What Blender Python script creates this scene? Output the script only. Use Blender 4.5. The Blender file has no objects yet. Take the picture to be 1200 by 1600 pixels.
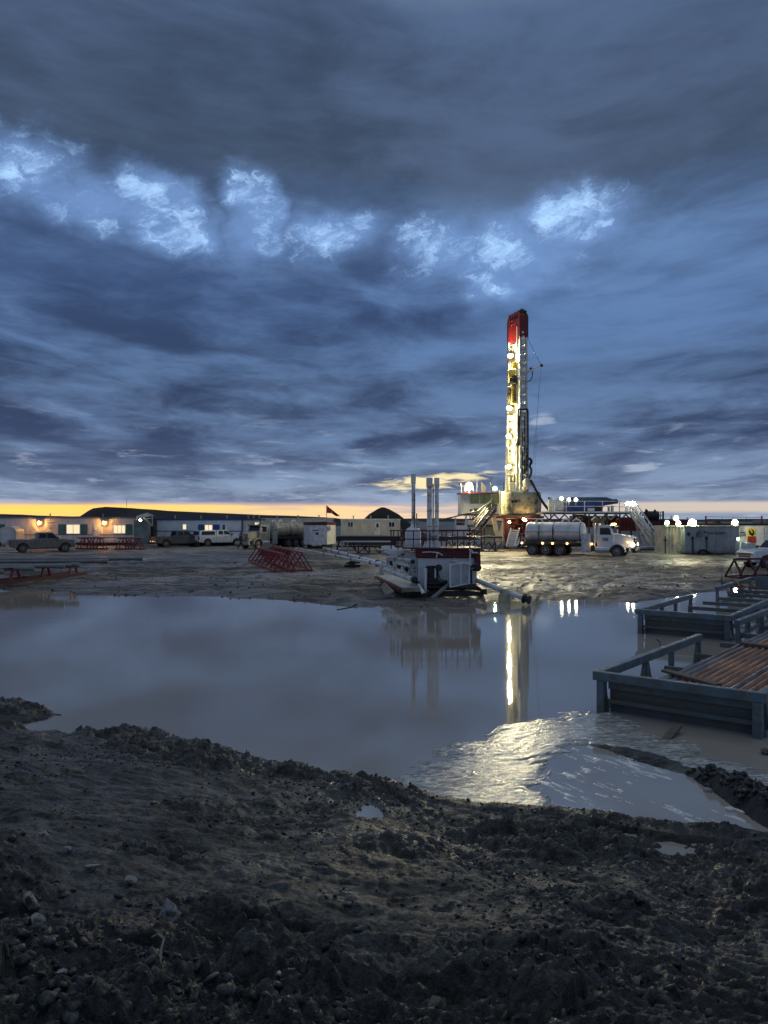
import bpy, math, random
import numpy as np
from mathutils import Vector, Matrix

# ------------------------------------------------------------------ camera
scene = bpy.context.scene
COL = scene.collection
EYE = 3.1                       # eye height above the yard
WATER = -0.15
cam = bpy.data.cameras.new("camera")
cam.sensor_fit = 'VERTICAL'; cam.sensor_height = 36.0; cam.lens = 27.0
cam.shift_y = 12 / 1600
cam.clip_start = 0.1; cam.clip_end = 12000
cam_ob = bpy.data.objects.new("camera", cam); COL.objects.link(cam_ob)
cam_ob.location = (0, 0, EYE); cam_ob.rotation_euler = (math.radians(90), 0, 0)
scene.camera = cam_ob
scene.view_settings.view_transform = 'Standard'
scene.view_settings.look = 'None'
scene.view_settings.exposure = 0.34
scene.view_settings.gamma = 1.0
scene.view_settings.use_curve_mapping = False
scene.cycles.use_denoising = True
scene.cycles.max_bounces = 6
scene.cycles.sample_clamp_indirect = 4.0

# ------------------------------------------------------------------ node expressions
class E:
    """a socket (or number) with arithmetic that builds Math nodes"""
    nt = None
    def __init__(self, s): self.s = s
    @staticmethod
    def m(op, *a, clamp=False):
        n = E.nt.nodes.new('ShaderNodeMath'); n.operation = op; n.use_clamp = clamp
        for i, x in enumerate(a):
            if isinstance(x, E): E.nt.links.new(x.s, n.inputs[i])
            else: n.inputs[i].default_value = float(x)
        return E(n.outputs[0])
    def __add__(s, o): return E.m('ADD', s, o)
    __radd__ = __add__
    def __mul__(s, o): return E.m('MULTIPLY', s, o)
    __rmul__ = __mul__
    def __sub__(s, o): return E.m('SUBTRACT', s, o)
    def __rsub__(s, o): return E.m('SUBTRACT', o, s)
    def __truediv__(s, o): return E.m('DIVIDE', s, o)
    def __rtruediv__(s, o): return E.m('DIVIDE', o, s)

def smooth(x, a, b):
    n = E.nt.nodes.new('ShaderNodeMapRange'); n.interpolation_type = 'SMOOTHSTEP'
    E.nt.links.new(x.s, n.inputs[0]); n.inputs[1].default_value = a; n.inputs[2].default_value = b
    return E(n.outputs[0])
def vec(x, y, z):
    n = E.nt.nodes.new('ShaderNodeCombineXYZ')
    for i, a in enumerate((x, y, z)):
        if isinstance(a, E): E.nt.links.new(a.s, n.inputs[i])
        else: n.inputs[i].default_value = a
    return E(n.outputs[0])
def noise(v, scale, detail=5, rough=0.5, dist=0.0, lac=2.0):
    n = E.nt.nodes.new('ShaderNodeTexNoise')
    if v is not None: E.nt.links.new(v.s, n.inputs['Vector'])
    n.inputs['Scale'].default_value = scale; n.inputs['Detail'].default_value = detail
    n.inputs['Roughness'].default_value = rough; n.inputs['Distortion'].default_value = dist
    n.inputs['Lacunarity'].default_value = lac
    return E(n.outputs[0])
def rgb(c):
    n = E.nt.nodes.new('ShaderNodeRGB'); n.outputs[0].default_value = (*c, 1); return E(n.outputs[0])
def mix(f, a, b, mode='MIX'):
    n = E.nt.nodes.new('ShaderNodeMix'); n.data_type = 'RGBA'; n.blend_type = mode
    n.clamp_factor = True
    for i, x in ((0, f), (6, a), (7, b)):
        if isinstance(x, E): E.nt.links.new(x.s, n.inputs[i])
        elif i == 0: n.inputs[0].default_value = x
        else: n.inputs[i].default_value = (*x, 1)
    return E(n.outputs[2])
def ramp(x, stops):
    n = E.nt.nodes.new('ShaderNodeValToRGB'); E.nt.links.new(x.s, n.inputs[0])
    el = n.color_ramp.elements
    while len(el) < len(stops): el.new(0.5)
    for e, (p, c) in zip(el, stops):
        e.position = p; e.color = (*c, 1) if len(c) == 3 else c
    return E(n.outputs[0])
def S(r, g, b):
    f = lambda c: (c/255/12.92) if c <= 10 else ((c/255+0.055)/1.055)**2.4
    return (f(r), f(g), f(b))

# ------------------------------------------------------------------ sky
world = bpy.data.worlds.new("World"); scene.world = world
world.use_nodes = True
nt = world.node_tree; nt.nodes.clear(); E.nt = nt
SUN_EL, SUN_AZ = math.radians(0.8), math.radians(-26)     # low behind the left trailers
tc = nt.nodes.new('ShaderNodeTexCoord')
sep = nt.nodes.new('ShaderNodeSeparateXYZ'); nt.links.new(tc.outputs['Generated'], sep.inputs[0])
dx, dy, dz = (E(sep.outputs[i]) for i in range(3))
hz = E.m('SQRT', dx*dx + dy*dy)
v = E.m('MAXIMUM', dz, 0.0) / E.m('MAXIMUM', hz, 0.02)     # tangent of elevation
az = E.m('ARCTAN2', dx, dy)
vc = E.m('MINIMUM', v * E.m('COSINE', E.m('MULTIPLY', az, 0.5)), 6.0)
t = 1.0 / (E.m('MAXIMUM', dz, 0.0) + 0.085)
sa_, ca_ = E.m('SINE', az), E.m('COSINE', az)
kx = 1.0/(v + 0.15)
ly = E.m('LOGARITHM', v + 0.045, 2.718282)*2.1
P = vec(sa_*kx, ly, ca_*kx*0.35)
warp = noise(P, 1.1, 3, 0.5)
P2 = vec(sa_*kx + (warp - 0.5)*0.7, ly + (warp - 0.5)*0.5, ca_*kx*0.35)
big = noise(P2, 0.85, 2, 0.5)
mid = noise(P2, 2.1, 9, 0.61, 0.2)
fine = noise(vec(sa_*kx*0.8, ly, ca_*kx*0.35 + 3.0), 5.0, 9, 0.62, 0.4)
# clear twilight behind the cloud deck
nish = nt.nodes.new('ShaderNodeTexSky'); nish.sky_type = 'NISHITA'; nish.sun_disc = False
nish.sun_elevation = SUN_EL; nish.sun_rotation = SUN_AZ
nish.air_density = 1.2; nish.dust_density = 0.6; nish.ozone_density = 3.0
clear = mix(0.30, S(162, 200, 240), mix(1.0, E(nish.outputs[0]), (0.1, 0.1, 0.1), 'MULTIPLY'), 'ADD')
# cloud deck tone by elevation
vr = E.m('MINIMUM', E.m('MAXIMUM', vc + (big - 0.5)*0.16*smooth(vc, 0.05, 0.3) + (mid - 0.5)*0.05*smooth(vc, 0.1, 0.4), 0.0), 1.0)
lit = ramp(vr, [(0.0, S(160, 172, 190)), (0.045, S(124, 143, 170)), (0.10, S(98, 121, 156)), (0.18, S(88, 114, 152)),
                (0.27, S(86, 115, 159)), (0.36, S(94, 124, 167)), (0.45, S(74, 91, 118)), (0.68, S(76, 95, 126)), (1.0, S(158, 166, 176))])
dark = ramp(vr, [(0.0, S(112, 124, 150)), (0.045, S(76, 89, 118)), (0.10, S(52, 65, 94)), (0.18, S(46, 60, 88)),
                 (0.27, S(52, 71, 106)), (0.36, S(60, 79, 112)), (0.45, S(53, 67, 88)), (0.68, S(51, 65, 88)), (1.0, S(124, 132, 143))])
dens = big*0.38 + mid*0.50 + fine*0.12
cloud = mix(smooth(dens, 0.385, 0.625), dark, lit)
# brighter thin edges with sunset light on the underside, near the horizon
edge = smooth(fine, 0.55, 0.72) * smooth(vc, 0.17, 0.05) * smooth(vc, 0.015, 0.03)
cloud = mix(edge*0.4, cloud, S(178, 186, 205))
wa0 = noise(vec(az, v*1.4, 41.0), 22.0, 4, 0.6)
wa_ = noise(vec(az, v*1.3, 11.0), 9.0, 3, 0.55); wb_ = noise(vec(az, v*1.3, 23.0), 8.0, 3, 0.55)
def blob(px, py, wx, wy, wr=1.0):
    a0 = math.atan((px-600)/1200); v0 = (812-py)/1200
    ex = (az + (wa_ - 0.5)*0.13*wr - a0) * (1200/wx); ey = (v + (wb_ - 0.5)*0.09*wr - v0) * (1200/wy)
    return E.m('EXPONENT', (ex*ex + ey*ey) * -1.0)
gaps = None
for b in ((40, 322, 95, 58), (140, 352, 100, 50), (235, 335, 80, 55), (290, 378, 80, 40), (390, 340, 48, 80), (505, 352, 90, 42),
          (790, 398, 105, 70), (690, 385, 80, 45), (885, 350, 90, 45), (765, 445, 60, 40)):
    g = blob(*b); gaps = g if gaps is None else E.m('MAXIMUM', gaps, g)
wisp = noise(vec(az + (wa0 - 0.5)*0.10, v*1.25 + (wa0 - 0.5)*0.07, 7.0), 13.0, 13, 0.70, 0.1)
gm = smooth(gaps*0.80 + (wisp - 0.5)*3.6, 0.50, 1.30)*smooth(gaps, 0.06, 0.45)
gsoft = smooth(gaps*0.9 + (wisp - 0.5)*0.9, 0.10, 0.85)
cloud = mix(gsoft*0.7, cloud, S(112, 146, 198))
# openings elsewhere round the sky, as in the view
behind = smooth(E.m('ABSOLUTE', az), 0.7, 1.2)
gm2 = smooth(wisp*0.5 + mid*0.5, 0.60, 0.68) * behind * smooth(vc, 0.25, 0.35) * smooth(vc, 0.9, 0.5)
sky = mix(E.m('MAXIMUM', gm*0.95, gm2*0.6), cloud, clear)
# small sunlit openings low in the deck
yb = E.m('MAXIMUM', blob(655, 757, 75, 13, 0.12), blob(720, 746, 55, 8, 0.12))
ym = smooth(yb*0.75 + (fine-0.5)*2.2, 0.28, 0.72)
sky = mix(ym*0.85*smooth(yb, 0.04, 0.22), sky, S(244, 226, 174))
sb = E.m('MAXIMUM', blob(1005, 731, 40, 9, 0.15), blob(850, 664, 34, 14, 0.5))
sky = mix(smooth(sb*0.7 + (fine-0.5)*1.4, 0.35, 0.65)*smooth(sb, 0.05, 0.5)*0.38, sky, S(190, 200, 215))
# band of afterglow on the horizon, strongest round the sun's bearing
bn = noise(vec(az*3.0, v*60.0, 0.0), 1.3, 4, 0.5)
bn2 = noise(vec(az*7.0, v*90.0, 5.0), 1.6, 5, 0.6)
low = smooth(v + (bn-0.5)*0.007 + (bn2-0.5)*0.004, 0.0215, 0.0160)
wglow = smooth(E.m('ABSOLUTE', az - SUN_AZ), 0.66, 0.02)
far_ = smooth(E.m('ABSOLUTE', az - SUN_AZ), 2.4, 0.9)
band = mix(wglow, S(226, 196, 168), S(255, 206, 96))
band = mix(smooth(bn*0.6+bn2*0.4, 0.44, 0.58)*0.8*(1.0-wglow*0.85), band, S(158, 156, 172))
low2 = low * smooth(az, 0.34, 0.02)
sky = mix(low2*(0.12+0.88*far_), sky, band)
pale = smooth(v + (bn-0.5)*0.003, 0.024, 0.019) * smooth(v, 0.006, 0.012) * smooth(az, 0.02, 0.22) * far_
sky = mix(pale*0.9, sky, S(198, 182, 168))
rim = smooth(v, 0.0245, 0.0205)*smooth(v, 0.0165, 0.0205)*far_*smooth(az, 0.3, -0.1)
sky = mix(rim*0.5, sky, S(190, 165, 170))
bg = nt.nodes.new('ShaderNodeBackground'); nt.links.new(sky.s, bg.inputs[0]); bg.inputs[1].default_value = SKY_STRENGTH = 1.0
wo = nt.nodes.new('ShaderNodeOutputWorld'); nt.links.new(bg.outputs[0], wo.inputs[0])

sun = bpy.data.lights.new("sun", 'SUN'); sun.energy = 0.06; sun.angle = math.radians(0.5); sun.color = (1, 0.72, 0.42)
sun_ob = bpy.data.objects.new("sun", sun); COL.objects.link(sun_ob); sun_ob.location = (-30, 60, 40)
sdir = Vector((math.sin(SUN_AZ)*math.cos(SUN_EL), math.cos(SUN_AZ)*math.cos(SUN_EL), math.sin(SUN_EL)))
sun_ob.rotation_euler = sdir.to_track_quat('Z', 'Y').to_euler()

# ------------------------------------------------------------------ materials
def material(name, color, rough=0.6, metal=0.0, dirt=None, dirt_amt=0.0, dirt_top=0.0, nscale=3.0, var=0.25, bump=0.15, bscale=20.0,
             emit=None, estr=0.0, spec=0.5, stretch=(1, 1, 1), coat=0.0):
    """painted / muddy surface; dirt: mud colour in blotches and, up to dirt_top metres above the ground, as splash"""
    m = bpy.data.materials.new(name); m.use_nodes = True; n = m.node_tree; E.nt = n
    b = n.nodes['Principled BSDF']
    tc = n.nodes.new('ShaderNodeTexCoord'); mp = n.nodes.new('ShaderNodeMapping'); mp.inputs['Scale'].default_value = stretch
    n.links.new(tc.outputs['Object'], mp.inputs[0]); o = E(mp.outputs[0])
    n1 = noise(o, nscale, 6, 0.6)
    c2 = tuple(x*(1-var) for x in color); c1 = tuple(min(1, x*(1+var*0.6)) for x in color)
    col = mix(smooth(n1, 0.3, 0.7), c1, c2)
    if dirt:
        n2 = noise(o, nscale*1.9, 8, 0.7)
        f = smooth(n2, 0.72-dirt_amt*0.5, 0.86-dirt_amt*0.4)
        if dirt_top > 0:
            g = n.nodes.new('ShaderNodeNewGeometry'); s_ = n.nodes.new('ShaderNodeSeparateXYZ'); n.links.new(g.outputs['Position'], s_.inputs[0])
            f = E.m('MAXIMUM', f, smooth(E(s_.outputs[2]) + (n2-0.5)*dirt_top*1.6, dirt_top*1.1, dirt_top*0.3)*0.85)
        col = mix(f, col, dirt)
        r = E.m('ADD', rough*1.0, f*(0.8-rough)*0.6, clamp=True); n.links.new(r.s, b.inputs['Roughness'])
    else:
        r = E.m('ADD', rough*0.85, n1*rough*0.3, clamp=True); n.links.new(r.s, b.inputs['Roughness'])
    n.links.new(col.s, b.inputs['Base Color'])
    b.inputs['Metallic'].default_value = metal; b.inputs['Specular IOR Level'].default_value = spec
    if coat: b.inputs['Coat Weight'].default_value = coat; b.inputs['Coat Roughness'].default_value = 0.08
    if bump:
        n3 = noise(o, bscale, 4, 0.6); bp = n.nodes.new('ShaderNodeBump'); bp.inputs['Strength'].default_value = bump; bp.inputs['Distance'].default_value = 0.01
        n.links.new(n3.s, bp.inputs['Height']); n.links.new(bp.outputs[0], b.inputs['Normal'])
    if emit:
        b.inputs['Emission Color'].default_value = (*emit, 1); b.inputs['Emission Strength'].default_value = estr
    return m

MUD = (0.11, 0.095, 0.075)
M = {}
M['white'] = material('white_paint', (0.72, 0.73, 0.72), 0.45, dirt=(0.3, 0.26, 0.2), dirt_amt=0.22, dirt_top=0.5)
M['white_clean'] = material('white_enamel', (0.76, 0.77, 0.77), 0.3, var=0.08, dirt=(0.3, 0.26, 0.2), dirt_amt=0.1, dirt_top=0.45)
M['grey_white'] = material('weathered_white', (0.66, 0.68, 0.66), 0.55, dirt=(0.25, 0.23, 0.2), dirt_amt=0.3, dirt_top=0.5)
M['cream'] = material('cream_paint', (0.66, 0.62, 0.48), 0.5, dirt=(0.22, 0.18, 0.12), dirt_amt=0.35, nscale=1.4)
M['trailer'] = material('trailer_siding', (0.66, 0.66, 0.65), 0.5, dirt=(0.28, 0.25, 0.22), dirt_amt=0.2, dirt_top=0.7, nscale=0.7)
M['trailer_blue'] = material('pale_blue_siding', (0.58, 0.65, 0.70), 0.5, dirt=(0.28, 0.25, 0.22), dirt_amt=0.15, dirt_top=0.7, nscale=0.7)
M['trailer_beige'] = material('beige_siding', (0.56, 0.54, 0.47), 0.55, dirt=(0.25, 0.22, 0.18), dirt_amt=0.25, dirt_top=0.7, nscale=0.7)
M['teal'] = material('teal_paint', (0.05, 0.17, 0.16), 0.5, nscale=1.5)
M['teal_grey'] = material('teal_grey_paint', (0.16, 0.21, 0.21), 0.55, nscale=1.5, dirt=MUD, dirt_amt=0.2, dirt_top=0.6)
M['blue'] = material('dark_blue_paint', (0.02, 0.06, 0.24), 0.4, nscale=1.5)
M['navy'] = material('navy_roof', (0.05, 0.09, 0.16), 0.5)
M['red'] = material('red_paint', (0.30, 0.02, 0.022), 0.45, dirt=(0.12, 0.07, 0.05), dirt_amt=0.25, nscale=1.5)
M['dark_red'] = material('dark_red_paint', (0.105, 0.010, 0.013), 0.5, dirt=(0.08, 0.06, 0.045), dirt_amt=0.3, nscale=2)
M['black'] = material('black_steel', (0.015, 0.015, 0.017), 0.5, dirt=MUD, dirt_amt=0.2)
M['dark_steel'] = material('dark_steel', (0.05, 0.048, 0.046), 0.5, dirt=MUD, dirt_amt=0.35, nscale=1.2)
M['mid_steel'] = material('galvanised_steel', (0.36, 0.36, 0.34), 0.45, metal=0.3, dirt=MUD, dirt_amt=0.25)
M['rack'] = material('slate_blue_paint', (0.13, 0.18, 0.205), 0.42, dirt=(0.15, 0.12, 0.085), dirt_amt=0.48, nscale=2.2, bump=0.3, bscale=30)
M['rack_mud'] = material('muddy_steel_beam', (0.115, 0.14, 0.15), 0.5, dirt=(0.15, 0.13, 0.10), dirt_amt=0.6, nscale=1.6, bump=0.4, bscale=18)
M['rust'] = material('rusty_pipe', (0.42, 0.19, 0.085), 0.55, dirt=(0.18, 0.11, 0.07), dirt_amt=0.5, nscale=1.6, var=0.5, stretch=(0.5, 3, 3), bump=0.35, bscale=30)
M['pipe_grey'] = material('grey_drill_pipe', (0.19, 0.175, 0.16), 0.42, metal=0.3, dirt=(0.14, 0.07, 0.04), dirt_amt=0.5, nscale=1.4, var=0.4, stretch=(0.5, 3, 3), bump=0.3, bscale=30)
M['pipe_dark'] = material('dark_pipe', (0.2, 0.2, 0.2), 0.35, metal=0.3, dirt=MUD, dirt_amt=0.3, nscale=1.5)
M['pipe_white'] = material('white_pipe', (0.78, 0.79, 0.78), 0.4, dirt=(0.2, 0.17, 0.13), dirt_amt=0.4, nscale=2.0)
M['tank'] = material('polished_tank', (0.80, 0.80, 0.77), 0.35, metal=0.15, dirt=(0.26, 0.23, 0.19), dirt_amt=0.25, nscale=1.2)
M['tank_dull'] = material('dusty_tank', (0.40, 0.39, 0.33), 0.55, metal=0.2, dirt=MUD, dirt_amt=0.4, nscale=1.2)
M['chrome'] = material('bright_steel', (0.7, 0.7, 0.7), 0.2, metal=0.9, var=0.1)
M['tyre'] = material('muddy_rubber', (0.035, 0.033, 0.03), 0.8, dirt=(0.12, 0.1, 0.08), dirt_amt=0.45)
M['rim'] = material('dull_rim', (0.28, 0.28, 0.27), 0.4, metal=0.6, dirt=MUD, dirt_amt=0.4)
M['glass'] = material('dark_glass', (0.02, 0.025, 0.03), 0.08, var=0.1, bump=0)
M['grey_paint'] = material('grey_truck_paint', (0.17, 0.17, 0.155), 0.35, dirt=(0.16, 0.14, 0.11), dirt_amt=0.3, dirt_top=1.0)
M['green_grey_paint'] = material('dark_truck_paint', (0.075, 0.082, 0.08), 0.35, dirt=(0.13, 0.11, 0.09), dirt_amt=0.3, dirt_top=0.9)
M['white_truck'] = material('white_truck_paint', (0.74, 0.76, 0.78), 0.22, var=0.05, dirt=(0.24, 0.21, 0.17), dirt_amt=0.08, dirt_top=0.6, bump=0, coat=0.5)
M['tarp'] = material('stained_canvas', (0.60, 0.57, 0.36), 0.8, dirt=(0.13, 0.11, 0.07), dirt_amt=0.5, nscale=0.9, bump=0.6, bscale=5)
M['yellow'] = material('yellow_paint', (0.62, 0.45, 0.05), 0.5, dirt=(0.1, 0.07, 0.03), dirt_amt=0.35, nscale=2.5)
M['wood'] = material('weathered_plank', (0.16, 0.125, 0.09), 0.8, dirt=(0.08, 0.065, 0.05), dirt_amt=0.4, nscale=3, stretch=(1, 6, 6), bump=0.6)
M['wood_pale'] = material('pale_timber', (0.3, 0.27, 0.2), 0.8, dirt=(0.15, 0.13, 0.1), dirt_amt=0.3, nscale=3, bump=0.5)
M['cloth'] = material('dark_coverall', (0.02, 0.022, 0.028), 0.9, nscale=6)
M['cloth2'] = material('grey_jacket', (0.04, 0.042, 0.05), 0.9, nscale=6)
M['skin'] = material('skin', (0.35, 0.2, 0.14), 0.6)
M['flag'] = material('red_cloth', (0.42, 0.03, 0.04), 0.8, nscale=3)
M['flag_white'] = material('white_cloth', (0.6, 0.6, 0.6), 0.8, nscale=3)
M['hillmat'] = material('dark_hillside', (0.03, 0.026, 0.02), 0.95, var=0.5, nscale=0.05, bump=0)
M['lettering'] = material('dark_lettering', (0.03, 0.04, 0.06), 0.5, bump=0)
M['poster'] = material('poster_yellow', (0.75, 0.68, 0.12), 0.4, nscale=2, var=0.3, bump=0)
M['poster_red'] = material('poster_red', (0.45, 0.05, 0.02), 0.4, nscale=3, var=0.5, bump=0)
M['window_lit'] = material('lit_window', (0.5, 0.45, 0.35), 0.3, emit=(1.0, 0.82, 0.5), estr=0.75, bump=0)
M['window_dim'] = material('dim_lit_window', (0.4, 0.38, 0.3), 0.3, emit=(1.0, 0.8, 0.5), estr=0.3, bump=0)
M['glass_green'] = material('doghouse_glass', (0.04, 0.06, 0.03), 0.1, emit=(0.5, 0.55, 0.22), estr=0.06, bump=0)
M['halo_lens_warm'] = material('warm_halo_lens', (0.8, 0.75, 0.5), 0.4, emit=(1.0, 0.80, 0.34), estr=1.5, bump=0, var=0)  # lenses glow on their own: a coloured halo painted round each bulb
M['halo_lens_soft'] = material('cream_halo_lens', (0.8, 0.78, 0.6), 0.4, emit=(1.0, 0.92, 0.62), estr=1.3, bump=0, var=0)
M['halo_lens_green'] = material('green_halo_lens', (0.6, 0.8, 0.6), 0.4, emit=(0.35, 0.95, 0.5), estr=1.2, bump=0, var=0)
M['halo_lens_sodium'] = material('orange_halo_lens', (0.8, 0.5, 0.2), 0.4, emit=(1.0, 0.42, 0.08), estr=1.3, bump=0, var=0)
def lampmat(name, col, s): return material(name, (0.8, 0.8, 0.8), 0.4, emit=col, estr=s, bump=0, var=0)
M['lamp_warm'] = lampmat('warm_flood', (1.0, 0.85, 0.44), 1500)
M['lamp_yard'] = lampmat('warm_yard_flood', (1.0, 0.88, 0.5), 330)
M['lamp_soft'] = lampmat('cream_flood', (1.0, 0.93, 0.62), 60)
M['lamp_green'] = lampmat('greenish_flood', (0.6, 1.0, 0.68), 160)
M['lamp_sodium'] = lampmat('sodium_lamp', (1.0, 0.42, 0.07), 220)
M['lamp_white'] = lampmat('white_flood', (1.0, 0.98, 0.84), 80)
M['lamp_work'] = lampmat('orange_work_lamp', (1.0, 0.6, 0.2), 90)
M['lamp_amber'] = lampmat('amber_marker', (1.0, 0.55, 0.12), 14)
M['lamp_head'] = lampmat('headlight_glow', (1.0, 0.85, 0.65), 22)

# ------------------------------------------------------------------ mesh builder
ORG = {}
class MB:
    def __init__(s): s.v = []; s.f = []
    def add(s, vs, fs):
        k = len(s.v); s.v += [tuple(p) for p in vs]; s.f += [tuple(k+i for i in f) for f in fs]; return s
    def box(s, a, b):
        (x0, x1), (y0, y1), (z0, z1) = (sorted((a[i], b[i])) for i in range(3))
        return s.add([(x0,y0,z0),(x1,y0,z0),(x1,y1,z0),(x0,y1,z0),(x0,y0,z1),(x1,y0,z1),(x1,y1,z1),(x0,y1,z1)],
                     [(0,3,2,1),(4,5,6,7),(0,1,5,4),(1,2,6,5),(2,3,7,6),(3,0,4,7)])
    def bar(s, p, q, w, h=None, up=(0, 0, 1)):
        p, q = Vector(p), Vector(q); h = h or w; d = (q-p).normalized()
        u = d.cross(Vector(up))
        if u.length < 1e-3: u = d.cross(Vector((0, 1, 0)))
        u.normalize(); n = u.cross(d)
        vs = [c + u*(a*w/2) + n*(b*h/2) for c in (p, q) for a, b in ((-1,-1),(1,-1),(1,1),(-1,1))]
        return s.add(vs, [(0,1,2,3),(7,6,5,4),(0,4,5,1),(1,5,6,2),(2,6,7,3),(3,7,4,0)])
    def tube(s, p, q, r, n=10, r2=None):
        p, q = Vector(p), Vector(q); r2 = r if r2 is None else r2; d = (q-p).normalized()
        u = d.orthogonal().normalized(); w = d.cross(u)
        vs = []
        for c, rr in ((p, r), (q, r2)):
            for i in range(n):
                a = 2*math.pi*i/n; vs.append(c + (u*math.cos(a) + w*math.sin(a))*rr)
        fs = [(i, (i+1)%n, n+(i+1)%n, n+i) for i in range(n)] + [tuple(range(n-1, -1, -1)), tuple(range(n, 2*n))]
        return s.add(vs, fs)
    def path(s, pts, r, n=6):
        pts = [Vector(p) for p in pts]
        rings = []
        for i, p in enumerate(pts):
            d = (pts[min(i+1, len(pts)-1)] - pts[max(i-1, 0)]).normalized()
            u = d.cross(Vector((0.13, 0.21, 1))).normalized(); w = d.cross(u)
            rings.append([p + (u*math.cos(2*math.pi*k/n) + w*math.sin(2*math.pi*k/n))*r for k in range(n)])
        vs = [x for rg in rings for x in rg]
        fs = [(i*n+k, i*n+(k+1)%n, (i+1)*n+(k+1)%n, (i+1)*n+k) for i in range(len(pts)-1) for k in range(n)]
        fs += [tuple(range(n-1, -1, -1)), tuple(range((len(pts)-1)*n, len(pts)*n))]
        return s.add(vs, fs)
    def lathe(s, c, prof, axis=(0, 0, 1), n=16):
        c = Vector(c); d = Vector(axis).normalized(); u = d.orthogonal().normalized(); w = d.cross(u); m = len(prof)
        vs = [c + d*h + (u*math.cos(2*math.pi*k/n) + w*math.sin(2*math.pi*k/n))*max(r, 1e-4) for r, h in prof for k in range(n)]
        fs = [(i*n+k, i*n+(k+1)%n, (i+1)*n+(k+1)%n, (i+1)*n+k) for i in range(m-1) for k in range(n)]
        fs += [tuple(range(n-1, -1, -1)), tuple(range((m-1)*n, m*n))]
        return s.add(vs, fs)
    def ball(s, c, r, n=10, sq=(1, 1, 1)):
        k = len(s.v)
        s.lathe((0, 0, 0), [(math.sin(math.pi*i/n)*r, -math.cos(math.pi*i/n)*r) for i in range(n+1)], n=n+2)
        for i in range(k, len(s.v)):
            p = s.v[i]; s.v[i] = (c[0]+p[0]*sq[0], c[1]+p[1]*sq[1], c[2]+p[2]*sq[2])
        return s
    def prism(s, poly, y0, y1, plane='xz'):
        """polygon extruded along y (xz) or z (xy)"""
        n = len(poly)
        if plane == 'xz': vs = [(a, y0, b) for a, b in poly] + [(a, y1, b) for a, b in poly]
        else: vs = [(a, b, y0) for a, b in poly] + [(a, b, y1) for a, b in poly]
        return s.add(vs, [tuple(range(n-1, -1, -1)), tuple(range(n, 2*n))] + [(i, (i+1)%n, n+(i+1)%n, n+i) for i in range(n)])
    def build(s, name, mat, parent=None, bevel=0, smoothed=False, kind=None, world=False):
        me = bpy.data.meshes.new(name)
        off = ORG.get(parent.name, (0, 0, 0)) if (parent is not None and world) else (0, 0, 0)
        me.from_pydata([(a-off[0], b-off[1], c-off[2]) for a, b, c in s.v], [], s.f); me.update()
        import bmesh
        bm = bmesh.new(); bm.from_mesh(me); bmesh.ops.recalc_face_normals(bm, faces=bm.faces); bm.to_mesh(me); bm.free()
        me.materials.append(mat if not isinstance(mat, str) else M[mat])
        if smoothed: me.shade_smooth(); me.set_sharp_from_angle(angle=math.radians(40))
        ob = bpy.data.objects.new(name, me); COL.objects.link(ob)
        if parent is not None: ob.parent = parent; ORG[ob.name] = ORG.get(parent.name, (0, 0, 0)) if world else (0, 0, 0)
        if bevel:
            b = ob.modifiers.new('bevel', 'BEVEL'); b.width = bevel; b.segments = 2; b.limit_method = 'ANGLE'
        if kind: ob['kind'] = kind
        return ob
def tag(o, label=None, cat=None, group=None, kind=None):
    if label: o['label'] = label
    if cat: o['category'] = cat
    if group: o['group'] = group
    if kind: o['kind'] = kind
    return o
def thing(name, loc, label, cat, rz=0.0, group=None):
    o = bpy.data.objects.new(name, None); COL.objects.link(o); o.location = loc; o.rotation_euler = (0, 0, rz)
    ORG[o.name] = tuple(loc); return tag(o, label, cat, group)
def dup(o, loc=None, rz=None, label=None, parent=None):
    c = o.copy(); COL.objects.link(c)
    if parent is not None: c.parent = parent
    for ch in list(o.children): dup(ch, parent=c)
    if loc is not None: c.location = loc
    if rz is not None: c.rotation_euler = (0, 0, rz)
    if label: c['label'] = label
    return c
def at(px, py, Y): return Vector(((px-600)/1200*Y, Y, EYE - (py-812)/1200*Y))
def ground(px, py, z=0.0):
    Y = (EYE-z)*1200/(py-812); return Vector(((px-600)/1200*Y, Y, z))
def R(mb, x0, y0, x1, y1, Y, t=0.1):
    """box whose front face covers that stretch of view at depth Y, t metres deep"""
    a, b = at(x0, y1, Y), at(x1, y0, Y); return mb.box((a.x, Y, a.z), (b.x, Y+t, b.z))
def lettering(text, loc, size, parent, mat='lettering', rz=0.0, name='lettering', sx=1.0):
    cu = bpy.data.curves.new(name, 'FONT'); cu.body = text; cu.size = size; cu.extrude = 0.004; cu.align_x = 'LEFT'
    tmp = bpy.data.objects.new(name, cu); COL.objects.link(tmp); bpy.context.view_layer.update()
    me = bpy.data.meshes.new_from_object(tmp.evaluated_get(bpy.context.evaluated_depsgraph_get())); bpy.data.objects.remove(tmp)
    me.materials.clear(); me.materials.append(M[mat]); o = bpy.data.objects.new(name, me); COL.objects.link(o)
    off = ORG.get(parent.name, (0, 0, 0)); o.parent = parent
    o.location = (loc[0]-off[0], loc[1]-off[1], loc[2]-off[2]); o.rotation_euler = (math.radians(90), 0, rz); o.scale = (sx, 1, 1); return o
rnd = random.Random(7)
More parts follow.
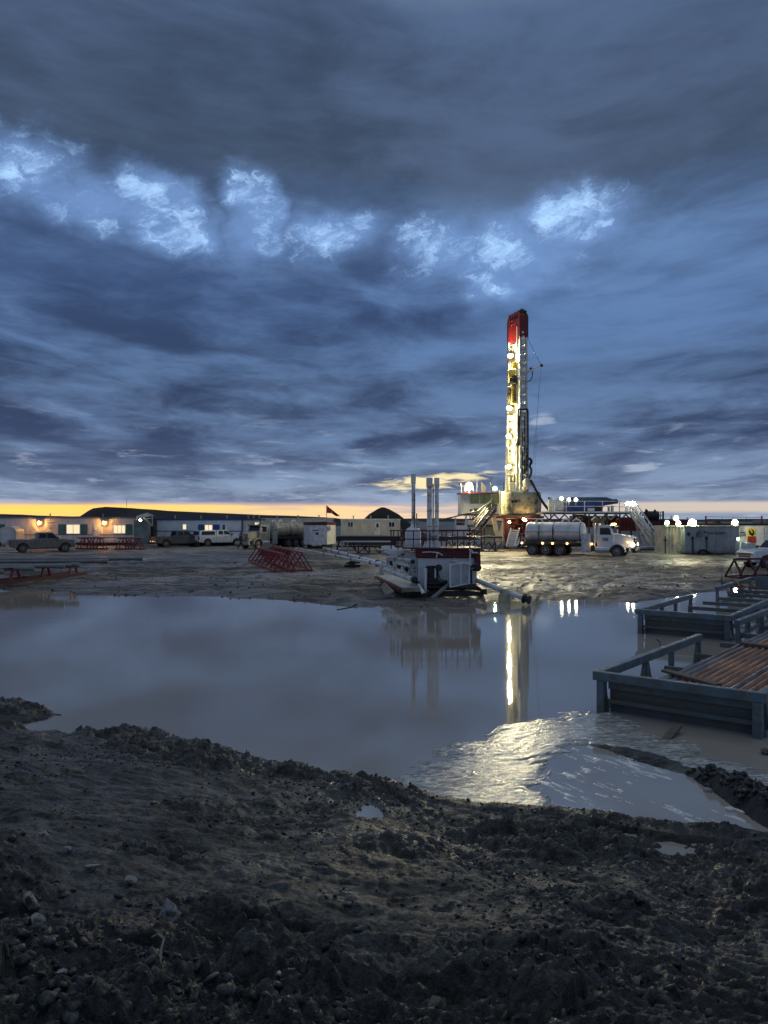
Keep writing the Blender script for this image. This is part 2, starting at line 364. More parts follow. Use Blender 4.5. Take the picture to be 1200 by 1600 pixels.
# ------------------------------------------------------------------ numpy noise
def _h(ix, iy, seed):
    n = (ix.astype(np.int64)*374761393 + iy.astype(np.int64)*668265263 + seed*974634777) & 0x7fffffff
    n = ((n ^ (n >> 13))*1274126177) & 0x7fffffff
    return ((n ^ (n >> 16)) & 0xffff)/65535.0
def vn(x, y, seed=0):
    ix, iy = np.floor(x), np.floor(y); fx, fy = x-ix, y-iy
    fx = fx*fx*fx*(fx*(fx*6-15)+10); fy = fy*fy*fy*(fy*(fy*6-15)+10)
    a, b, c, d = _h(ix, iy, seed), _h(ix+1, iy, seed), _h(ix, iy+1, seed), _h(ix+1, iy+1, seed)
    return (a*(1-fx)+b*fx)*(1-fy) + (c*(1-fx)+d*fx)*fy
def fbm(x, y, o=5, seed=0, gain=0.5):
    s = 0; a = 1; t = 0
    for i in range(o): s = s + a*vn(x*2**i + 13.1*i, y*2**i + 7.7*i, seed+i); t += a; a *= gain
    return s/t
def cells(x, y, seed=0):
    """distance to the nearest jittered point and that point's own random number"""
    ix, iy = np.floor(x), np.floor(y); best = np.full(x.shape, 9.0); rid = np.zeros(x.shape)
    for dx_ in (-1, 0, 1):
        for dy_ in (-1, 0, 1):
            cx, cy = ix+dx_, iy+dy_; jx, jy = _h(cx, cy, seed), _h(cx, cy, seed+31)
            d = np.hypot(cx+jx-x, cy+jy-y); r = _h(cx, cy, seed+57); m = d < best
            best = np.where(m, d, best); rid = np.where(m, r, rid)
    return best, rid
def sst(x, a, b):
    t = np.clip((x-a)/(b-a), 0, 1); return t*t*(3-2*t)

# ------------------------------------------------------------------ ground
NEAR = [(-900, 1010), (-300, 1045), (-60, 1078), (0, 1088), (40, 1094), (75, 1108), (112, 1121), (150, 1124), (200, 1130), (235, 1136), (300, 1156), (350, 1167), (400, 1184),
        (430, 1189), (500, 1206), (560, 1212), (620, 1224), (680, 1243), (760, 1254), (850, 1258), (950, 1268), (1050, 1283),
        (1130, 1290), (1200, 1300), (1400, 1320), (2000, 1400)]
FAR = [(-900, 912), (-100, 918), (0, 921), (60, 926), (120, 929), (230, 932), (400, 935), (480, 939), (520, 946), (600, 948), (720, 948), (760, 940), (830, 938),
       (900, 938), (990, 941), (1100, 925), (1200, 915), (2000, 905)]
def shoreY(u, tab): return (EYE-WATER)*1200/(np.interp(600+1200*u, [p[0] for p in tab], [p[1] for p in tab])-812)
BAR = [ground(px, py, WATER) for px, py in ((928, 1164), (975, 1172), (1010, 1183), (1060, 1200), (1100, 1214), (1150, 1238), (1200, 1268), (1290, 1310))]
def polydist(x, y, pts):
    best = np.full(x.shape, 99.0); tt = np.zeros(x.shape); n = len(pts)-1
    for i in range(n):
        ax, ay, bx, by = pts[i][0], pts[i][1], pts[i+1][0], pts[i+1][1]
        l2 = (bx-ax)**2+(by-ay)**2; t = np.clip(((x-ax)*(bx-ax)+(y-ay)*(by-ay))/l2, 0, 1)
        d = np.hypot(x-ax-t*(bx-ax), y-ay-t*(by-ay)); m = d < best
        best = np.where(m, d, best); tt = np.where(m, (i+t)/n, tt)
    return best, tt
def base_h(x, Y):
    u = x/np.maximum(Y, 0.8); ys = shoreY(u, NEAR); yf = shoreY(u, FAR)
    d = ys - Y
    D_ = np.maximum(ys-2.4, 1); s = 1.58/(D_*D_/(D_+1.8)); dp_ = np.maximum(d, 0)
    bank = WATER + 0.05*(1-np.exp(-dp_/0.12)) + s*dp_*dp_/(dp_+1.8)
    bank = np.where(d < 0, WATER + np.maximum(d*0.45, -0.35), bank)
    bank = np.minimum(bank, 1.58)
    f = Y - yf
    yard = WATER + np.where(f < 0, np.maximum(f*0.12, -0.35), 0.15*(1-np.exp(-np.maximum(f, 0)/1.3)))
    return np.where(Y < (ys+yf)/2, bank, yard), d, f
def trace(px, py):
    u = (px-600)/1200; k = (py-812)/1200; Y = np.linspace(1.6, 15, 4000)
    z = base_h(u*Y, Y)[0]; i = int(np.argmax(EYE - k*Y < z)); return u*Y[i], Y[i], float(z[i])
PUDDLES = [(577, 1270, 0.15, 0.40)]
PUD = []
for px, py, rx, ry in PUDDLES:
    a, b, c = trace(px, py); PUD.append((a, b, c-0.03, rx, ry))
TRACKS = [[(560, 940), (470, 912), (380, 893), (250, 882), (120, 868)], [(330, 934), (300, 912), (330, 890), (420, 872), (560, 868)], [(880, 936), (930, 905), (1010, 886), (1120, 874)],
          [(760, 936), (820, 900), (900, 882), (1040, 872)], [(230, 930), (330, 905), (480, 890), (590, 880)], [(980, 936), (900, 915), (800, 893), (700, 876)]]
TRW = [[ground(a, b_) for a, b_ in t_] for t_ in TRACKS]
def ruts(x, Y):
    out = np.zeros(x.shape); wob = (fbm(x*0.5, Y*0.5, 3, 131)-0.5)*0.5
    for tw in TRW:
        dd, _ = polydist(x, Y, tw); out = np.maximum(out, np.exp(-((np.abs(dd+wob)-0.85)/0.30)**2))
    return out*sst(fbm(x*0.6, Y*0.6, 2, 137), 0.22, 0.42)
def wetness(x, Y):
    _, d, f = base_h(x, Y); w_ = np.exp(-np.maximum(d, 0)/0.35)*(d > -0.6)
    w_ = np.maximum(w_, 0.85*np.exp(-((x - (1.25+0.33*(Y-2.2)))/0.5)**2)*sst(d, 0.0, 0.5)*(Y < 9)*sst(fbm(x*2, Y*2, 3, 141), 0.35, 0.55))
    w_ = np.maximum(w_, np.where(Y > 20, np.exp(-np.maximum(f, 0)/1.6)*(0.5+0.8*fbm(x*0.5, Y*0.4, 3, 143)), 0))
    w_ = np.maximum(w_, np.where(Y > 20, ruts(x, Y)*0.8, 0)); w_ = np.maximum(w_, np.where(Y > 20, 0.8*sst(fbm(x*0.14, Y*0.10, 4, 151), 0.53, 0.62), 0.55*sst(fbm(x*0.8, Y*1.1, 4, 153), 0.55, 0.66)))
    return np.clip(w_, 0, 1)
def height(x, Y, full=True):
    h, d, f = base_h(x, Y)
    u = x/np.maximum(Y, 0.8); near = d > -3
    # ---- near bank
    m = sst(d, -0.25, 0.5)
    lump = fbm(x*0.9, Y*0.9, 3, 3) - 0.5
    rough = 0.25 + 0.75*sst(fbm(x*0.7+9, Y*0.7, 2, 11), 0.38, 0.62)
    # worked, smoother lane across the left and middle, and the wheel track on the right
    lane = np.exp(-((Y - (7.6 - 0.25*(x+2)))/1.0)**2) * sst(x, 0.6, -0.6)
    rough = rough*(1-0.65*lane)
    mound = sst(x*0.9 + (Y-4.0)*1.15 + 1.2*(fbm(x, Y, 2, 21)-0.5), -1.2, -2.6) * sst(Y, 8.0, 6.5)
    rough = np.clip(rough + mound*0.7, 0, 1.25)
    track = np.exp(-((x - (1.15+0.33*(Y-2.2)))/0.42)**2) * sst(d, 0.2, 0.8)
    c1, r1 = cells(x*3.0 + 0.3*lump, Y*3.0, 5); c2, r2 = cells(x*7.5, Y*7.5, 6); c3, r3 = cells(x*17, Y*17, 8)
    clod = np.sqrt(np.clip(1-(c1/0.62)**2, 0, 1))*0.085*sst(r1, 0.35, 0.9) + np.sqrt(np.clip(1-(c2/0.6)**2, 0, 1))*0.045*sst(r2, 0.25, 0.9) \
        + np.sqrt(np.clip(1-(c3/0.6)**2, 0, 1))*0.026*(0.2+r3)
    ragged = (fbm(x*6, Y*6, 5, 15, 0.62)-0.5)*0.10 + (0.25-np.abs(fbm(x*2.8, Y*4.2, 5, 17, 0.6)-0.5))*0.20 + (0.2-np.abs(fbm(x*9, Y*12, 4, 19, 0.6)-0.5))*0.085
    tread = (0.25-np.abs(fbm(x*1.9+Y*0.6, Y*7.5, 4, 23, 0.6)-0.5))*0.13 - 0.02
    chev = np.sin((x*1.1 + Y*1.0)*2*math.pi/0.20)*0.018
    nb = lump*0.24*sst(d, 0.0, 2.2) + (clod*1.15 + ragged*1.25)*rough*(1-0.55*track) + tread*(lane*0.8 + 0.35) + chev*track - track*0.05 + mound*0.12 - 0.095*np.clip(rough, 0.3, 1)
    # lip of pushed-up mud along the waterline
    lip = np.exp(-((d-0.22)/0.18)**2) * sst(x, -3.2, -2.2) * 0.045*(0.5+fbm(x*3, Y*3, 2, 9))
    nb = nb*m + lip - 0.02
    nb = np.where(d < 0.5, np.maximum(nb, -0.02 - 0.1*np.exp(-((x+5.0)/1.6)**2)) , nb)
    # inlet behind the spit at the far left
    nb = nb - 0.45*np.exp(-((x+5.6)/1.1)**4 - ((Y-11.8 - 0.12*(x+5))/0.60)**2)
    # ---- mud bar in the shallow water
    bd, bt = polydist(x, Y, BAR)
    w = np.interp(bt, [0, 0.15, 0.3, 0.55, 1], [0.10, 0.34, 0.36, 0.16, 0.30]); hh = np.interp(bt, [0, 0.2, 0.5, 0.62, 1], [0.02, 0.03, 0.03, 0.13, 0.20])
    prof = np.exp(-(bd/w)**2)
    barz = WATER - 0.05 + (hh+0.05)*prof*(0.75+0.5*fbm(x*7, Y*7, 4, 41)) + prof*np.sqrt(np.clip(1-(c2/0.6)**2, 0, 1))*0.07*sst(bt, 0.5, 0.62)
    z1 = np.where(d > 0.9, h + nb, np.maximum(h + nb, np.where(prof > 0.05, barz, -9)))
    for a, b, c, rx, ry in PUD:
        q0 = np.exp(-(((x-a)/rx)**2 + ((Y-b)/ry)**2)*0.9*(0.7+0.6*fbm(x*4, Y*4, 3, 53)))
        z1 = np.where(q0 > 0.06, np.maximum(z1, z1*(1-sst(q0, 0.06, 0.2)) + sst(q0, 0.06, 0.2)*(c+0.05*fbm(x*8, Y*8, 3, 55))), z1)
        q = np.exp(-(((x-a)/rx)**2 + ((Y-b)/ry)**2)*(0.8+0.6*fbm(x*5, Y*5, 3, 51)))
        z1 = z1*(1-np.clip(q*1.3, 0, 1)) + (c-0.035)*np.clip(q*1.3, 0, 1)
    # ---- yard
    y1 = (fbm(x*0.35, Y*0.35, 4, 61)-0.5)*0.20 + (fbm(x*1.5, Y*1.1, 4, 65)-0.5)*0.17
    rut = np.abs(np.sin((x*0.23 - Y*0.11 + 1.2*fbm(x*0.08, Y*0.08, 2, 71))*2*math.pi*1.0))
    y1 = y1 - 0.05*sst(rut, 0.16, 0.0)*sst(fbm(x*0.05, Y*0.05, 2, 77), 0.4, 0.6)
    rt = ruts(x, Y); y1 = y1 - 0.05*rt + 0.02*np.exp(-((rt-0.35)/0.2)**2)*(rt > 0.02)
    z2 = h + y1*(0.35+0.65*sst(f, -2.0, 3.0)) + (fbm(x*0.7, Y*0.35, 4, 87)-0.5)*0.16*np.exp(-((f-0.2)/1.6)**2)
    return np.where(near, z1, z2)

rows = np.concatenate([np.geomspace(1.3, 14.5, 600), np.linspace(14.5, 27, 22)[1:], np.linspace(27, 60, 190)[1:], np.geomspace(60, 9000, 90)[1:]])
us = np.concatenate([-np.geomspace(6, 0.78, 30), np.linspace(-0.76, 0.76, 640), np.geomspace(0.78, 6, 30)])
U, Yg = np.meshgrid(us, rows)
X = U*Yg
Z = height(X, Yg)
def grid_mesh(name, X, Y, Z, mat):
    nr, nc = X.shape; me = bpy.data.meshes.new(name)
    co = np.stack([X, Y, Z], -1).reshape(-1, 3).astype(np.float32)
    i = np.arange(nr*nc).reshape(nr, nc)
    q = np.stack([i[:-1, :-1], i[:-1, 1:], i[1:, 1:], i[1:, :-1]], -1).reshape(-1, 4).astype(np.int32)
    me.vertices.add(len(co)); me.vertices.foreach_set('co', co.ravel())
    me.loops.add(q.size); me.loops.foreach_set('vertex_index', q.ravel())
    me.polygons.add(len(q)); me.polygons.foreach_set('loop_start', np.arange(0, q.size, 4, dtype=np.int32))
    me.update(calc_edges=True); me.shade_smooth(); me.materials.append(mat)
    ob = bpy.data.objects.new(name, me); COL.objects.link(ob); return ob

m = bpy.data.materials.new('wet_mud'); m.use_nodes = True; n = m.node_tree; E.nt = n; b = n.nodes['Principled BSDF']
g = n.nodes.new('ShaderNodeTexCoord'); o = E(g.outputs['Object'])
sp = n.nodes.new('ShaderNodeSeparateXYZ'); n.links.new(o.s, sp.inputs[0]); ox, oy, oz = (E(sp.outputs[i]) for i in range(3))
yardf = smooth(oy, 15, 24)
n_big = noise(o, 0.8, 4, 0.55); n_mid = noise(o, 4.0, 7, 0.62); n_fine = noise(o, 26, 6, 0.7)
n_grit = noise(o, 95, 4, 0.7)
mp2 = n.nodes.new('ShaderNodeMapping'); mp2.inputs['Scale'].default_value = (0.55, 1.9, 1.0); n.links.new(o.s, mp2.inputs[0]); n_str = noise(E(mp2.outputs[0]), 5.5, 6, 0.62, 0.4)
near_c = mix(smooth(n_mid*0.22 + n_str*0.33 + n_fine*0.25 + n_grit*0.20, 0.41, 0.60), (0.006, 0.0065, 0.006), (0.120, 0.126, 0.112))
near_c = mix(smooth(n_big, 0.52, 0.66)*smooth(oy, 3.5, 6.0)*0.55, near_c, (0.145, 0.150, 0.132))
mp = n.nodes.new('ShaderNodeMapping'); mp.inputs['Scale'].default_value = (0.5, 1.0, 1.0); n.links.new(o.s, mp.inputs[0]); os_ = E(mp.outputs[0])
y_big = noise(os_, 0.16, 5, 0.6, 0.6); y_mid = noise(os_, 0.9, 8, 0.66, 0.8); y_fine = noise(o, 3.5, 5, 0.6)
yard_c = mix(smooth(y_mid*0.65 + y_big*0.35, 0.41, 0.59), (0.06, 0.05, 0.036), (0.36, 0.31, 0.24))
yard_c = mix(smooth(y_fine, 0.50, 0.68)*0.6, yard_c, (0.11, 0.09, 0.065))
col = mix(yardf, near_c, yard_c)
at_ = n.nodes.new('ShaderNodeAttribute'); at_.attribute_name = 'wet'; wet = E(at_.outputs['Fac'])
col = mix(wet*(0.72 - yardf*0.12), col, (0.022, 0.019, 0.0145))
n.links.new(col.s, b.inputs['Base Color'])
at_ = n.nodes.new('ShaderNodeAttribute'); at_.attribute_name = 'wet'; wet = E(at_.outputs['Fac'])
wetn = smooth(n_big*0.5+n_mid*0.5, 0.62, 0.40)
wety = smooth(y_mid*0.5 + y_big*0.5, 0.60, 0.42)
rough_n = 0.30 + wetn*0.45; rough_y = 0.36 + wety*0.42
r = rough_n*(1.0-yardf) + rough_y*yardf
r = r*(1.0 - wet*(0.55 - yardf*0.35)); n.links.new(r.s, b.inputs['Roughness']); b.inputs['Specular IOR Level'].default_value = 0.5
bp = n.nodes.new('ShaderNodeBump'); bp.inputs['Strength'].default_value = 1.0; bp.inputs['Distance'].default_value = 0.045
hgt = (n_mid*0.5 + n_str*0.6 + n_fine*0.8 + n_grit*0.26)*(1.0-yardf*0.6) + (y_fine*1.6 + n_mid*0.8)*yardf
n.links.new(hgt.s, bp.inputs['Height']); n.links.new(bp.outputs[0], b.inputs['Normal'])
M['mud'] = m
gr = grid_mesh('ground', X, Yg, Z, m); tag(gr, kind='structure')
aw = gr.data.attributes.new('wet', 'FLOAT', 'POINT'); aw.data.foreach_set('value', wetness(X, Yg).astype(np.float32).ravel())
# the bank goes on behind the photographer
xb, yb_ = np.meshgrid(np.linspace(-60, 60, 241), np.linspace(-60, 1.302, 124))
zb = 1.60 + (fbm(xb*0.9, yb_*0.9, 5, 3)-0.5)*0.25
xb2 = xb; k = sst(yb_, 0.2, 1.3)
zb = zb - np.clip(np.abs(xb)-6, 0, 30)*0.12*(np.abs(xb) > 6)
zb = np.where(np.abs(xb) < 8, zb*(1-k) + k*(height(xb, np.full_like(xb, 1.31))-0.03), zb)
gb = grid_mesh('ground', xb, yb_, zb, m); tag(gb, kind='structure')

# ------------------------------------------------------------------ water
m = bpy.data.materials.new('muddy_water'); m.use_nodes = True; n = m.node_tree; E.nt = n; b = n.nodes['Principled BSDF']
g = n.nodes.new('ShaderNodeTexCoord'); o = E(g.outputs['Object'])
n1 = noise(o, 0.35, 3, 0.5); w1 = noise(o, 1.3, 3, 0.5); 
mp = n.nodes.new('ShaderNodeMapping'); mp.inputs['Scale'].default_value = (0.7, 1.6, 1.0); n.links.new(o.s, mp.inputs[0])
w2 = noise(E(mp.outputs[0]), 7.0, 3, 0.55)
n.links.new(mix(n1, (0.34, 0.305, 0.245), (0.42, 0.375, 0.305)).s, b.inputs['Base Color'])
b.inputs['Roughness'].default_value = 0.025; b.inputs['IOR'].default_value = 1.42
bp = n.nodes.new('ShaderNodeBump'); bp.inputs['Strength'].default_value = 0.085; bp.inputs['Distance'].default_value = 0.02
n.links.new((w1*0.7+w2*0.45).s, bp.inputs['Height']); n.links.new(bp.outputs[0], b.inputs['Normal'])
M['water'] = m
xs, ys_ = np.meshgrid(np.linspace(-120, 120, 41), np.linspace(5.5, 60, 12))
wt = grid_mesh('water', xs, ys_, np.full_like(xs, WATER), m); tag(wt, kind='structure')
for a, b_, c, rx, ry in PUD:
    mbp = MB(); mbp.add([(a+rx*1.45*math.cos(k*math.pi/8), b_+ry*1.35*math.sin(k*math.pi/8), c-0.012) for k in range(16)], [tuple(range(16))])
    tag(mbp.build('puddle_water', m), kind='structure')

# foam carried in by the stream, lower right
FOAM = [(612, 1222), (640, 1203), (690, 1178), (740, 1160), (790, 1140), (840, 1124), (900, 1119), (940, 1118), (985, 1135), (1010, 1150), (1060, 1160), (1110, 1180),
        (1165, 1195), (1215, 1215), (1240, 1262), (1190, 1255), (1120, 1218), (1060, 1196), (1000, 1178), (950, 1160), (900, 1165), (860, 1185), (870, 1215), (850, 1240), (880, 1275), (760, 1275), (680, 1262), (630, 1240)]
FP = [ground(a, b_, WATER) for a, b_ in FOAM]
def inside_dist(x, y, poly):
    d, _ = polydist(x, y, [(p[0], p[1]) for p in poly] + [(poly[0][0], poly[0][1])])
    ins = np.zeros(x.shape, bool); n_ = len(poly)
    for i in range(n_):
        x1, y1, x2, y2 = poly[i][0], poly[i][1], poly[(i+1)%n_][0], poly[(i+1)%n_][1]
        c = ((y1 > y) != (y2 > y)) & (x < (x2-x1)*(y-y1)/((y2-y1) if y2 != y1 else 1e-9)+x1)
        ins ^= c
    return np.where(ins, d, -d)
fx, fy = np.meshgrid(np.linspace(-0.4, 7.2, 460), np.linspace(7.6, 13.3, 400))
wx = fx + 0.35*(fbm(fx*1.6, fy*1.6, 3, 81)-0.5); wy = fy + 0.5*(fbm(fx*1.6, fy*1.6, 3, 85)-0.5)
fd = inside_dist(wx, wy, FP)
ang = 0.5; rxw = wx*math.cos(ang)+wy*math.sin(ang); ryw = -wx*math.sin(ang)+wy*math.cos(ang)
wr = np.abs(fbm(rxw*1.6 + 1.5*fbm(wx*2, wy*2, 3, 3), ryw*5.0, 5, 91, 0.6)-0.5)*2
rd = 1-np.abs(fbm(rxw*3.0, ryw*8.5, 4, 95, 0.6)-0.5)*2
hgt_ = 0.011*(1-wr) + 0.004*rd
flow = inside_dist(wx, wy, [ground(a, b_, WATER) for a, b_ in ((860, 1180), (930, 1165), (1100, 1225), (1215, 1285), (1230, 1330), (860, 1290), (840, 1250))])
an2 = -1.04; fxr = fx*math.cos(an2)+fy*math.sin(an2); fyr = -fx*math.sin(an2)+fy*math.cos(an2)
fleck = (fbm(fxr*4.0+5, fyr*17+2, 3, 101, 0.6) > 0.66) & (flow > 0.02) & (fbm(wx*0.9, wy*1.2, 2, 103) > 0.38)
cover = np.clip(fd/0.5, -1, 1) + (1-wr)*0.95 + (fbm(wx*1.3, wy*1.8, 3, 111)-0.5)*1.2 - 0.72
zf = np.where(cover > 0, WATER + 0.006 + hgt_*np.clip(cover*2.5, 0, 1), WATER - 0.02)
foam = bpy.data.materials.new('water_foam'); foam.use_nodes = True; n = foam.node_tree; E.nt = n; b = n.nodes['Principled BSDF']
g = n.nodes.new('ShaderNodeTexCoord'); o = E(g.outputs['Object'])
mp = n.nodes.new('ShaderNodeMapping'); mp.inputs['Rotation'].default_value = (0, 0, -ang); mp.inputs['Scale'].default_value = (1.2, 3.4, 1); n.links.new(o.s, mp.inputs[0])
f1 = noise(E(mp.outputs[0]), 4.0, 8, 0.7, 1.2); f2 = noise(o, 60, 3, 0.6)
n.links.new(mix(smooth(f1, 0.38, 0.66), (0.22, 0.195, 0.15), (0.68, 0.68, 0.63)).s, b.inputs['Base Color'])
n.links.new((smooth(f1, 0.3, 0.7)*0.22 + 0.10).s, b.inputs['Roughness'])
bp = n.nodes.new('ShaderNodeBump'); bp.inputs['Strength'].default_value = 0.40; bp.inputs['Distance'].default_value = 0.012
n.links.new((f1*1.0+f2*0.08).s, bp.inputs['Height']); n.links.new(bp.outputs[0], b.inputs['Normal'])
fw = material('white_froth', (0.8, 0.8, 0.78), 0.4, var=0.1, bump=0.3)
ff = grid_mesh('froth_flecks', fx, fy, np.where(fleck, WATER+0.008, WATER-0.015), fw)
tag(ff, 'white froth flecks drifting in streaks on the stream at lower right', 'froth', kind='stuff')
fo = grid_mesh('foam', fx, fy, zf, foam)
tag(fo, 'pale wrinkled foam spreading over the muddy water below the near pipe rack', 'foam', kind='stuff')

# ------------------------------------------------------------------ clods and stones
def rock_arrays(seed, sub=1, sharp=0.35):
    import bmesh
    bm = bmesh.new(); bmesh.ops.create_icosphere(bm, subdivisions=sub, radius=1.0); rr = random.Random(seed)
    pl = [(Vector((rr.gauss(0, 1), rr.gauss(0, 1), rr.gauss(0, 1))).normalized(), rr.uniform(1-sharp-0.25, 1-sharp*0.2)) for _ in range(9)]
    for v_ in bm.verts:
        v_.co *= rr.uniform(0.86, 1.1)
        for nrm, dd in pl:
            e = v_.co.dot(nrm) - dd
            if e > 0: v_.co -= nrm*e
    vs = np.array([v_.co[:] for v_ in bm.verts]); fs = np.array([[x.index for x in f_.verts] for f_ in bm.faces]); bm.free(); return vs, fs
protos = [rock_arrays(k, 1, 0.5) for k in range(10)]
rs = np.random.RandomState(5)
V_, F_ = [], []; off_ = 0
def put(x, y, z, s_, k):
    global off_
    vs, fs = protos[k]; a = rs.rand(3)*6.28
    ca, sa = math.cos(a[0]), math.sin(a[0]); cb, sb_ = math.cos(a[1]), math.sin(a[1])
    Rz = np.array([[ca, -sa, 0], [sa, ca, 0], [0, 0, 1]]); Rx = np.array([[1, 0, 0], [0, cb, -sb_], [0, sb_, cb]])
    p = (vs*np.array([1, rs.uniform(0.6, 1), rs.uniform(0.5, 0.85)])) @ Rx.T @ Rz.T * s_ + np.array([x, y, z+s_*0.15])
    V_.append(p); F_.append(fs+off_); off_ += len(p)
N = 30000
cy = 1.7 + (rs.rand(N)**0.8)*10.5; cx = (rs.rand(N)*1.5-0.75)*cy
_, dd_, _f = base_h(cx, cy); hz_ = height(cx, cy)
dens_ = fbm(cx*1.1, cy*1.1, 3, 33); md = sst(cx*0.9 + (cy-4.0)*1.15, -1.0, -2.4)
for i in range(N):
    if dd_[i] < 0.05 or hz_[i] < WATER: continue
    edge_ = math.exp(-((dd_[i]-0.25)/0.2)**2)
    if rs.rand() > 0.12 + 0.9*max(0, dens_[i]-0.45)*3 + 0.75*md[i] + 0.7*edge_: continue
    s_ = min(0.036, 0.007 + rs.gamma(1.2, 0.0075)) * (1.3 if md[i] > 0.5 else 1.0)
    put(cx[i], cy[i], hz_[i], s_, rs.randint(2, 10))
for i in range(240):          # clods standing along the bar
    tt = 0.55+0.45*rs.rand(); j = min(int(tt*(len(BAR)-1)), len(BAR)-2); q = tt*(len(BAR)-1)-j
    p = BAR[j].lerp(BAR[j+1], q); sx = p.x+rs.normal()*0.10; sy = p.y+rs.normal()*0.10
    put(sx, sy, float(height(np.array([sx]), np.array([sy]))[0]), 0.02+rs.rand()*0.055, rs.randint(0, 10))
def soup(name, V_, F_, mat):
    V2 = np.concatenate(V_).astype(np.float32); F2 = np.concatenate(F_).astype(np.int32); me = bpy.data.meshes.new(name)
    me.vertices.add(len(V2)); me.vertices.foreach_set('co', V2.ravel()); me.loops.add(F2.size); me.loops.foreach_set('vertex_index', F2.ravel())
    me.polygons.add(len(F2)); me.polygons.foreach_set('loop_start', np.arange(0, F2.size, 3, dtype=np.int32)); me.update(calc_edges=True)
    me.materials.append(mat); ob = bpy.data.objects.new(name, me); COL.objects.link(ob); return ob
mc = bpy.data.materials.new('clod_mud'); mc.use_nodes = True; n = mc.node_tree; E.nt = n; b = n.nodes['Principled BSDF']
gg = n.nodes.new('ShaderNodeNewGeometry'); g = n.nodes.new('ShaderNodeTexCoord'); ri = E(gg.outputs['Random Per Island']); n1 = noise(E(g.outputs['Object']), 60, 5, 0.7)
cc = mix(smooth(n1, 0.35, 0.65), (0.012, 0.012, 0.010), (0.085, 0.087, 0.076)); cc = mix(smooth(ri, 0.90, 1.0)*0.8, cc, (0.20, 0.195, 0.175)); n.links.new(cc.s, b.inputs['Base Color'])
n.links.new((ri*0.3 + 0.38).s, b.inputs['Roughness']); bp = n.nodes.new('ShaderNodeBump'); bp.inputs['Strength'].default_value = 0.8; bp.inputs['Distance'].default_value = 0.006; n.links.new(n1.s, bp.inputs['Height']); n.links.new(bp.outputs[0], b.inputs['Normal'])
tag(soup('mud_clods', V_, F_, mc), 'dark clods of mud and small stones littering the near bank', 'clods', kind='stuff')
V_, F_ = [], []; off_ = 0
N2 = 5200; cy = 27 + 30*rs.rand(N2)**1.4; cx = (rs.rand(N2)*1.5-0.75)*cy; hz_ = height(cx, cy); rt_ = ruts(cx, cy); dn_ = fbm(cx*0.4, cy*0.4, 3, 161)
for i in range(N2):
    if hz_[i] < WATER-0.03 or rs.rand() > 0.15 + 2.2*max(0, dn_[i]-0.42) + 0.5*(0.1 < rt_[i] < 0.6) + 0.5*(hz_[i] < WATER+0.05): continue
    put(cx[i], cy[i], hz_[i], min(0.13, 0.025 + rs.gamma(1.2, 0.02)), rs.randint(0, 10))
tag(soup('yard_clods', V_, F_, mc), 'dark lumps of churned mud scattered over the yard beyond the pond', 'clods', kind='stuff')
a, b_ = ground(527, 953, WATER), ground(560, 947, WATER); mb = MB(); mb.tube(a, b_, 0.03, 6); mb.tube(a.lerp(b_, 0.6), a.lerp(b_, 0.75)+Vector((0.1, 0.3, 0.06)), 0.015, 5)
tag(mb.build('stick', 'black'), 'dark stick floating near the far shore left of the skid', 'stick')
M['stone'] = material('grey_stone', (0.34, 0.335, 0.31), 0.75, dirt=(0.05, 0.042, 0.035), dirt_amt=0.55, nscale=9, bump=0.8, bscale=40)
M['boulder'] = material('muddy_boulder', (0.13, 0.118, 0.09), 0.8, dirt=(0.03, 0.025, 0.02), dirt_amt=0.5, nscale=7, bump=0.8, bscale=40)
STONES = [(262, 1402, 30, 'stone', 'pale pointed triangular stone standing in the dark mud'),
          (45, 1402, 30, 'stone', 'tall jagged grey stone near the left edge of the bank'),
          (58, 1426, 22, 'stone', 'rounded grey stone just below the tall jagged stone'),
          (142, 1353, 24, 'stone', 'long flat pale stone above the dark rubble heap'),
          (108, 1333, 20, 'stone', 'broad low grey stone behind the long flat pale stone'),
          (68, 1308, 12, 'stone', 'small pale stone high on the rubble at left'),
          (203, 1368, 16, 'stone', 'slanting grey flake of stone between flat and pointed stones'),
          (185, 1458, 8, 'stone', 'little white tipped pebble in the middle of the rubble'),
          (182, 1522, 14, 'stone', 'round brownish stone left of the curved root'),
          (97, 1530, 14, 'stone', 'grey lump of stone low on the left bank'),
          (680, 1556, 28, 'boulder', 'large smooth muddy boulder at the bottom of the photo'),
          (415, 1184, 17, 'boulder', 'dark clod of mud sitting at the edge of the water'),
          (1195, 1178, 14, 'boulder', 'black clod sticking out of the water at the right edge'),
          (1108, 1282, 12, 'stone', 'grey stone where the stream meets the near bank')]
for i, (px, py, w, mt, lb) in enumerate(STONES):
    if px == 1195: p = ground(px, py, WATER); x, y, z = p
    else:
        x, y, z = trace(px, py); z = float(height(np.array([x]), np.array([y]))[0])
    vs, fs = rock_arrays(100+i, 3, 0.45); s_ = w/1200*y*0.66
    if i == 0: vs = vs*np.array([1.1, 0.8, 1.15]); vs[:, :2] *= (1.25-0.75*np.clip((vs[:, 2:3]+0.8)/1.8, 0, 1))
    elif i == 1: vs = vs*np.array([0.8, 0.7, 1.2])
    elif i == 3: vs = vs*np.array([1.3, 0.8, 0.5])
    else: vs = vs*np.array([1.1, 0.9, 0.75])
    mb = MB(); mb.add([tuple(p_*s_) for p_ in vs], [tuple(int(q) for q in f_) for f_ in fs])
    st = mb.build('stone' if mt == 'stone' else 'boulder', M[mt], smoothed=True); st.location = (x, y, z + s_*0.38); tag(st, lb, 'stone')
x, y, z = trace(245, 1515)
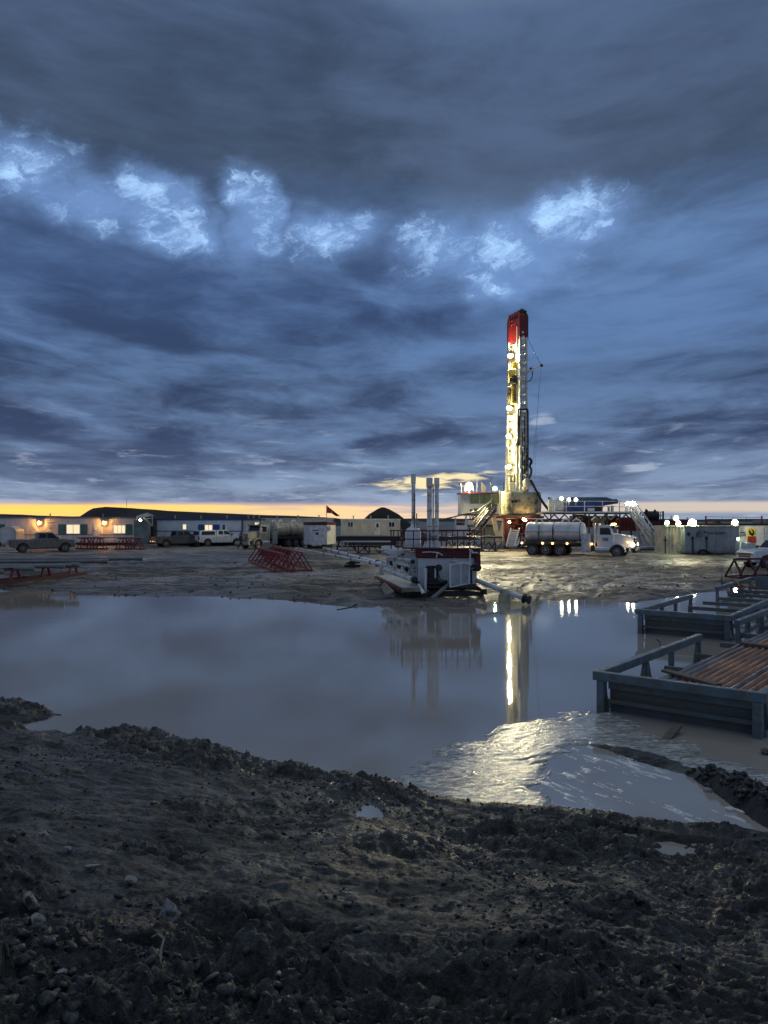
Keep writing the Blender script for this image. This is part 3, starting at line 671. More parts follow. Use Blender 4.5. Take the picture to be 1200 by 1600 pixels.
mb = MB(); mb.path([(x-0.045, y+0.09, z+0.075), (x-0.02, y+0.085, z+0.09), (x+0.01, y+0.06, z+0.085), (x+0.012, y+0.02, z+0.07), (x+0.02, y-0.02, z+0.06), (x+0.03, y-0.05, z+0.04)], 0.0045, 8)
tag(mb.build('root', 'wood_pale', smoothed=True), 'thin pale curved root lying on the rubble at bottom left', 'root')
# ------------------------------------------------------------------ hills and dirt piles
def ridge(name, pts, Y, depth, label=None):
    """hill from its skyline: (px, py) samples, rounded front and back slopes, uneven surface"""
    n_ = 120; pxs = np.linspace(pts[0][0], pts[-1][0], n_); top = np.interp(pxs, [p[0] for p in pts], [p[1] for p in pts])
    x = (pxs-600)/1200*Y; zt = EYE-(top-812)/1200*Y
    zt = zt + (fbm(x*0.08, x*0+3, 4, 9)-0.5)*0.0006*Y
    prof = [(-0.5, -0.12), (-0.3, 0.35), (-0.14, 0.72), (-0.04, 0.95), (0.05, 1.0), (0.3, 0.8), (0.7, 0.3), (1.0, -0.12)]
    Xr = np.repeat(x[None], len(prof), 0); Yr = np.array([[Y + a*depth]*n_ for a, _ in prof]); Yr = Yr + (fbm(Xr*0.1, Yr*0.1, 3, 2)-0.5)*depth*0.15
    Zr = np.array([zt*max(b_, 0) + (b_ < 0)*b_*2 for _, b_ in prof])
    o = grid_mesh(name, Xr, Yr, Zr, M['hillmat']); return tag(o, kind='structure')
ridge('hill', [(118, 812), (133, 805), (150, 793), (162, 791.5), (200, 793.5), (260, 798), (330, 801), (400, 804), (470, 806.5), (520, 809), (545, 812)], 420, 90)
ridge('hill', [(-700, 800), (-200, 801), (0, 803), (40, 805), (90, 806.5), (150, 807), (260, 808)], 1500, 500)
ridge('hill', [(560, 811.5), (640, 810), (690, 809.5), (720, 810.5), (800, 811), (1000, 810), (1100, 812), (1160, 810.5), (1300, 811.5), (1800, 810)], 1300, 300)
p = at(598, 813, 125); nn = 40
mb = MB(); prof = [(8.4, -0.6), (6.6, 0.5), (4.4, 2.2), (2.4, 3.9), (1.0, 4.75), (0.35, 5.0), (0.0, 5.05)]
ring = []
for i, (r_, h_) in enumerate(prof):
    for k in range(nn):
        a = 2*math.pi*k/nn; rr = r_*(1+0.07*math.sin(3*a+1)+0.05*math.sin(5*a+i)) ; ring.append((rr*math.cos(a), rr*math.sin(a), h_+0.1*rnd.random()))
mb.add(ring, [(i*nn+k, i*nn+(k+1)%nn, (i+1)*nn+(k+1)%nn, (i+1)*nn+k) for i in range(len(prof)-1) for k in range(nn)] + [tuple(range((len(prof)-1)*nn, len(prof)*nn))])
dp = mb.build('dirt_pile', 'hillmat', smoothed=True); dp.location = (p.x, 125, 0.0); tag(dp, 'dark conical dirt pile rising behind the beige site trailer', 'dirt pile')
mb = MB(); mb.tube(at(198, 792, 418), at(198, 781, 418), 0.12, 6); tag(mb.build('radio_mast', 'black'), 'thin radio mast standing on the dark flat topped hill', 'mast')

# ------------------------------------------------------------------ lamps
def bulb_thing(px, py, Y, r, mat, label, post_to=None, name='floodlight', cat='light', group=None, post=None):
    r *= (0.66 if r > 0.5 else 0.54); c = at(px, py, Y); t_ = thing(name, c, label, cat, group=group)
    mb = MB(); mb.ball((0, -r*0.35, 0), r*0.62, 10, (1, 0.6, 1)); mb.build('bulb', mat, t_, smoothed=True)
    mb = MB(); mb.lathe((0, r*0.40, 0), [(r*0.98, 0.04), (r*1.05, 0.0), (r*0.9, -r*0.25), (r*0.4, -r*0.34), (0.0, -r*0.36)], (0, 1, 0), 16); mb.build('lens', {'lamp_warm': 'halo_lens_warm', 'lamp_yard': 'halo_lens_warm', 'lamp_green': 'halo_lens_green'}.get(mat, 'halo_lens_soft'), t_, smoothed=True)  # self-glowing disc behind the bulb, added for its halo
    mb = MB(); mb.lathe((0, r*0.45, 0), [(r*1.02, 0), (r*0.95, r*0.35), (r*0.45, r*0.8), (r*0.2, r)], (0, 1, 0), 12); mb.build('housing', 'mid_steel', t_)
    mb = MB(); mb.bar((-r*1.1, r*0.5, 0), (-r*1.1, r*0.5, -r*1.2), 0.04); mb.bar((r*1.1, r*0.5, 0), (r*1.1, r*0.5, -r*1.2), 0.04); mb.bar((-r*1.1, r*0.5, -r*1.2), (r*1.1, r*0.5, -r*1.2), 0.04)
    if post_to is not None: mb.bar((0, r*0.5, -r*1.2), (0, r*0.5, -(post_to-py)/1200*Y), 0.07)
    mb.build('bracket', 'mid_steel', t_); return t_

# ------------------------------------------------------------------ site trailers
def site_trailer(x0, x1, ytop, ybot, Y, wallm, trimm, label, depth=3.0, belt=None, skirt=True):
    """long box of panels; windows and doors in px"""
    a, b_ = at(x0, ybot, Y), at(x1, ytop, Y)
    t_ = thing('site_trailer', ((a.x+b_.x)/2, Y, 0), label, 'trailer')
    zt = b_.z; zb_ = max(a.z, 0.35)
    mb = MB(); mb.box((a.x+0.02, Y+0.03, zb_), (b_.x-0.02, Y+depth, zt-0.16)); mb.build('wall', wallm, t_, world=True)
    n_ = max(2, round((b_.x-a.x)/1.25)); w_ = (b_.x-a.x)/n_
    base = None
    for i in range(n_):
        if base is None:
            mb = MB(); mb.box((a.x+0.02, Y, zb_), (a.x+w_-0.02, Y+0.028, zt-0.17)); base = mb.build('panel', wallm, t_, world=True)
        else:
            c = base.copy(); c.location.x = base.location.x + i*w_; COL.objects.link(c)
    mb = MB(); mb.box((a.x-0.08, Y-0.06, zt-0.16), (b_.x+0.08, Y+depth+0.06, zt-0.005)); mb.box((a.x-0.02, Y+0.1, zt-0.004), (b_.x+0.02, Y+depth, zt+0.03)); mb.build('roof', trimm, t_, world=True)
    mb = MB(); mb.box((a.x+0.4, Y+0.3, 0.02), (b_.x-0.4, Y+depth-0.3, zb_-0.003)); mb.build('skid_frame', 'black', t_, world=True)
    if belt:
        mb = MB(); q = at(0, belt, Y).z; mb.box((a.x, Y-0.02, q-0.05), (b_.x, Y-0.002, q+0.05)); mb.build('trim_strip', trimm, t_, world=True)
    mb = MB(); mb.box((a.x-0.03, Y-0.03, zb_), (a.x+0.06, Y-0.003, zt-0.165)); mb.build('corner_trim', trimm, t_, world=True)
    mb = MB(); mb.box((b_.x-0.06, Y-0.03, zb_), (b_.x+0.03, Y-0.003, zt-0.165)); mb.build('corner_trim', trimm, t_, world=True)
    for k in range(3):
        xx = a.x + (b_.x-a.x)*(0.2+0.3*k); mb = MB(); mb.tube((xx, Y+1.5, zt+0.03), (xx, Y+1.5, zt+0.35), 0.07, 8); mb.tube((xx, Y+1.5, zt+0.35), (xx, Y+1.5, zt+0.42), 0.13, 8); mb.build('roof_vent', 'mid_steel', t_, world=True)
    return t_
def window_on(t_, x0, y0, x1, y1, Y, pane='window_lit', frame='grey_white', mull=1, label=None):
    a, b_ = at(x0, y1, Y), at(x1, y0, Y); f_ = 0.07; mb = MB()
    mb.box((a.x, Y-0.05, a.z), (a.x+f_, Y-0.001, b_.z)); mb.box((b_.x-f_, Y-0.05, a.z), (b_.x, Y-0.001, b_.z))
    mb.box((a.x+f_, Y-0.05, a.z), (b_.x-f_, Y-0.001, a.z+f_)); mb.box((a.x+f_, Y-0.05, b_.z-f_), (b_.x-f_, Y-0.001, b_.z))
    for k in range(mull):
        xm = a.x + (b_.x-a.x)*(k+1)/(mull+1); mb.box((xm-0.025, Y-0.048, a.z+f_), (xm+0.025, Y-0.001, b_.z-f_))
    w_ = mb.build('window', frame, t_, world=True)
    mb = MB(); mb.box((a.x+f_, Y-0.015, a.z+f_), (b_.x-f_, Y-0.003, b_.z-f_)); mb.build('pane', pane, w_, world=True)
    if label: w_['label'] = label
    return w_
def slab_on(t_, name, x0, y0, x1, y1, Y, mat, proud=0.04):
    a, b_ = at(x0, y1, Y), at(x1, y0, Y); mb = MB(); mb.box((a.x, Y-proud, a.z), (b_.x, Y-0.001, b_.z)); return mb.build(name, mat, t_, world=True)
def door_on(t_, x0, y0, x1, y1, Y, mat, win=None, pane='window_dim'):
    d_ = slab_on(t_, 'door', x0, y0, x1, y1, Y, mat, 0.05)
    if win: 
        a, b_ = at(win[0], win[3], Y), at(win[2], win[1], Y); mb = MB(); mb.box((a.x, Y-0.06, a.z), (b_.x, Y-0.051, b_.z)); mb.build('pane', pane, d_, world=True)
    a = at(x0+1.4, (y0+y1)/2+1, Y); mb = MB(); mb.box((a.x-0.04, Y-0.11, a.z-0.06), (a.x+0.04, Y-0.052, a.z+0.06)); mb.build('handle', 'black', d_, world=True)
    return d_
Y = 92
T = site_trailer(-70, 210, 808, 849, Y, 'trailer', 'teal_grey', 'long pale grey site trailer with teal shutters and two orange lamps', belt=835.5)
for x0, x1 in ((-2, 8), (91, 103), (126, 137), (197, 207)): slab_on(T, 'shutter', x0, 819, x1, 835, Y, 'teal')
window_on(T, 103.5, 819, 125.5, 834.5, Y); window_on(T, 177, 820, 196.5, 834, Y, mull=2)
window_on(T, -30, 819, -8, 834.5, Y)
door_on(T, 146, 818, 155.5, 838, Y, 'grey_white', (148.5, 820.5, 153.5, 828))
for k, (yy, ww) in enumerate(((815.8, 11), (817.6, 8), (820.5, 11), (823.2, 10), (825.4, 7))):   # faded lines of a sign, too small to read
    slab_on(T, 'sign_line', 76.5, yy, 76.5+ww, yy+0.9, Y, 'teal_grey', 0.01)
mb = MB(); a, b_ = at(11, 842, 90), at(38, 822, 90); pts = [(a.x, a.z)]; 
for k in range(9): th = math.pi*(1-k/8); pts.append(((a.x+b_.x)/2 + (b_.x-a.x)/2*math.cos(th), b_.z-0.6 + 0.6*math.sin(th)))
pts.append((b_.x, a.z)); 
AT = thing('storage_tent', ((a.x+b_.x)/2, 88, 0), 'grey arch shaped storage box behind the muddy grey pickup', 'storage box')
mb.prism([(x_, max(z_, 0.02)) for x_, z_ in pts], 88, 90); mb.build('shell', 'trailer_beige', AT, world=True)
mb = MB(); mb.box((a.x+0.35, 87.94, 0.2), (b_.x-0.35, 87.999, b_.z-0.5)); mb.build('door', 'trailer', AT, world=True)
for i, px in enumerate((61, 163)):
    c = at(px, 817, Y-0.32); L_ = thing('wall_lamp', c, ['orange wall lamp glowing above the muddy grey pickup', 'orange wall lamp glowing right of the trailer door'][i], 'lamp', group='orange lamps on the pale grey trailer')
    mb = MB(); mb.ball((0, -0.12, 0), 0.13, 10); mb.build('bulb', 'lamp_sodium', L_, smoothed=True); mb = MB(); mb.ball((0, 0.1, 0), 0.30, 10, (1, 0.4, 1)); mb.build('lens', 'halo_lens_sodium', L_, smoothed=True)  # lens glows orange by itself, as the halo of the lamp
    mb = MB(); mb.bar((0, 0.1, 0.2), (0, 0.31, 0.2), 0.08); mb.lathe((0, 0, 0.22), [(0.32, 0), (0.2, 0.1), (0.05, 0.14)], (0, 0, 1), 10); mb.build('shade', 'dark_steel', L_)
# vestibule with white lamp
V = thing('entry_hut', at(221, 850, 89.5), 'teal grey plywood entry hut with a white lamp between two trailers', 'hut')
mb = MB(); R(mb, 210.5, 813, 231, 851, 89.5, 2.4); mb.build('wall', 'teal_grey', V, world=True)
slab_on(V, 'door', 213, 817, 223, 851, 89.5, 'teal_grey'); slab_on(V, 'door', 223.6, 819, 229, 842, 89.5, 'teal_grey', 0.03)
mb = MB(); mb.add([at(214, 806.5, 89), at(230, 802, 89), at(240, 806, 89), at(212, 810, 89), at(214, 805.5, 92), at(230, 801, 92), at(240, 805, 92), at(212, 809, 92)], [(0,1,2,3),(7,6,5,4),(0,4,5,1),(1,5,6,2),(2,6,7,3),(3,7,4,0)]); mb.build('roof', 'mid_steel', V, world=True)
mb = MB(); mb.bar(at(238, 822, 89), at(222, 806, 89), 0.1); mb.bar(at(238, 822, 89), at(238, 806, 89), 0.12); mb.bar(at(212, 812, 89), at(236, 810, 89), 0.09); mb.build('awning_frame', 'mid_steel', V, world=True)
mb = MB(); R(mb, 231.4, 812, 239.6, 850, 90.6, 1.5); tag(mb.build('dark_gap_block', 'black', world=True), 'black block standing for the shaded gap beside the teal grey entry hut', 'shade_block')  # solid black block put in for the shade between hut and trailer
bulb_thing(219.5, 812.5, 88.7, 0.26, 'lamp_white', 'white floodlight under the roof of the teal entry hut')
T = site_trailer(241, 378, 811, 849, Y, 'trailer_blue', 'blue', 'pale blue site trailer with dark blue shutters behind the parked pickups', belt=830)
for x0, x1 in ((310, 319), (333, 343)): slab_on(T, 'shutter', x0, 819.5, x1, 830, Y, 'blue')
window_on(T, 319.5, 819.5, 332.5, 830, Y, mull=1)
door_on(T, 284, 818, 293, 842, Y, 'trailer_blue', (286, 819.5, 291, 827), 'window_lit'); door_on(T, 346, 818, 353.5, 842, Y, 'trailer_blue', (348, 820, 351.5, 829), 'glass')
T = site_trailer(379, 407.5, 811, 847, Y, 'trailer_beige', 'navy', 'short beige trailer end with one warm lit window beside the blue trailer')
window_on(T, 397.5, 815.5, 406, 825.5, Y, 'window_lit'); door_on(T, 384, 819, 391, 842, Y, 'grey_white', None)
T = site_trailer(408.5, 519, 810, 838, 99, 'trailer_beige', 'trailer_beige', 'long low grey trailer behind the dusty vacuum tank truck')
window_on(T, 420, 817, 430, 827, 99, 'glass')
T = site_trailer(533, 625, 811, 840, 93, 'trailer_beige', 'grey_white', 'beige site trailer with white door in front of the dirt pile')
window_on(T, 543, 815, 552, 824, 93, 'glass', mull=1); window_on(T, 607, 815, 617, 824, 93, 'glass', mull=1)
door_on(T, 585.5, 815.5, 594, 836.5, 93, 'white', (588, 818, 591.5, 824), 'glass')
# flag
F = thing('flag', at(510.5, 815, 91), 'red and white flag drooping from a thin pole behind the white shed', 'flag')
mb = MB(); mb.tube((at(510.5, 850, 91)), at(510, 789.5, 91), 0.04, 6); mb.build('pole', 'mid_steel', F, world=True)
def cloth(pts, n_, mat, name):
    A, B_, C_, D_ = pts; vs = []; 
    for i in range(n_+1):
        t__ = i/n_
        for k in range(5):
            s__ = k/4; q = A.lerp(B_, t__).lerp(D_.lerp(C_, t__), s__); vs.append((q.x, q.y+0.12*math.sin(t__*9+s__*2), q.z))
    mb = MB(); mb.add(vs, [(i*5+k, i*5+k+1, i*5+k+6, i*5+k+5) for i in range(n_) for k in range(4)]); o = mb.build(name, mat, F, world=True, smoothed=True)
    sm = o.modifiers.new('thick', 'SOLIDIFY'); sm.thickness = 0.01; return o
cloth((at(510.6, 790, 91), at(519, 796.5, 91), at(518, 802, 91), at(510.6, 801.5, 91)), 8, 'flag', 'red_cloth')
cloth((at(519, 796.6, 91), at(531.5, 806.5, 91), at(525, 806.5, 91), at(518, 802, 91)), 8, 'dark_red', 'red_tip')

# ------------------------------------------------------------------ white shed with red roof
S_ = thing('tool_shed', at(497, 855, 84), 'small white shed with dark red roof band and a warning sign', 'shed')
A0, A1, A2, A3 = at(474.5, 850, 84.2), at(484.5, 854, 82.5), at(511, 854, 82.5), at(521, 850, 85)
zt = at(0, 820.5, 82.5).z; zb_ = 0.42
foot = [(A0.x, A0.y), (A1.x, A1.y), (A2.x, A2.y), (A3.x, A3.y), (A3.x+0.1, 87.5), (A0.x+0.4, 87.5)]
mb = MB(); mb.prism(foot, zb_, zt, 'xy'); mb.build('wall', 'white', S_, world=True)
cx_ = sum(p_[0] for p_ in foot)/6; cy_ = sum(p_[1] for p_ in foot)/6
mb = MB(); mb.prism([(cx_+(a-cx_)*1.02, cy_+(b-cy_)*1.02) for a, b in foot], zt+0.003, zt+0.33, 'xy'); mb.build('roof', 'dark_red', S_, world=True)
mb = MB(); mb.prism([(cx_+(a-cx_)*0.8, cy_+(b-cy_)*0.8) for a, b in foot], 0.05, zb_-0.002, 'xy'); mb.build('skid', 'black', S_, world=True)
slab_on(S_, 'door', 487, 823, 502, 853, 82.5, 'white', 0.03)
slab_on(S_, 'door_seam', 502.6, 823, 503.2, 853, 82.5, 'trailer', 0.012)
sg = slab_on(S_, 'sign', 487.5, 827.5, 498.5, 837.5, 82.5, 'white_clean', 0.045)
def on_sign(x0, y0, x1, y1, m_, parent=sg, Y_=82.5, pr=0.055): mb = MB(); a, b_ = at(x0, y1, Y_), at(x1, y0, Y_); mb.box((a.x, Y_-pr, a.z), (b_.x, Y_-pr+0.008, b_.z)); return mb.build('sign_print', m_, parent, world=True)
on_sign(487.8, 828, 498.2, 829.6, 'lettering'); on_sign(493, 831.8, 498, 835.6, 'dark_red'); on_sign(488.3, 832, 491.5, 832.6, 'lettering'); on_sign(488.3, 834, 490.8, 834.6, 'lettering')
mb = MB(); mb.add([(A0.x+0.27, A0.y-0.30, 1.9), (A0.x+0.27+0.09, A0.y-0.52, 1.9), (A0.x+0.36, A0.y-0.52, 2.6), (A0.x+0.27, A0.y-0.30, 2.6)], [(0, 1, 2, 3)])
o_ = mb.build('side_vent', 'black', S_, world=True); sm = o_.modifiers.new('thick', 'SOLIDIFY'); sm.thickness = 0.04
slab_on(S_, 'wall_box', 512, 822, 517, 829, 83, 'grey_white', 0.5)

# ------------------------------------------------------------------ pickups
def wheel(parent, x, y, r, w, tread='tyre', side=-1):
    mb = MB(); mb.lathe((x, y-w/2, r), [(r*0.62, 0), (r*0.93, 0.0), (r, w*0.18), (r, w*0.82), (r*0.93, w), (r*0.62, w)], (0, 1, 0), 22)
    wh = mb.build('wheel', tread, parent, smoothed=True)
    yo = y + side*w/2
    mb = MB(); mb.lathe((x, yo, r), [(r*0.60, -side*0.02*0), (r*0.58, side*0.015), (r*0.30, -side*0.02), (r*0.26, side*0.03), (r*0.12, side*0.05)], (0, 1, 0), 16)
    mb.build('rim', 'rim', wh, smoothed=True); return wh
def pickup(loc, heading, paint, label, canopy=None, L0=-1.15, axle=3.75):
    t_ = thing('pickup_truck', loc, label, 'pickup truck', heading)
    wr_ = 0.42; arch = wr_+0.09
    def arcpts(xc): return [(xc+arch*math.cos(a), 0.42+arch*math.sin(a)) for a in np.linspace(math.pi, 0, 9)]
    poly = [(L0+0.06, 1.22), (L0, 0.95), (L0+0.03, 0.55)] + arcpts(0.0) + [(axle-arch-0.05, 0.42)] + arcpts(axle) + [(axle+0.88, 0.45), (axle+0.97, 0.7), (axle+0.94, 1.05), (axle+0.80, 1.17), (axle-0.45, 1.28), (axle-0.62, 1.30), (1.15, 1.28), (1.1, 1.22)]
    mb = MB(); mb.prism(poly, -0.97, 0.97); body = mb.build('body', paint, t_, bevel=0.05)
    mb = MB(); mb.box((L0+0.12, -0.82, 1.221), (1.02, 0.82, 1.226)); mb.build('bed', 'black', t_)  # flat black sheet stands for the shaded hollow of the bed
    # cab
    xa, xb_, xc, xd = 1.12, 1.42, 2.62, 3.20; y0, y1 = 0.94, 0.76; zb2, zt2 = 1.27, 1.90
    mb = MB(); mb.add([(xa, -y0, zb2), (xd, -y0, zb2), (xd, y0, zb2), (xa, y0, zb2), (xb_-0.12, -y1, zt2), (xc, -y1, zt2), (xc, y1, zt2), (xb_-0.12, y1, zt2)],
                      [(0,3,2,1),(4,5,6,7),(0,1,5,4),(1,2,6,5),(2,3,7,6),(3,0,4,7)]); mb.build('cab', paint, t_, bevel=0.05)
    def side(s_):
        def P_(x, f): return (x, s_*((y0+(y1-y0)*f)+0.006), zb2+(zt2-zb2)*f)
        for nm, q in (('rear_side_window', ((1.36, .15), (2.02, .15), (2.02, .86), (1.46, .86))), ('front_side_window', ((2.12, .15), (2.98, .15), (2.62, .86), (2.12, .86)))):
            mb = MB(); pts = [P_(x, f) for x, f in q]; mb.add(pts + [(a, b-s_*0.012, c) for a, b, c in pts], [(0,1,2,3),(7,6,5,4),(0,4,5,1),(1,5,6,2),(2,6,7,3),(3,7,4,0)]); mb.build(nm, 'glass', t_)
    side(1); side(-1)
    def quad(nm, pts, off, mat_):
        mb = MB(); o2 = Vector(off); mb.add(pts + [tuple(Vector(p_)-o2) for p_ in pts], [(0,1,2,3),(7,6,5,4),(0,4,5,1),(1,5,6,2),(2,6,7,3),(3,7,4,0)]); return mb.build(nm, mat_, t_)
    quad('windscreen', [(3.135, -0.82, 1.36), (3.135, 0.82, 1.36), (2.71, 0.70, 1.83), (2.71, -0.70, 1.83)], (0.014, 0, 0.012), 'glass')
    quad('rear_window', [(1.14, 0.74, 1.38), (1.14, -0.74, 1.38), (1.26, -0.64, 1.82), (1.26, 0.64, 1.82)], (-0.02, 0, 0.0), 'glass')
    fx_ = axle+0.955
    mb = MB(); mb.box((fx_-0.06, -0.62, 0.66), (fx_+0.012, 0.62, 1.02)); mb.build('grille', 'black', t_)
    mb = MB(); mb.box((fx_-0.02, -0.6, 0.84), (fx_+0.03, 0.6, 0.88)); mb.build('grille_bar', 'chrome', t_)
    for s_ in (-1, 1):
        mb = MB(); mb.box((fx_-0.14, s_*0.64, 0.86), (fx_+0.012, s_*0.975, 1.03)); mb.build('headlight', 'chrome', t_, bevel=0.02)
        mb = MB(); mb.box((L0-0.012, s_*0.78, 0.78), (L0+0.08, s_*0.98, 1.18)); mb.build('tail_light', 'dark_red', t_)
        mb = MB(); mb.box((2.95, s_*0.98, 1.27), (3.12, s_*1.2, 1.46)); mb.build('side_mirror', 'black', t_, bevel=0.02)
        mb = MB(); mb.box((2.2, s_*0.972, 1.1), (2.38, s_*0.985, 1.14)); mb.box((1.3, s_*0.972, 1.1), (1.45, s_*0.985, 1.14)); mb.build('door_handle', 'black', t_)
        wheel(t_, 0.0, s_*0.84, wr_, 0.27, side=s_); wheel(t_, axle, s_*0.84, wr_, 0.27, side=s_)
    mb = MB(); mb.box((L0-0.14, -0.95, 0.52), (L0-0.003, 0.95, 0.72)); mb.build('rear_bumper', 'chrome', t_, bevel=0.03)
    mb = MB(); mb.box((fx_-0.12, -0.96, 0.44), (fx_+0.12, 0.96, 0.66)); mb.build('front_bumper', 'chrome', t_, bevel=0.04)
    mb = MB(); mb.box((L0-0.03, -0.76, 0.74), (L0-0.004, 0.76, 1.19)); tg = mb.build('tailgate', paint, t_, bevel=0.01)
    mb = MB(); mb.box((0.6, -0.6, 0.34), (axle-0.6, 0.6, 0.46)); mb.build('underbody', 'black', t_)
    for xx in (1.08, 2.07, 3.06):
        mb = MB(); mb.box((xx-0.008, -0.9745, 0.5), (xx+0.008, -0.9705, 1.26)); mb.box((xx-0.008, 0.9705, 0.5), (xx+0.008, 0.9745, 1.26)); mb.build('door_seam', 'black', t_)
    if canopy:
        mb = MB(); mb.add([(L0+0.06, -0.94, 1.23), (1.1, -0.94, 1.23), (1.1, 0.94, 1.23), (L0+0.06, 0.94, 1.23), (L0+0.28, -0.78, 1.86), (1.14, -0.78, 1.88), (1.14, 0.78, 1.88), (L0+0.28, 0.78, 1.86)],
                          [(0,3,2,1),(4,5,6,7),(0,1,5,4),(1,2,6,5),(2,3,7,6),(3,0,4,7)]); cp = mb.build('canopy', paint, t_, bevel=0.04)
        for s_ in (-1, 1):
            mb = MB(); pts = [(L0+0.35, s_*0.925, 1.34), (0.95, s_*0.925, 1.34), (0.95, s_*0.82, 1.76), (L0+0.45, s_*0.82, 1.76)]
            mb.add(pts+[(a, b-s_*0.02, c) for a, b, c in pts], [(0,1,2,3),(7,6,5,4),(0,4,5,1),(1,5,6,2),(2,6,7,3),(3,7,4,0)]); mb.build('canopy_window', 'glass', cp)
        pts = [(L0+0.07, 0.75, 1.34), (L0+0.07, -0.75, 1.34), (L0+0.21, -0.65, 1.78), (L0+0.21, 0.65, 1.78)]; mb = MB()
        mb.add(pts+[(a+0.02, b, c) for a, b, c in pts], [(0,1,2,3),(7,6,5,4),(0,4,5,1),(1,5,6,2),(2,6,7,3),(3,7,4,0)]); mb.build('rear_glass', 'glass', cp)
    return t_
def yard_z(x, y): return float(height(np.array([x]), np.array([y]))[0])
def place(px, Y_, dz=0.0): x = (px-600)/1200*Y_; return (x, Y_, yard_z(x, Y_)+dz)
def car_spot(px, Y_, h_, off=0.97):
    """ground point so that the near rear wheel is seen at px"""
    x = (px-600)/1200*Y_; return (x - math.sin(h_)*off, Y_ + math.cos(h_)*off, yard_z(x, Y_))
h_ = math.radians(32)
pickup(car_spot(36, 72.5, h_), h_, 'grey_paint', 'muddy grey crew cab pickup at the far left below an orange lamp')
h_ = math.radians(36)
pickup(car_spot(260, 87, h_), h_, 'green_grey_paint', 'dark grey pickup with open bed parked left of the white one')
h_ = math.radians(40)
pickup(car_spot(325, 89, h_), h_, 'white_truck', 'white pickup with a white bed canopy in front of the blue trailer', canopy=True)
h_ = math.radians(188)
x_, Y_ = 26.0, 51.5
pk = pickup((28.1, 50.6, yard_z(26, 52)+0.02), h_, 'white_truck', 'white pickup cut off by the right edge before the poster container')

# ------------------------------------------------------------------ walking person
Pz = place(376, 79)
PR = thing('person', Pz, 'person in dark work clothes walking across the muddy yard', 'person', math.radians(0))
def skinned(name, J, edges, mat, parent, lev=2, root=0):
    me = bpy.data.meshes.new(name); me.from_pydata([j[:3] for j in J], edges, []); me.update(); o = bpy.data.objects.new(name, me); COL.objects.link(o); o.parent = parent
    sk = o.modifiers.new('skin', 'SKIN'); sk.use_smooth_shade = True; sv = me.skin_vertices[0].data
    for i, j in enumerate(J): sv[i].radius = (j[3], j[4] if len(j) > 4 else j[3]); sv[i].use_root = (i == root)
    sb_ = o.modifiers.new('sub', 'SUBSURF'); sb_.levels = lev; sb_.render_levels = lev; me.materials.append(M[mat]); return o
J = [(0, 0, 0.98, .15, .11), (0.01, 0, 1.15, .15, .11), (0.03, 0, 1.36, .18, .12), (0.04, 0, 1.49, .07), (0.06, 0, 1.57, .05),
     (0.0, -0.09, 0.93, .10), (0.20, -0.10, 0.53, .07), (0.34, -0.10, 0.10, .05), (0.47, -0.10, 0.05, .045),
     (0.0, 0.09, 0.93, .10), (-0.08, 0.10, 0.52, .07), (-0.34, 0.10, 0.16, .05), (-0.25, 0.10, 0.05, .045),
     (0.03, -0.20, 1.42, .07), (-0.10, -0.25, 1.16, .05), (-0.02, -0.25, 0.92, .04),
     (0.03, 0.20, 1.42, .07), (0.10, 0.25, 1.16, .05), (0.25, 0.24, 0.97, .04)]
skinned('body', J, [(0,1),(1,2),(2,3),(3,4),(0,5),(5,6),(6,7),(7,8),(0,9),(9,10),(10,11),(11,12),(2,13),(13,14),(14,15),(2,16),(16,17),(17,18)], 'cloth', PR)
mb = MB(); mb.ball((0.08, 0, 1.68), 0.105, 10, (1, 0.82, 1.2)); mb.ball((0.185, 0, 1.67), 0.018, 6); mb.build('head', 'skin', PR, smoothed=True)
mb = MB(); mb.ball((0.07, 0, 1.72), 0.125, 10, (1.05, 0.9, 0.9)); mb.lathe((0.09, 0, 1.74), [(0.16, 0), (0.16, 0.015), (0.12, 0.03)], (0, 0, 1), 12); mb.build('hard_hat', 'cloth2', PR, smoothed=True)
for s_, q in ((-1, (-0.01, -0.25, 0.87)), (1, (0.29, 0.24, 0.93))):
    mb = MB(); mb.ball(q, 0.045, 6, (0.7, 0.5, 1.0))
    for k in range(4): mb.path([(q[0]+0.03-0.018*k, q[1], q[2]-0.03), (q[0]+0.035-0.018*k, q[1], q[2]-0.075+0.006*abs(k-1.5)), (q[0]+0.05-0.018*k, q[1]-s_*0.01, q[2]-0.10)], 0.009, 6)
    mb.path([(q[0]+0.03, q[1], q[2]+0.01), (q[0]+0.06, q[1], q[2]-0.03)], 0.01, 6); mb.build('hand', 'skin', PR, smoothed=True)
mb = MB(); mb.lathe((0.02, 0, 1.0), [(0.15, 0), (0.175, 0.12), (0.2, 0.38), (0.15, 0.47), (0.08, 0.5)], (0.05, 0, 1), 14)
o_ = mb.build('jacket', 'cloth2', PR, smoothed=True); o_.scale = (0.8, 1.05, 1)

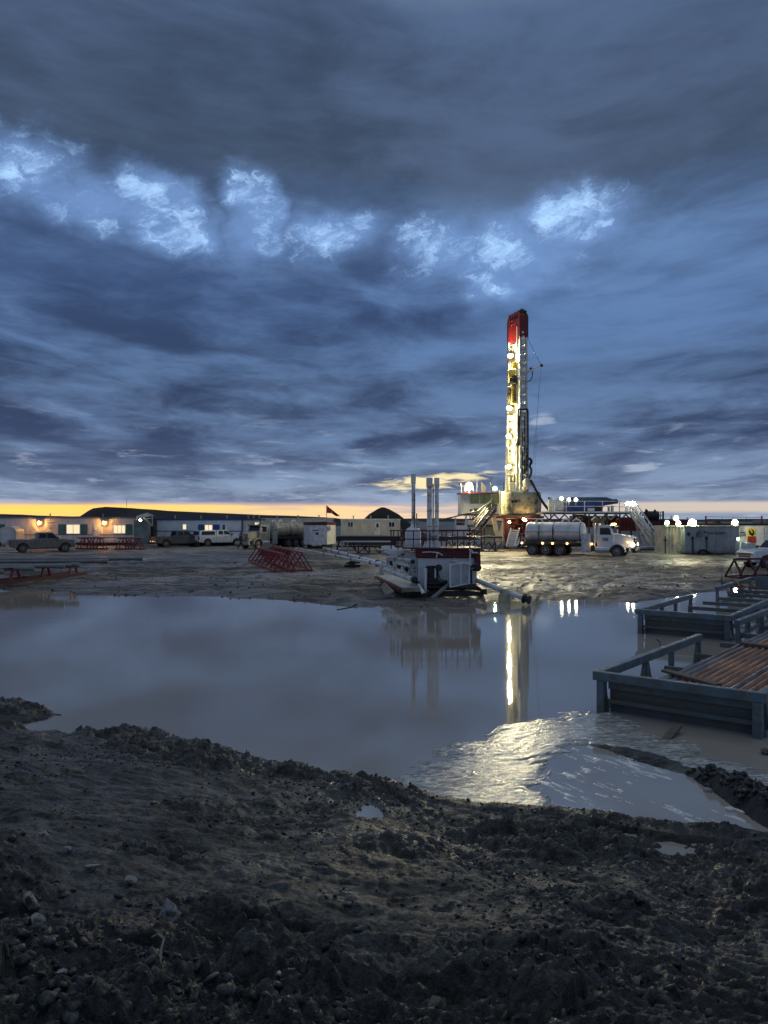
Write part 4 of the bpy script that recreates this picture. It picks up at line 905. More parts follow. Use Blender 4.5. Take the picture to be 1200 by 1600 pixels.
# ------------------------------------------------------------------ red sawhorses with planks, pipe racks
def trestle(loc, rz, L, H, W, nleg, label, mat='red', name='pipe_rack'):
    """A-frame legs on two rails, local x along the length"""
    t_ = thing(name, loc, label, 'pipe rack', rz)
    for s_ in (-1, 1): mb = MB(); mb.bar((-L/2, s_*W/2, 0.06), (L/2, s_*W/2, 0.06), 0.10); mb.build('bottom_rail', mat, t_)
    mb = MB(); mb.bar((-L/2, 0, H-0.05), (L/2, 0, H-0.05), 0.10); mb.build('top_rail', mat, t_)
    for k in range(nleg):
        x = -L/2+0.15+(L-0.3)*k/(nleg-1)
        for s_ in (-1, 1): mb = MB(); mb.bar((x, s_*W/2, 0.11), (x, s_*0.02, H-0.1), 0.07); mb.build('leg', mat, t_)
        mb = MB(); mb.bar((x, -W/2+0.05, 0.07), (x, W/2-0.05, 0.07), 0.06); mb.build('cross_tie', mat, t_)
    return t_
def xhorse(px0, px1, py0, py1, Y_, label):
    a, b_ = at(px0, py1, Y_), at(px1, py0, Y_); z0 = yard_z((a.x+b_.x)/2, Y_); L = b_.x-a.x; H = b_.z-z0
    t_ = thing('sawhorse', ((a.x+b_.x)/2, Y_, z0), label, 'sawhorse', group='red sawhorses by the trailer')
    for yy in (0, 0.9):
        mb = MB(); mb.bar((-L/2, yy, 0.07), (L/2, yy, 0.07), 0.12); mb.build('bottom_rail', 'red', t_); mb = MB(); mb.bar((-L*0.4, yy, H-0.05), (L*0.36, yy, H-0.05), 0.10); mb.build('top_rail', 'red', t_)
        for xb2, xt2 in ((-.46, -.28), (-.10, -.22), (-.12, 0.02), (0.12, -0.1), (.10, .25), (.44, .28)): mb = MB(); mb.bar((xb2*L, yy, 0.1), (xt2*L, yy, H-0.08), 0.085); mb.build('leg', 'red', t_)
    return t_
xhorse(118, 165, 840.5, 857, 80, 'red steel sawhorse nearer the lit trailer door, left of two')
xhorse(179, 223, 840.5, 857, 80, 'red steel sawhorse in front of the teal entry hut, right of two')
a, b_ = at(122, 839.6, 80.4), at(224, 839.6, 80.4); mb = MB(); mb.box((a.x, 80.0, a.z-0.06), (b_.x, 80.8, a.z+0.03)); tag(mb.build('plank', 'wood_pale'), 'long pale plank laid across the two red sawhorses', 'plank')

# rack with pipes at the left edge: rail runs away to the right
A_, B_ = ground(-160, 935), ground(133, 901.5)
a_ = math.atan2(B_.y-A_.y, B_.x-A_.x); L_ = (B_-A_).length
PRK = thing('pipe_rack', (A_.x, A_.y, 0.02), 'long low red pipe rack with bent legs at the left water edge', 'pipe rack', a_)
mb = MB(); mb.bar((0, 0, 0.16), (L_, 0, 0.16), 0.20, 0.16); mb.build('bottom_rail', 'dark_red', PRK)
mb = MB(); mb.bar((0, 1.0, 0.16), (L_, 1.0, 0.16), 0.20, 0.16); mb.build('bottom_rail', 'dark_red', PRK)
dir_ = Vector((math.cos(a_), math.sin(a_), 0))
def along(px):   # rail parameter seen at px
    lo, hi = 0, L_
    for _ in range(40):
        mid_ = (lo+hi)/2; q = A_+dir_*mid_; lo, hi = (mid_, hi) if 600+1200*q.x/q.y < px else (lo, mid_)
    return lo
for c_, in ((24,), (72,), (114.5,), (-22,), (-66,), (-108,)):
    x = along(c_); w_ = 0.34
    for s_ in (-1, 1): mb = MB(); mb.bar((x+s_*w_, 0, 0.22), (x+s_*0.13, 0.02, 0.74), 0.09); mb.build('leg', 'red', PRK)
mb = MB(); mb.bar((0.2, 0.03, 0.78), (along(122), 0.03, 0.78), 0.09); mb.build('top_rail', 'dark_red', PRK)
PIPEROWS = [(124, 883, 38.5, 0.10), (52, 888, 36.5, 0.10), (100, 884.5, 37.6, 0.10), (168, 877, 43, 0.11), (222, 873, 47, 0.10), (5, 893.5, 35.5, 0.09)]
LBL = ['dark pipe ending level with the last leg of the red rack', 'dark pipe ending above the first leg of the red rack', 'thick pale topped pipe in the middle of the left rack',
       'long dark pipe reaching past the end of the red rack', 'longest and farthest dark pipe lying beyond the red rack', 'short dark pipe end lowest at the left edge of the photo']
for (px, py, Yp, r_), lb in zip(PIPEROWS, LBL):
    e_ = at(px, py, Yp); s0 = e_ - Vector((math.cos(0.12), math.sin(0.12)*-1*-1, 0))*14; s0.z = e_.z
    mb = MB(); mb.tube(s0, e_, r_, 12); mb.tube(e_-Vector((0.45, 0.05, 0)), e_+Vector((0.02, 0.002, 0)), r_*1.25, 12)
    o_ = mb.build('drill_pipe', 'pipe_dark', smoothed=True); tag(o_, lb, 'pipe', 'dark pipes stacked at the left edge')
for k in range(7):     # the rest of the layer, packed side by side
    e_ = at(112-13*k, 884.3, 38.2+k*0.55); s0 = e_ - Vector((math.cos(0.12), math.sin(0.12), 0))*14; s0.z = e_.z
    mb = MB(); mb.tube(s0, e_, 0.10, 12); o_ = mb.build('drill_pipe', 'pipe_grey', smoothed=True)
    tag(o_, ['nearest', 'second', 'third', 'fourth', 'fifth', 'sixth', 'farthest'][k] + ' grey pipe of the packed middle layer on the left rack', 'pipe', 'grey pipes packed on the left rack')

# stack of red triangular trusses
def tri_truss(P0, P1, H, W, n_, label, mat='red', lean=0.0):
    """open triangular frame: bottom front rail from P0 to P1, apex rail above, ladder of bars on the faces"""
    d_ = (P1-P0); L = d_.length; rz = math.atan2(d_.y, d_.x)
    t_ = thing('triangular_truss', tuple(P0), label, 'truss', rz)
    mb = MB(); mb.bar((0, 0, 0.06), (L, 0, 0.06), 0.10); mb.build('bottom_rail', mat, t_)
    mb = MB(); mb.bar((0, W, 0.06), (L, W, 0.06), 0.10); mb.build('bottom_rail', mat, t_)
    mb = MB(); mb.bar((0, W*0.5, H), (L, W*0.5, H), 0.10); mb.build('top_rail', mat, t_)
    for k in range(n_):
        x = 0.04+(L-0.08)*k/(n_-1)
        mb = MB(); mb.bar((x, 0.0, 0.1), (x, W*0.5, H-0.04), 0.085); mb.build('strut', mat, t_)
        mb = MB(); mb.bar((x, W, 0.1), (x, W*0.5, H-0.04), 0.065); mb.build('strut', mat, t_)
    mb = MB(); mb.bar((L-0.03, 0, 0.06), (L-0.03, W, 0.06), 0.08); mb.bar((0.03, 0, 0.06), (0.03, W, 0.06), 0.08); mb.build('end_tie', mat, t_)
    return t_
tri_truss(ground(388, 876.5, 0.03), ground(428.5, 894, 0.03), 1.02, 1.25, 8, 'red triangular truss lying nearest the camera in the middle of the yard')
tri_truss(ground(388, 876.5, 0.05)+Vector((1.0, 1.2, 0)), ground(428.5, 894, 0.05)+Vector((0.98, 0.35, 0)), 1.10, 1.2, 8, 'second red triangular truss tucked behind the nearest one')
SR = tri_truss(ground(1160, 905, 0.03), Vector((25.5, 41.5, 0.03)), 1.0, 1.3, 9, 'dark red truss standing behind the steel racks before the white pickup', 'dark_red')
mb = MB(); a = at(390, 850.0, 47.5); 
for k in range(8): q = at(403+1.5*k, 0, 64).x; mb.tube((q, 64+0.2*k, 0.2+0.2*(k % 3)), (q+2.0, 64.6+0.2*k, 0.2+0.2*(k % 3)), 0.11, 8)
tag(mb.build('pipe_bundle', 'dark_steel'), 'dark bundle of pipe and scrap steel behind the red trusses', 'pipe bundle')
# ------------------------------------------------------------------ separator skid in the middle
SK = thing('separator_skid', at(670, 928, 31.5), 'white and red separator skid with three tall white stacks by the pond', 'separator skid')
SK.location.z = 0; ORG[SK.name] = tuple(SK.location)
def K(mb, name, mat, parent=SK, **k): return mb.build(name, mat, parent, world=True, **k)
zd = at(0, 856, 31.6).z        # deck level
mb = MB(); x0, x1 = at(632, 0, 31).x, at(762, 0, 31).x
mb.box((x0+0.3, 31.0, 0.02), (x1-0.3, 31.2, 0.20)); mb.box((x0, 33.4, 0.04), (x1, 33.65, 0.30)); mb.box((x0, 31.25, 0.05), (x0+0.2, 33.4, 0.28)); mb.box((x1-0.2, 31.25, 0.05), (x1, 33.4, 0.28)); mb.box((x0+1.4, 31.25, 0.05), (x0+1.6, 33.4, 0.28)); K(mb, 'base_frame', 'black')
mb = MB(); R(mb, 653, 872, 745, 913, 31.7, 1.7); K(mb, 'cabinet', 'white_clean', bevel=0.02)
mb = MB(); R(mb, 650, 856.5, 750, 871.5, 31.55, 2.0); K(mb, 'red_deck', 'dark_red', bevel=0.02)
mb = MB(); R(mb, 742, 866, 751, 884, 31.5, 0.6); R(mb, 700, 862, 742, 866, 31.5, 0.04); K(mb, 'deck_bracket', 'dark_red', bevel=0.02)
mb = MB(); mb.path([at(660, 863, 31.4), at(672, 862.5, 31.4), at(685, 863.5, 31.4), at(692, 868, 31.4)], 0.025, 6); mb.tube(at(684, 863.5, 31.4), at(681.5, 872, 31.45), 0.025, 6); K(mb, 'grab_rail', 'pipe_white')
mb = MB(); R(mb, 629, 856.2, 752, 858, 31.4, 2.4); K(mb, 'deck_plate', 'dark_red')
# guard rail
RXS = [629, 646, 659, 671.5, 697, 715, 734, 752]
for yy, xs_ in ((31.42, RXS), (33.75, RXS)):
    for px in xs_:
        q = at(px, 0, 31.42).x; mb = MB(); mb.bar((q, yy, zd), (q, yy, zd+0.72), 0.042); K(mb, 'rail_post', 'dark_red')
    for h_ in (0.70, 0.36): mb = MB(); mb.bar((at(629, 0, 31.42).x-0.03, yy, zd+h_), (at(752, 0, 31.42).x+0.03, yy, zd+h_), 0.045); K(mb, 'rail', 'dark_red')
for px in (629, 752):
    q = at(px, 0, 31.42).x
    for h_ in (0.70, 0.36): mb = MB(); mb.bar((q, 31.45, zd+h_), (q, 33.72, zd+h_), 0.055); K(mb, 'rail', 'dark_red')
for px, top, bot in ((611, 828, 858), (615, 828, 852), (622, 830, 862)):
    mb = MB(); mb.bar(at(px, bot, 34), at(px, top, 34), 0.05); K(mb, 'rail_post', 'dark_red')
for yy in (829, 842): mb = MB(); mb.bar(at(609, yy+0, 34), at(630, yy, 34), 0.05); K(mb, 'rail', 'dark_red')
# vessel and stacks
c = at(645.5, 0, 32.5); zb_ = zd; zt = at(0, 831, 32.5).z; r_ = 12.2/1200*32.5
mb = MB(); mb.lathe((c.x, 32.5, zb_), [(r_, 0), (r_, zt-zb_), (r_*0.93, zt-zb_+0.08), (r_*0.7, zt-zb_+0.16), (r_*0.35, zt-zb_+0.20), (0.0, zt-zb_+0.21)], n=24); vs_ = K(mb, 'vessel', 'white_clean', smoothed=True)
for hh in (0.1, 0.48): mb = MB(); mb.lathe((c.x, 32.5, zb_+hh), [(r_+0.002, 0), (r_+0.012, 0.004), (r_+0.012, 0.03), (r_+0.002, 0.034)], n=24); mb.build('band', 'grey_white', vs_, world=True)
def stack(px, ytop, ybot, Y_, r, mat='pipe_white', cuff=True, name='stack'):
    q = at(px, 0, Y_).x; z0, z1 = at(0, ybot, Y_).z, at(0, ytop, Y_).z
    mb = MB(); mb.tube((q, Y_, z0), (q, Y_, z1), r, 16); s_ = K(mb, name, mat, smoothed=True)
    if cuff:
        mb = MB(); mb.lathe((q, Y_, z1-0.36), [(r*1.02, -0.06), (r*1.3, 0.0), (r*1.3, 0.37), (r*1.15, 0.372), (r*1.1, 0.1)], n=16); mb.build('stack_cap', mat, s_, smoothed=True, world=True)
        mb = MB(); mb.lathe((q, Y_, z0), [(r*2.3, 0), (r*2.2, 0.05), (r*1.2, 0.24), (r*1.02, 0.28)], n=16); mb.build('stack_skirt', mat, s_, smoothed=True, world=True)
        for k in range(2): mb = MB(); mb.lathe((q, Y_, z0+(z1-z0)*(0.3+0.22*k)), [(r*1.01, 0), (r*1.12, 0.005), (r*1.12, 0.035), (r*1.01, 0.04)], n=16); mb.build('collar', 'mid_steel', s_, world=True)
    return s_
stack(646.0, 741, 828, 32.5, 0.082); stack(671, 747, 856, 32.3, 0.105); stack(682.5, 747, 856, 32.0, 0.085)
stack(676.8, 756, 856, 32.6, 0.03, 'mid_steel', False); stack(647.6, 771, 826, 32.35, 0.018, 'dark_red', False, 'drain_line'); stack(651, 802, 828, 32.5, 0.026, 'mid_steel', False)
mb = MB(); mb.tube(at(651, 815, 32.5), at(656, 814, 32.5), 0.02, 6); mb.ball(at(653, 817, 32.4), 0.05, 8); mb.tube(at(642, 824, 32.5), at(655, 824, 32.4), 0.03, 8); K(mb, 'valve', 'mid_steel', smoothed=True)
mb = MB(); mb.tube(at(671, 838, 32.1), at(683, 838, 31.9), 0.05, 8); mb.ball(at(677, 838, 31.9), 0.09, 8); mb.tube(at(676, 849, 32), at(690, 852, 32), 0.04, 8); K(mb, 'manifold', 'mid_steel', smoothed=True)
# manifold wing to the left: beams and lines running back from the front corner
mb = MB(); wing = [at(588, 897.5, 37.2), at(640, 897, 37.2), at(657, 921, 30.6), at(628, 923, 30.4)]
zw = 0.42
P4 = [(q.x, q.y) for q in wing]; mb.prism(P4, zw-0.06, zw, 'xy'); K(mb, 'walkway', 'grey_white')
mb = MB(); mb.bar((P4[0][0]-0.05, P4[0][1], zw-0.1), (P4[3][0]-0.03, P4[3][1]-0.02, zw-0.06), 0.05, 0.09); K(mb, 'walkway_edge', 'red')
mb = MB(); mb.bar((P4[3][0], P4[3][1]-0.06, zw-0.1), (P4[2][0], P4[2][1]-0.06, zw-0.1), 0.07, 0.16); K(mb, 'walkway_edge', 'wood_pale')
mb = MB(); mb.bar((P4[0][0]+0.3, P4[0][1]-0.4, 0.05), (P4[3][0]+0.35, P4[3][1]+0.5, 0.12), 0.16, 0.2); mb.bar((P4[1][0]-0.1, P4[1][1], 0.1), (P4[2][0]-0.1, P4[2][1]+0.3, 0.15), 0.16, 0.2); K(mb, 'walkway_beam', 'black')
steps = [(596, 853.5, 617, 860, 36.0), (603, 857, 628, 866, 34.8), (610, 859.5, 640, 872, 33.5), (634, 862.5, 653.5, 880, 32.2)]
for x0, y0, x1, y1, Y_ in steps:
    mb = MB(); R(mb, x0, y0, x1, y1, Y_, 0.5); R(mb, x0-3, y0+5, x0+2, y0+6.2, Y_-0.05, 0.6); bx_ = K(mb, 'valve_box', 'white_clean', bevel=0.015)
    mb = MB(); R(mb, x0+(x1-x0)*0.55, y0+(y1-y0)*0.45, x0+(x1-x0)*0.85, y0+(y1-y0)*0.72, Y_-0.013, 0.011); mb.build('opening', 'black', bx_, world=True)
for x0, y0, Y0, x1, y1, Y1, r_, m_ in ((607, 871, 35.8, 644, 876, 31.0, 0.075, 'pipe_white'), (606, 877, 35.5, 641, 885, 31.2, 0.06, 'pipe_white'), (598, 866, 36, 628, 869, 33, 0.045, 'mid_steel'),
        (605, 870, 35, 606, 888, 35, 0.04, 'pipe_white'), (616, 872, 34, 617, 892, 34, 0.04, 'mid_steel'), (629, 877, 32.5, 630, 898, 32.5, 0.04, 'pipe_white'), (640, 880, 31.6, 641, 900, 31.6, 0.05, 'mid_steel'),
        (602, 890, 35.8, 644.5, 905.5, 30.8, 0.115, 'pipe_white'), (654, 914, 30.9, 662.5, 928.5, 30.2, 0.075, 'pipe_white'), (597, 878, 36, 612, 880, 35, 0.05, 'pipe_white')):
    mb = MB(); mb.tube(at(x0, y0, Y0), at(x1, y1, Y1), r_, 12); K(mb, 'flow_line', m_, smoothed=True)
for x, y, Y_, r_ in ((645, 877.5, 30.95, 0.095), (647.5, 906.0, 30.75, 0.135), (663, 929.5, 30.2, 0.09), (653, 911.5, 31.0, 0.09)):
    mb = MB(); q = at(x, y, Y_); mb.lathe((q.x, q.y-0.1, q.z), [(r_*0.8, 0), (r_, 0.02), (r_, 0.2), (r_*0.8, 0.22)], (0, 1, 0), 14); K(mb, 'pipe_union', 'black', smoothed=True)
mb = MB()
for k in range(10): R(mb, 606+4.4*k, 872+0.9*k, 608.6+4.4*k, 896+1.2*k, 34.9-0.33*k, 0.12)
for k in range(4): mb.bar(at(604, 875+5*k, 35.2), at(650, 878+6.5*k, 31.6), 0.045)
K(mb, 'support_frame', 'grey_white')
for k in range(6):
    mb = MB(); q = at(612+6*k, 880+2.4*k, 34.4-0.5*k); mb.lathe(q, [(0.09, 0), (0.11, 0.02), (0.11, 0.05), (0.05, 0.06), (0.04, 0.12)], (0, -1, 0), 12); K(mb, 'gauge', 'white_clean' if k % 2 else 'black', smoothed=True)
# folded front panel
mb = MB(); a, b_ = at(654, 884, 32.2), at(663.5, 889, 30.7)
mb.add([(a.x, a.y, 0.35), (b_.x, b_.y, 0.16), (b_.x, b_.y, b_.z), (a.x, a.y, a.z), (a.x+0.06, a.y, 0.35), (b_.x+0.08, b_.y, 0.16), (b_.x+0.08, b_.y, b_.z), (a.x+0.06, a.y, a.z)], [(0,1,2,3),(7,6,5,4),(0,4,5,1),(1,5,6,2),(2,6,7,3),(3,7,4,0)]); K(mb, 'end_panel', 'white_clean')
mb = MB(); a, b_ = at(642, 866, 32.0), at(655, 872, 31.6); R(mb, 643, 866, 653, 918, 31.9, 0.07); K(mb, 'end_panel', 'grey_white')
for k in range(3): mb = MB(); R(mb, 645+2.6*k, 886, 646+2.6*k, 915, 31.84, 0.04); K(mb, 'conduit', 'pipe_white')
# pump
mb = MB(); R(mb, 669, 887, 681, 909, 31.2, 0.4); R(mb, 665, 909, 700, 914, 31.1, 0.6); K(mb, 'pump', 'black', bevel=0.03)
mb = MB(); mb.tube(at(674, 884, 31.3), at(674, 889, 31.3), 0.12, 10); mb.tube(at(683, 888, 31.3), at(683, 908, 31.3), 0.04, 8); mb.tube(at(666, 886, 31.3), at(690, 886, 31.3), 0.05, 8); mb.path([at(684, 908, 31.2), at(690, 911, 31.1), at(699, 908, 31.1)], 0.07, 8); K(mb, 'pump_piping', 'black', smoothed=True)
mb = MB(); q = at(685.5, 887, 31.1); mb.lathe(q, [(0.06, -0.05), (0.135, -0.04), (0.14, 0.05), (0.05, 0.06)], (0, -1, 0), 16); K(mb, 'pump_wheel', 'black', smoothed=True)
mb = MB(); R(mb, 679, 888, 681.5, 903, 31.12, 0.06); K(mb, 'gauge_panel', 'white_clean')
mb = MB(); mb.path([at(684, 890, 31.5), at(685, 898, 31.5), at(688, 905, 31.4), at(694, 907, 31.4)], 0.02, 6); K(mb, 'hose', 'black')
# gate and frame on the right
Yg_ = 30.9
mb = MB(); q0, q1 = at(703.5, 917, Yg_), at(735.5, 882, Yg_)
mb.bar((q0.x, Yg_, q0.z), (q1.x, Yg_+0.5, q0.z+0.1), 0.06); mb.bar((q0.x, Yg_, q1.z), (q1.x, Yg_+0.5, q1.z+0.04), 0.06); mb.bar((q0.x, Yg_, q0.z-0.03), (q0.x, Yg_, q1.z+0.03), 0.07); mb.bar((q1.x, Yg_+0.5, q0.z+0.07), (q1.x, Yg_+0.5, q1.z+0.07), 0.06)
xm = (q0.x*0.45+q1.x*0.55); mb.bar((xm, Yg_+0.27, q0.z+0.05), (xm, Yg_+0.27, q1.z), 0.05); gt = K(mb, 'gate', 'white_clean')
mb = MB()
for k in range(26): f = (k+0.5)/26; xx = q0.x+(q1.x-q0.x)*f; mb.bar((xx, Yg_+0.5*f+0.02, q0.z+0.02+0.1*f), (xx, Yg_+0.5*f+0.02, q1.z), 0.012)
for k in range(22): f = (k+0.5)/22; zz = q0.z+(q1.z-q0.z)*f; mb.bar((q0.x, Yg_+0.03, zz), (q1.x, Yg_+0.53, zz+0.07), 0.012)
mb.build('mesh_panel', 'grey_white', gt, world=True)
mb = MB(); R(mb, 708.5, 858.5, 710.8, 884, 31.6, 0.06); R(mb, 711, 858.5, 722, 860.5, 31.6, 0.06); R(mb, 733.5, 861, 735.8, 884, 31.3, 0.06); mb.bar(at(704, 875, 31.6), at(736, 881.5, 31.0), 0.07); mb.bar(at(733, 858, 31.2), at(739, 862, 31.2), 0.06); mb.bar(at(737, 863.5, 31.2), at(747, 863.5, 31.2), 0.05); K(mb, 'upper_frame', 'white_clean')
mb = MB(); R(mb, 733.5, 884, 738, 912, 31.4, 0.12); K(mb, 'gate_post', 'black'); mb = MB(); R(mb, 731.5, 899, 734.5, 912, 31.15, 0.06); K(mb, 'white_marker', 'white_clean')
mb = MB(); q = at(743.5, 887, 31.2); mb.lathe(q+Vector((0, 0.3, 0)), [(0.10, 0), (0.165, 0.02), (0.165, 0.09), (0.07, 0.10), (0.07, 0.28), (0.15, 0.29), (0.15, 0.33), (0.08, 0.34)], (0.25, -1, 0), 20); K(mb, 'hose_reel', 'black', smoothed=True)
mb = MB(); mb.tube(at(736, 888, 31.4), at(741, 888, 31.4), 0.035, 8); mb.path([at(740, 883, 31.3), at(742, 880.5, 31.3), at(746, 880.5, 31.3)], 0.012, 6); K(mb, 'reel_arm', 'mid_steel')
mb = MB(); mb.bar(at(703, 911, 31.2), at(675, 935, 30.2), 0.10, 0.10); K(mb, 'stay_bar', 'mid_steel')
mb = MB(); R(mb, 660, 915, 745, 919, 31.3, 1.8); K(mb, 'floor_plate', 'dark_steel')
# lines laid out to the white shed, and the discharge pipe to the pond
def run(name, p0, p1, r_, mat, label, collars=0, cat='pipe'):
    mb = MB(); mb.tube(p0, p1, r_, 12); o_ = mb.build(name, mat, smoothed=True); tag(o_, label, cat)
    for k in range(collars):
        f = (k+0.5)/collars; q = p0.lerp(p1, f); d_ = (p1-p0).normalized(); mb = MB(); mb.tube(q-d_*0.09, q+d_*0.09, r_*1.35, 12); mb.build('pipe_collar', 'black', o_, smoothed=True)
    return o_
run('flow_pipe', at(506, 856.5, 78), at(607, 884.5, 36.2), 0.13, 'pipe_white', 'thick white pipe running from the white shed to the separator skid', 6)
run('flow_pipe', at(462, 856.5, 76), at(598, 882.5, 37.5), 0.075, 'pipe_white', 'thin white pipe running below the thick one to the separator skid', 7)
mb = MB(); mb.bar((at(595, 0, 37.6).x, 37.6, 0.0), at(594, 883.5, 37.6), 0.10); mb.bar((at(601, 0, 37.6).x, 37.6, 0.0), at(596, 884, 37.6), 0.08); tag(mb.build('pipe_stand', 'grey_white'), 'white pipe stand holding up the thin white pipe', 'pipe stand')
dpo = run('discharge_pipe', at(738, 904, 32.0), at(819, 935, 29.4), 0.10, 'pipe_white', 'white discharge pipe with black valve reaching down to the pond edge', 0)
mb = MB(); q = at(823, 936.5, 29.3); mb.lathe(q, [(0.1, -0.17), (0.17, -0.15), (0.17, -0.09), (0.11, -0.08), (0.11, 0.06), (0.17, 0.07), (0.17, 0.13), (0.1, 0.14)], (0.85, -0.5, -0.1), 14); mb.tube(q, q+Vector((0, 0, 0.19)), 0.03, 6); mb.tube(q+Vector((-0.1, 0, 0.19)), q+Vector((0.1, 0, 0.19)), 0.02, 6); mb.build('valve', 'black', dpo, smoothed=True)
mb = MB(); q = at(788.5, 0, 30.3); mb.lathe((q.x, 30.25, WATER-0.1), [(0.25, 0), (0.26, 0.2), (0.25, 0.35), (0.20, 0.48), (0.17, 0.60), (0.12, 0.61)], n=16); tag(mb.build('pipe_support', 'tarp', smoothed=True), 'tapered tan drum at the waterline holding up the discharge pipe', 'pipe support')
mb = MB()
for k in range(4): mb.bar(at(596+1.4*k, 918-0.4*k, 31.5)+Vector((0, 0, 0.05+0.03*k)), at(604+3.5*k, 930-1.2*k, 30.2)+Vector((0, 0, 0.03)), 0.09, 0.04)
tag(mb.build('scrap_boards', 'wood_pale'), 'fan of short pale boards lying in mud beside the skid walkway', 'boards')
mb = MB(); q = at(550, 882, 50); q.z = 0.25; mb.box((q.x-0.5, 50, 0.02), (q.x+0.55, 50.6, 0.16)); mb.box((q.x-0.2, 50.1, 0.163), (q.x+0.2, 50.5, 0.4)); mb.tube((q.x-0.4, 50.2, 0.25), (q.x+0.5, 50.3, 0.3), 0.06, 8)
tag(mb.build('valve_block', 'black', bevel=0.02), 'small dark valve block lying on the ground under the white pipes', 'valve block')
mb = MB(); mb.tube(ground(663, 964, WATER), ground(663, 964, WATER)+Vector((0, 0, 0.5)), 0.012, 6)
mb = MB(); p_ = ground(732, 946, -0.1); mb.tube((p_.x, p_.y, -0.3), (p_.x, p_.y, 0.62), 0.012, 6); tag(mb.build('stake', 'black'), 'thin black stake standing at the waterline before the skid', 'stake')

# ------------------------------------------------------------------ catwalk and racks left of the rig
CW = thing('catwalk', at(650, 860, 76), 'long dark pipe catwalk on trussed legs running up to the rig', 'catwalk'); CW.location.z = 0; ORG[CW.name] = tuple(CW.location)
mb = MB(); R(mb, 525, 838, 700, 845.5, 77, 1.6); K(mb, 'deck', 'black', CW); mb = MB(); R(mb, 700.5, 838.2, 785, 841, 75, 2.2); K(mb, 'ramp_deck', 'dark_steel', CW)
mb = MB(); R(mb, 527, 836.4, 606, 837.8, 76.8, 0.3); K(mb, 'pipe_on_deck', 'mid_steel', CW)
mb = MB(); R(mb, 690, 845.6, 786, 847.2, 74, 0.2); K(mb, 'handrail', 'mid_steel', CW)
for k in range(9):
    x0 = 690+10.5*k; mb = MB(); mb.bar(at(x0, 847, 74.4), at(x0+10.5 if k % 2 else x0, 862, 74.4), 0.11); mb.bar(at(x0+10.5, 847.2, 74.5), at(x0, 862, 74.5), 0.09); K(mb, 'truss_bar', 'dark_steel', CW)
mb = MB(); R(mb, 688, 861.5, 788, 863.5, 74.3, 0.3); K(mb, 'bottom_rail', 'dark_steel', CW)
for k in range(8): mb = MB(); mb.bar(at(530+22*k, 845.6, 77.3), at(530+22*k+(4 if k % 2 else -4), 861, 77.3), 0.16); K(mb, 'leg', 'black', CW)
mb = MB(); R(mb, 525, 853, 690, 855, 78.5, 0.3); K(mb, 'brace_rail', 'black', CW)
TB = thing('steel_table', at(573, 863, 70), 'grey steel truss table standing in front of the dark catwalk', 'table'); TB.location.z = 0; ORG[TB.name] = tuple(TB.location)
mb = MB(); R(mb, 533.5, 846, 612, 847.6, 70, 2.0); K(mb, 'table_top', 'mid_steel', TB)
for k, x in enumerate((534.5, 543, 560, 577, 594, 611)): mb = MB(); mb.bar(at(x, 847.8, 70.1), at(x, 864.5, 70.1), 0.13); K(mb, 'leg', 'mid_steel' if k < 2 else 'dark_steel', TB)
for x0, x1 in ((545, 559), (561, 576), (576, 561), (578, 593), (596, 610)): mb = MB(); mb.bar(at(x0, 848.5, 70.2), at(x1, 864, 70.2), 0.09); K(mb, 'brace', 'dark_steel', TB)
mb = MB(); R(mb, 534, 863.8, 612, 865, 70, 0.15); K(mb, 'bottom_rail', 'dark_steel', TB)
HT = thing('hydraulic_cabin', at(722, 838, 75.5), 'small white box cabin with red top on the catwalk left of the stairs', 'cabin'); ORG[HT.name] = tuple(HT.location)
mb = MB(); R(mb, 712, 821, 730, 837.9, 75.6, 1.4); K(mb, 'wall', 'white_clean', HT); mb = MB(); R(mb, 713.5, 816.5, 725, 820.9, 75.8, 1.0); K(mb, 'top', 'dark_red', HT)
mb = MB(); R(mb, 710.5, 809, 713, 837.9, 75.4, 0.15); R(mb, 727, 806, 729.5, 821, 75.4, 0.15); mb.bar(at(697, 837.8, 75.3), at(713, 831, 75.3), 0.15); K(mb, 'frame', 'grey_white', HT)
mb = MB(); mb.ball(at(731, 834.5, 75.2), 0.15, 8); mb.tube(at(700, 841, 75.1), at(748, 840.5, 75.1), 0.1, 8); K(mb, 'winch', 'black', HT, smoothed=True)
mb = MB(); mb.bar(at(686, 813, 76), at(746, 799, 78), 0.13); mb.bar(at(746, 799, 78), at(762, 787, 80), 0.14); tag(mb.build('boom', 'dark_steel', world=True), 'slim dark boom slanting up toward the doghouse from the left', 'boom')

# ------------------------------------------------------------------ drilling rig
RG = thing('drilling_rig', at(808, 850, 83), 'tall drilling rig with red topped lit mast, canvas wind walls and doghouse', 'drilling rig'); RG.location.z = 0; ORG[RG.name] = tuple(RG.location)
def G(mb, name, mat, parent=RG, **k): return mb.build(name, mat, parent, world=True, **k)
zf_ = at(0, 806.5, 82).z
mb = MB(); R(mb, 776, 806.2, 850, 810, 80.6, 6.0); G(mb, 'rig_floor', 'dark_red')
for px, yy in ((792, 81), (830, 81), (790, 86), (842, 86), (811, 86)):
    q = at(px, 0, yy).x; mb = MB(); mb.bar((q, yy, 0.0), (q, yy, zf_-0.28), 0.34); G(mb, 'column', 'dark_red')
for (a_x, a_y, b_x, b_y) in ((792, 812, 830, 832), (830, 812, 792, 832), (792, 836, 830, 836), (792, 822, 830, 822), (806, 810, 806, 836), (818, 810, 818, 840)):
    mb = MB(); mb.bar(at(a_x, a_y, 81.3), at(b_x, b_y, 81.3), 0.17); G(mb, 'brace', 'dark_red')
mb = MB()
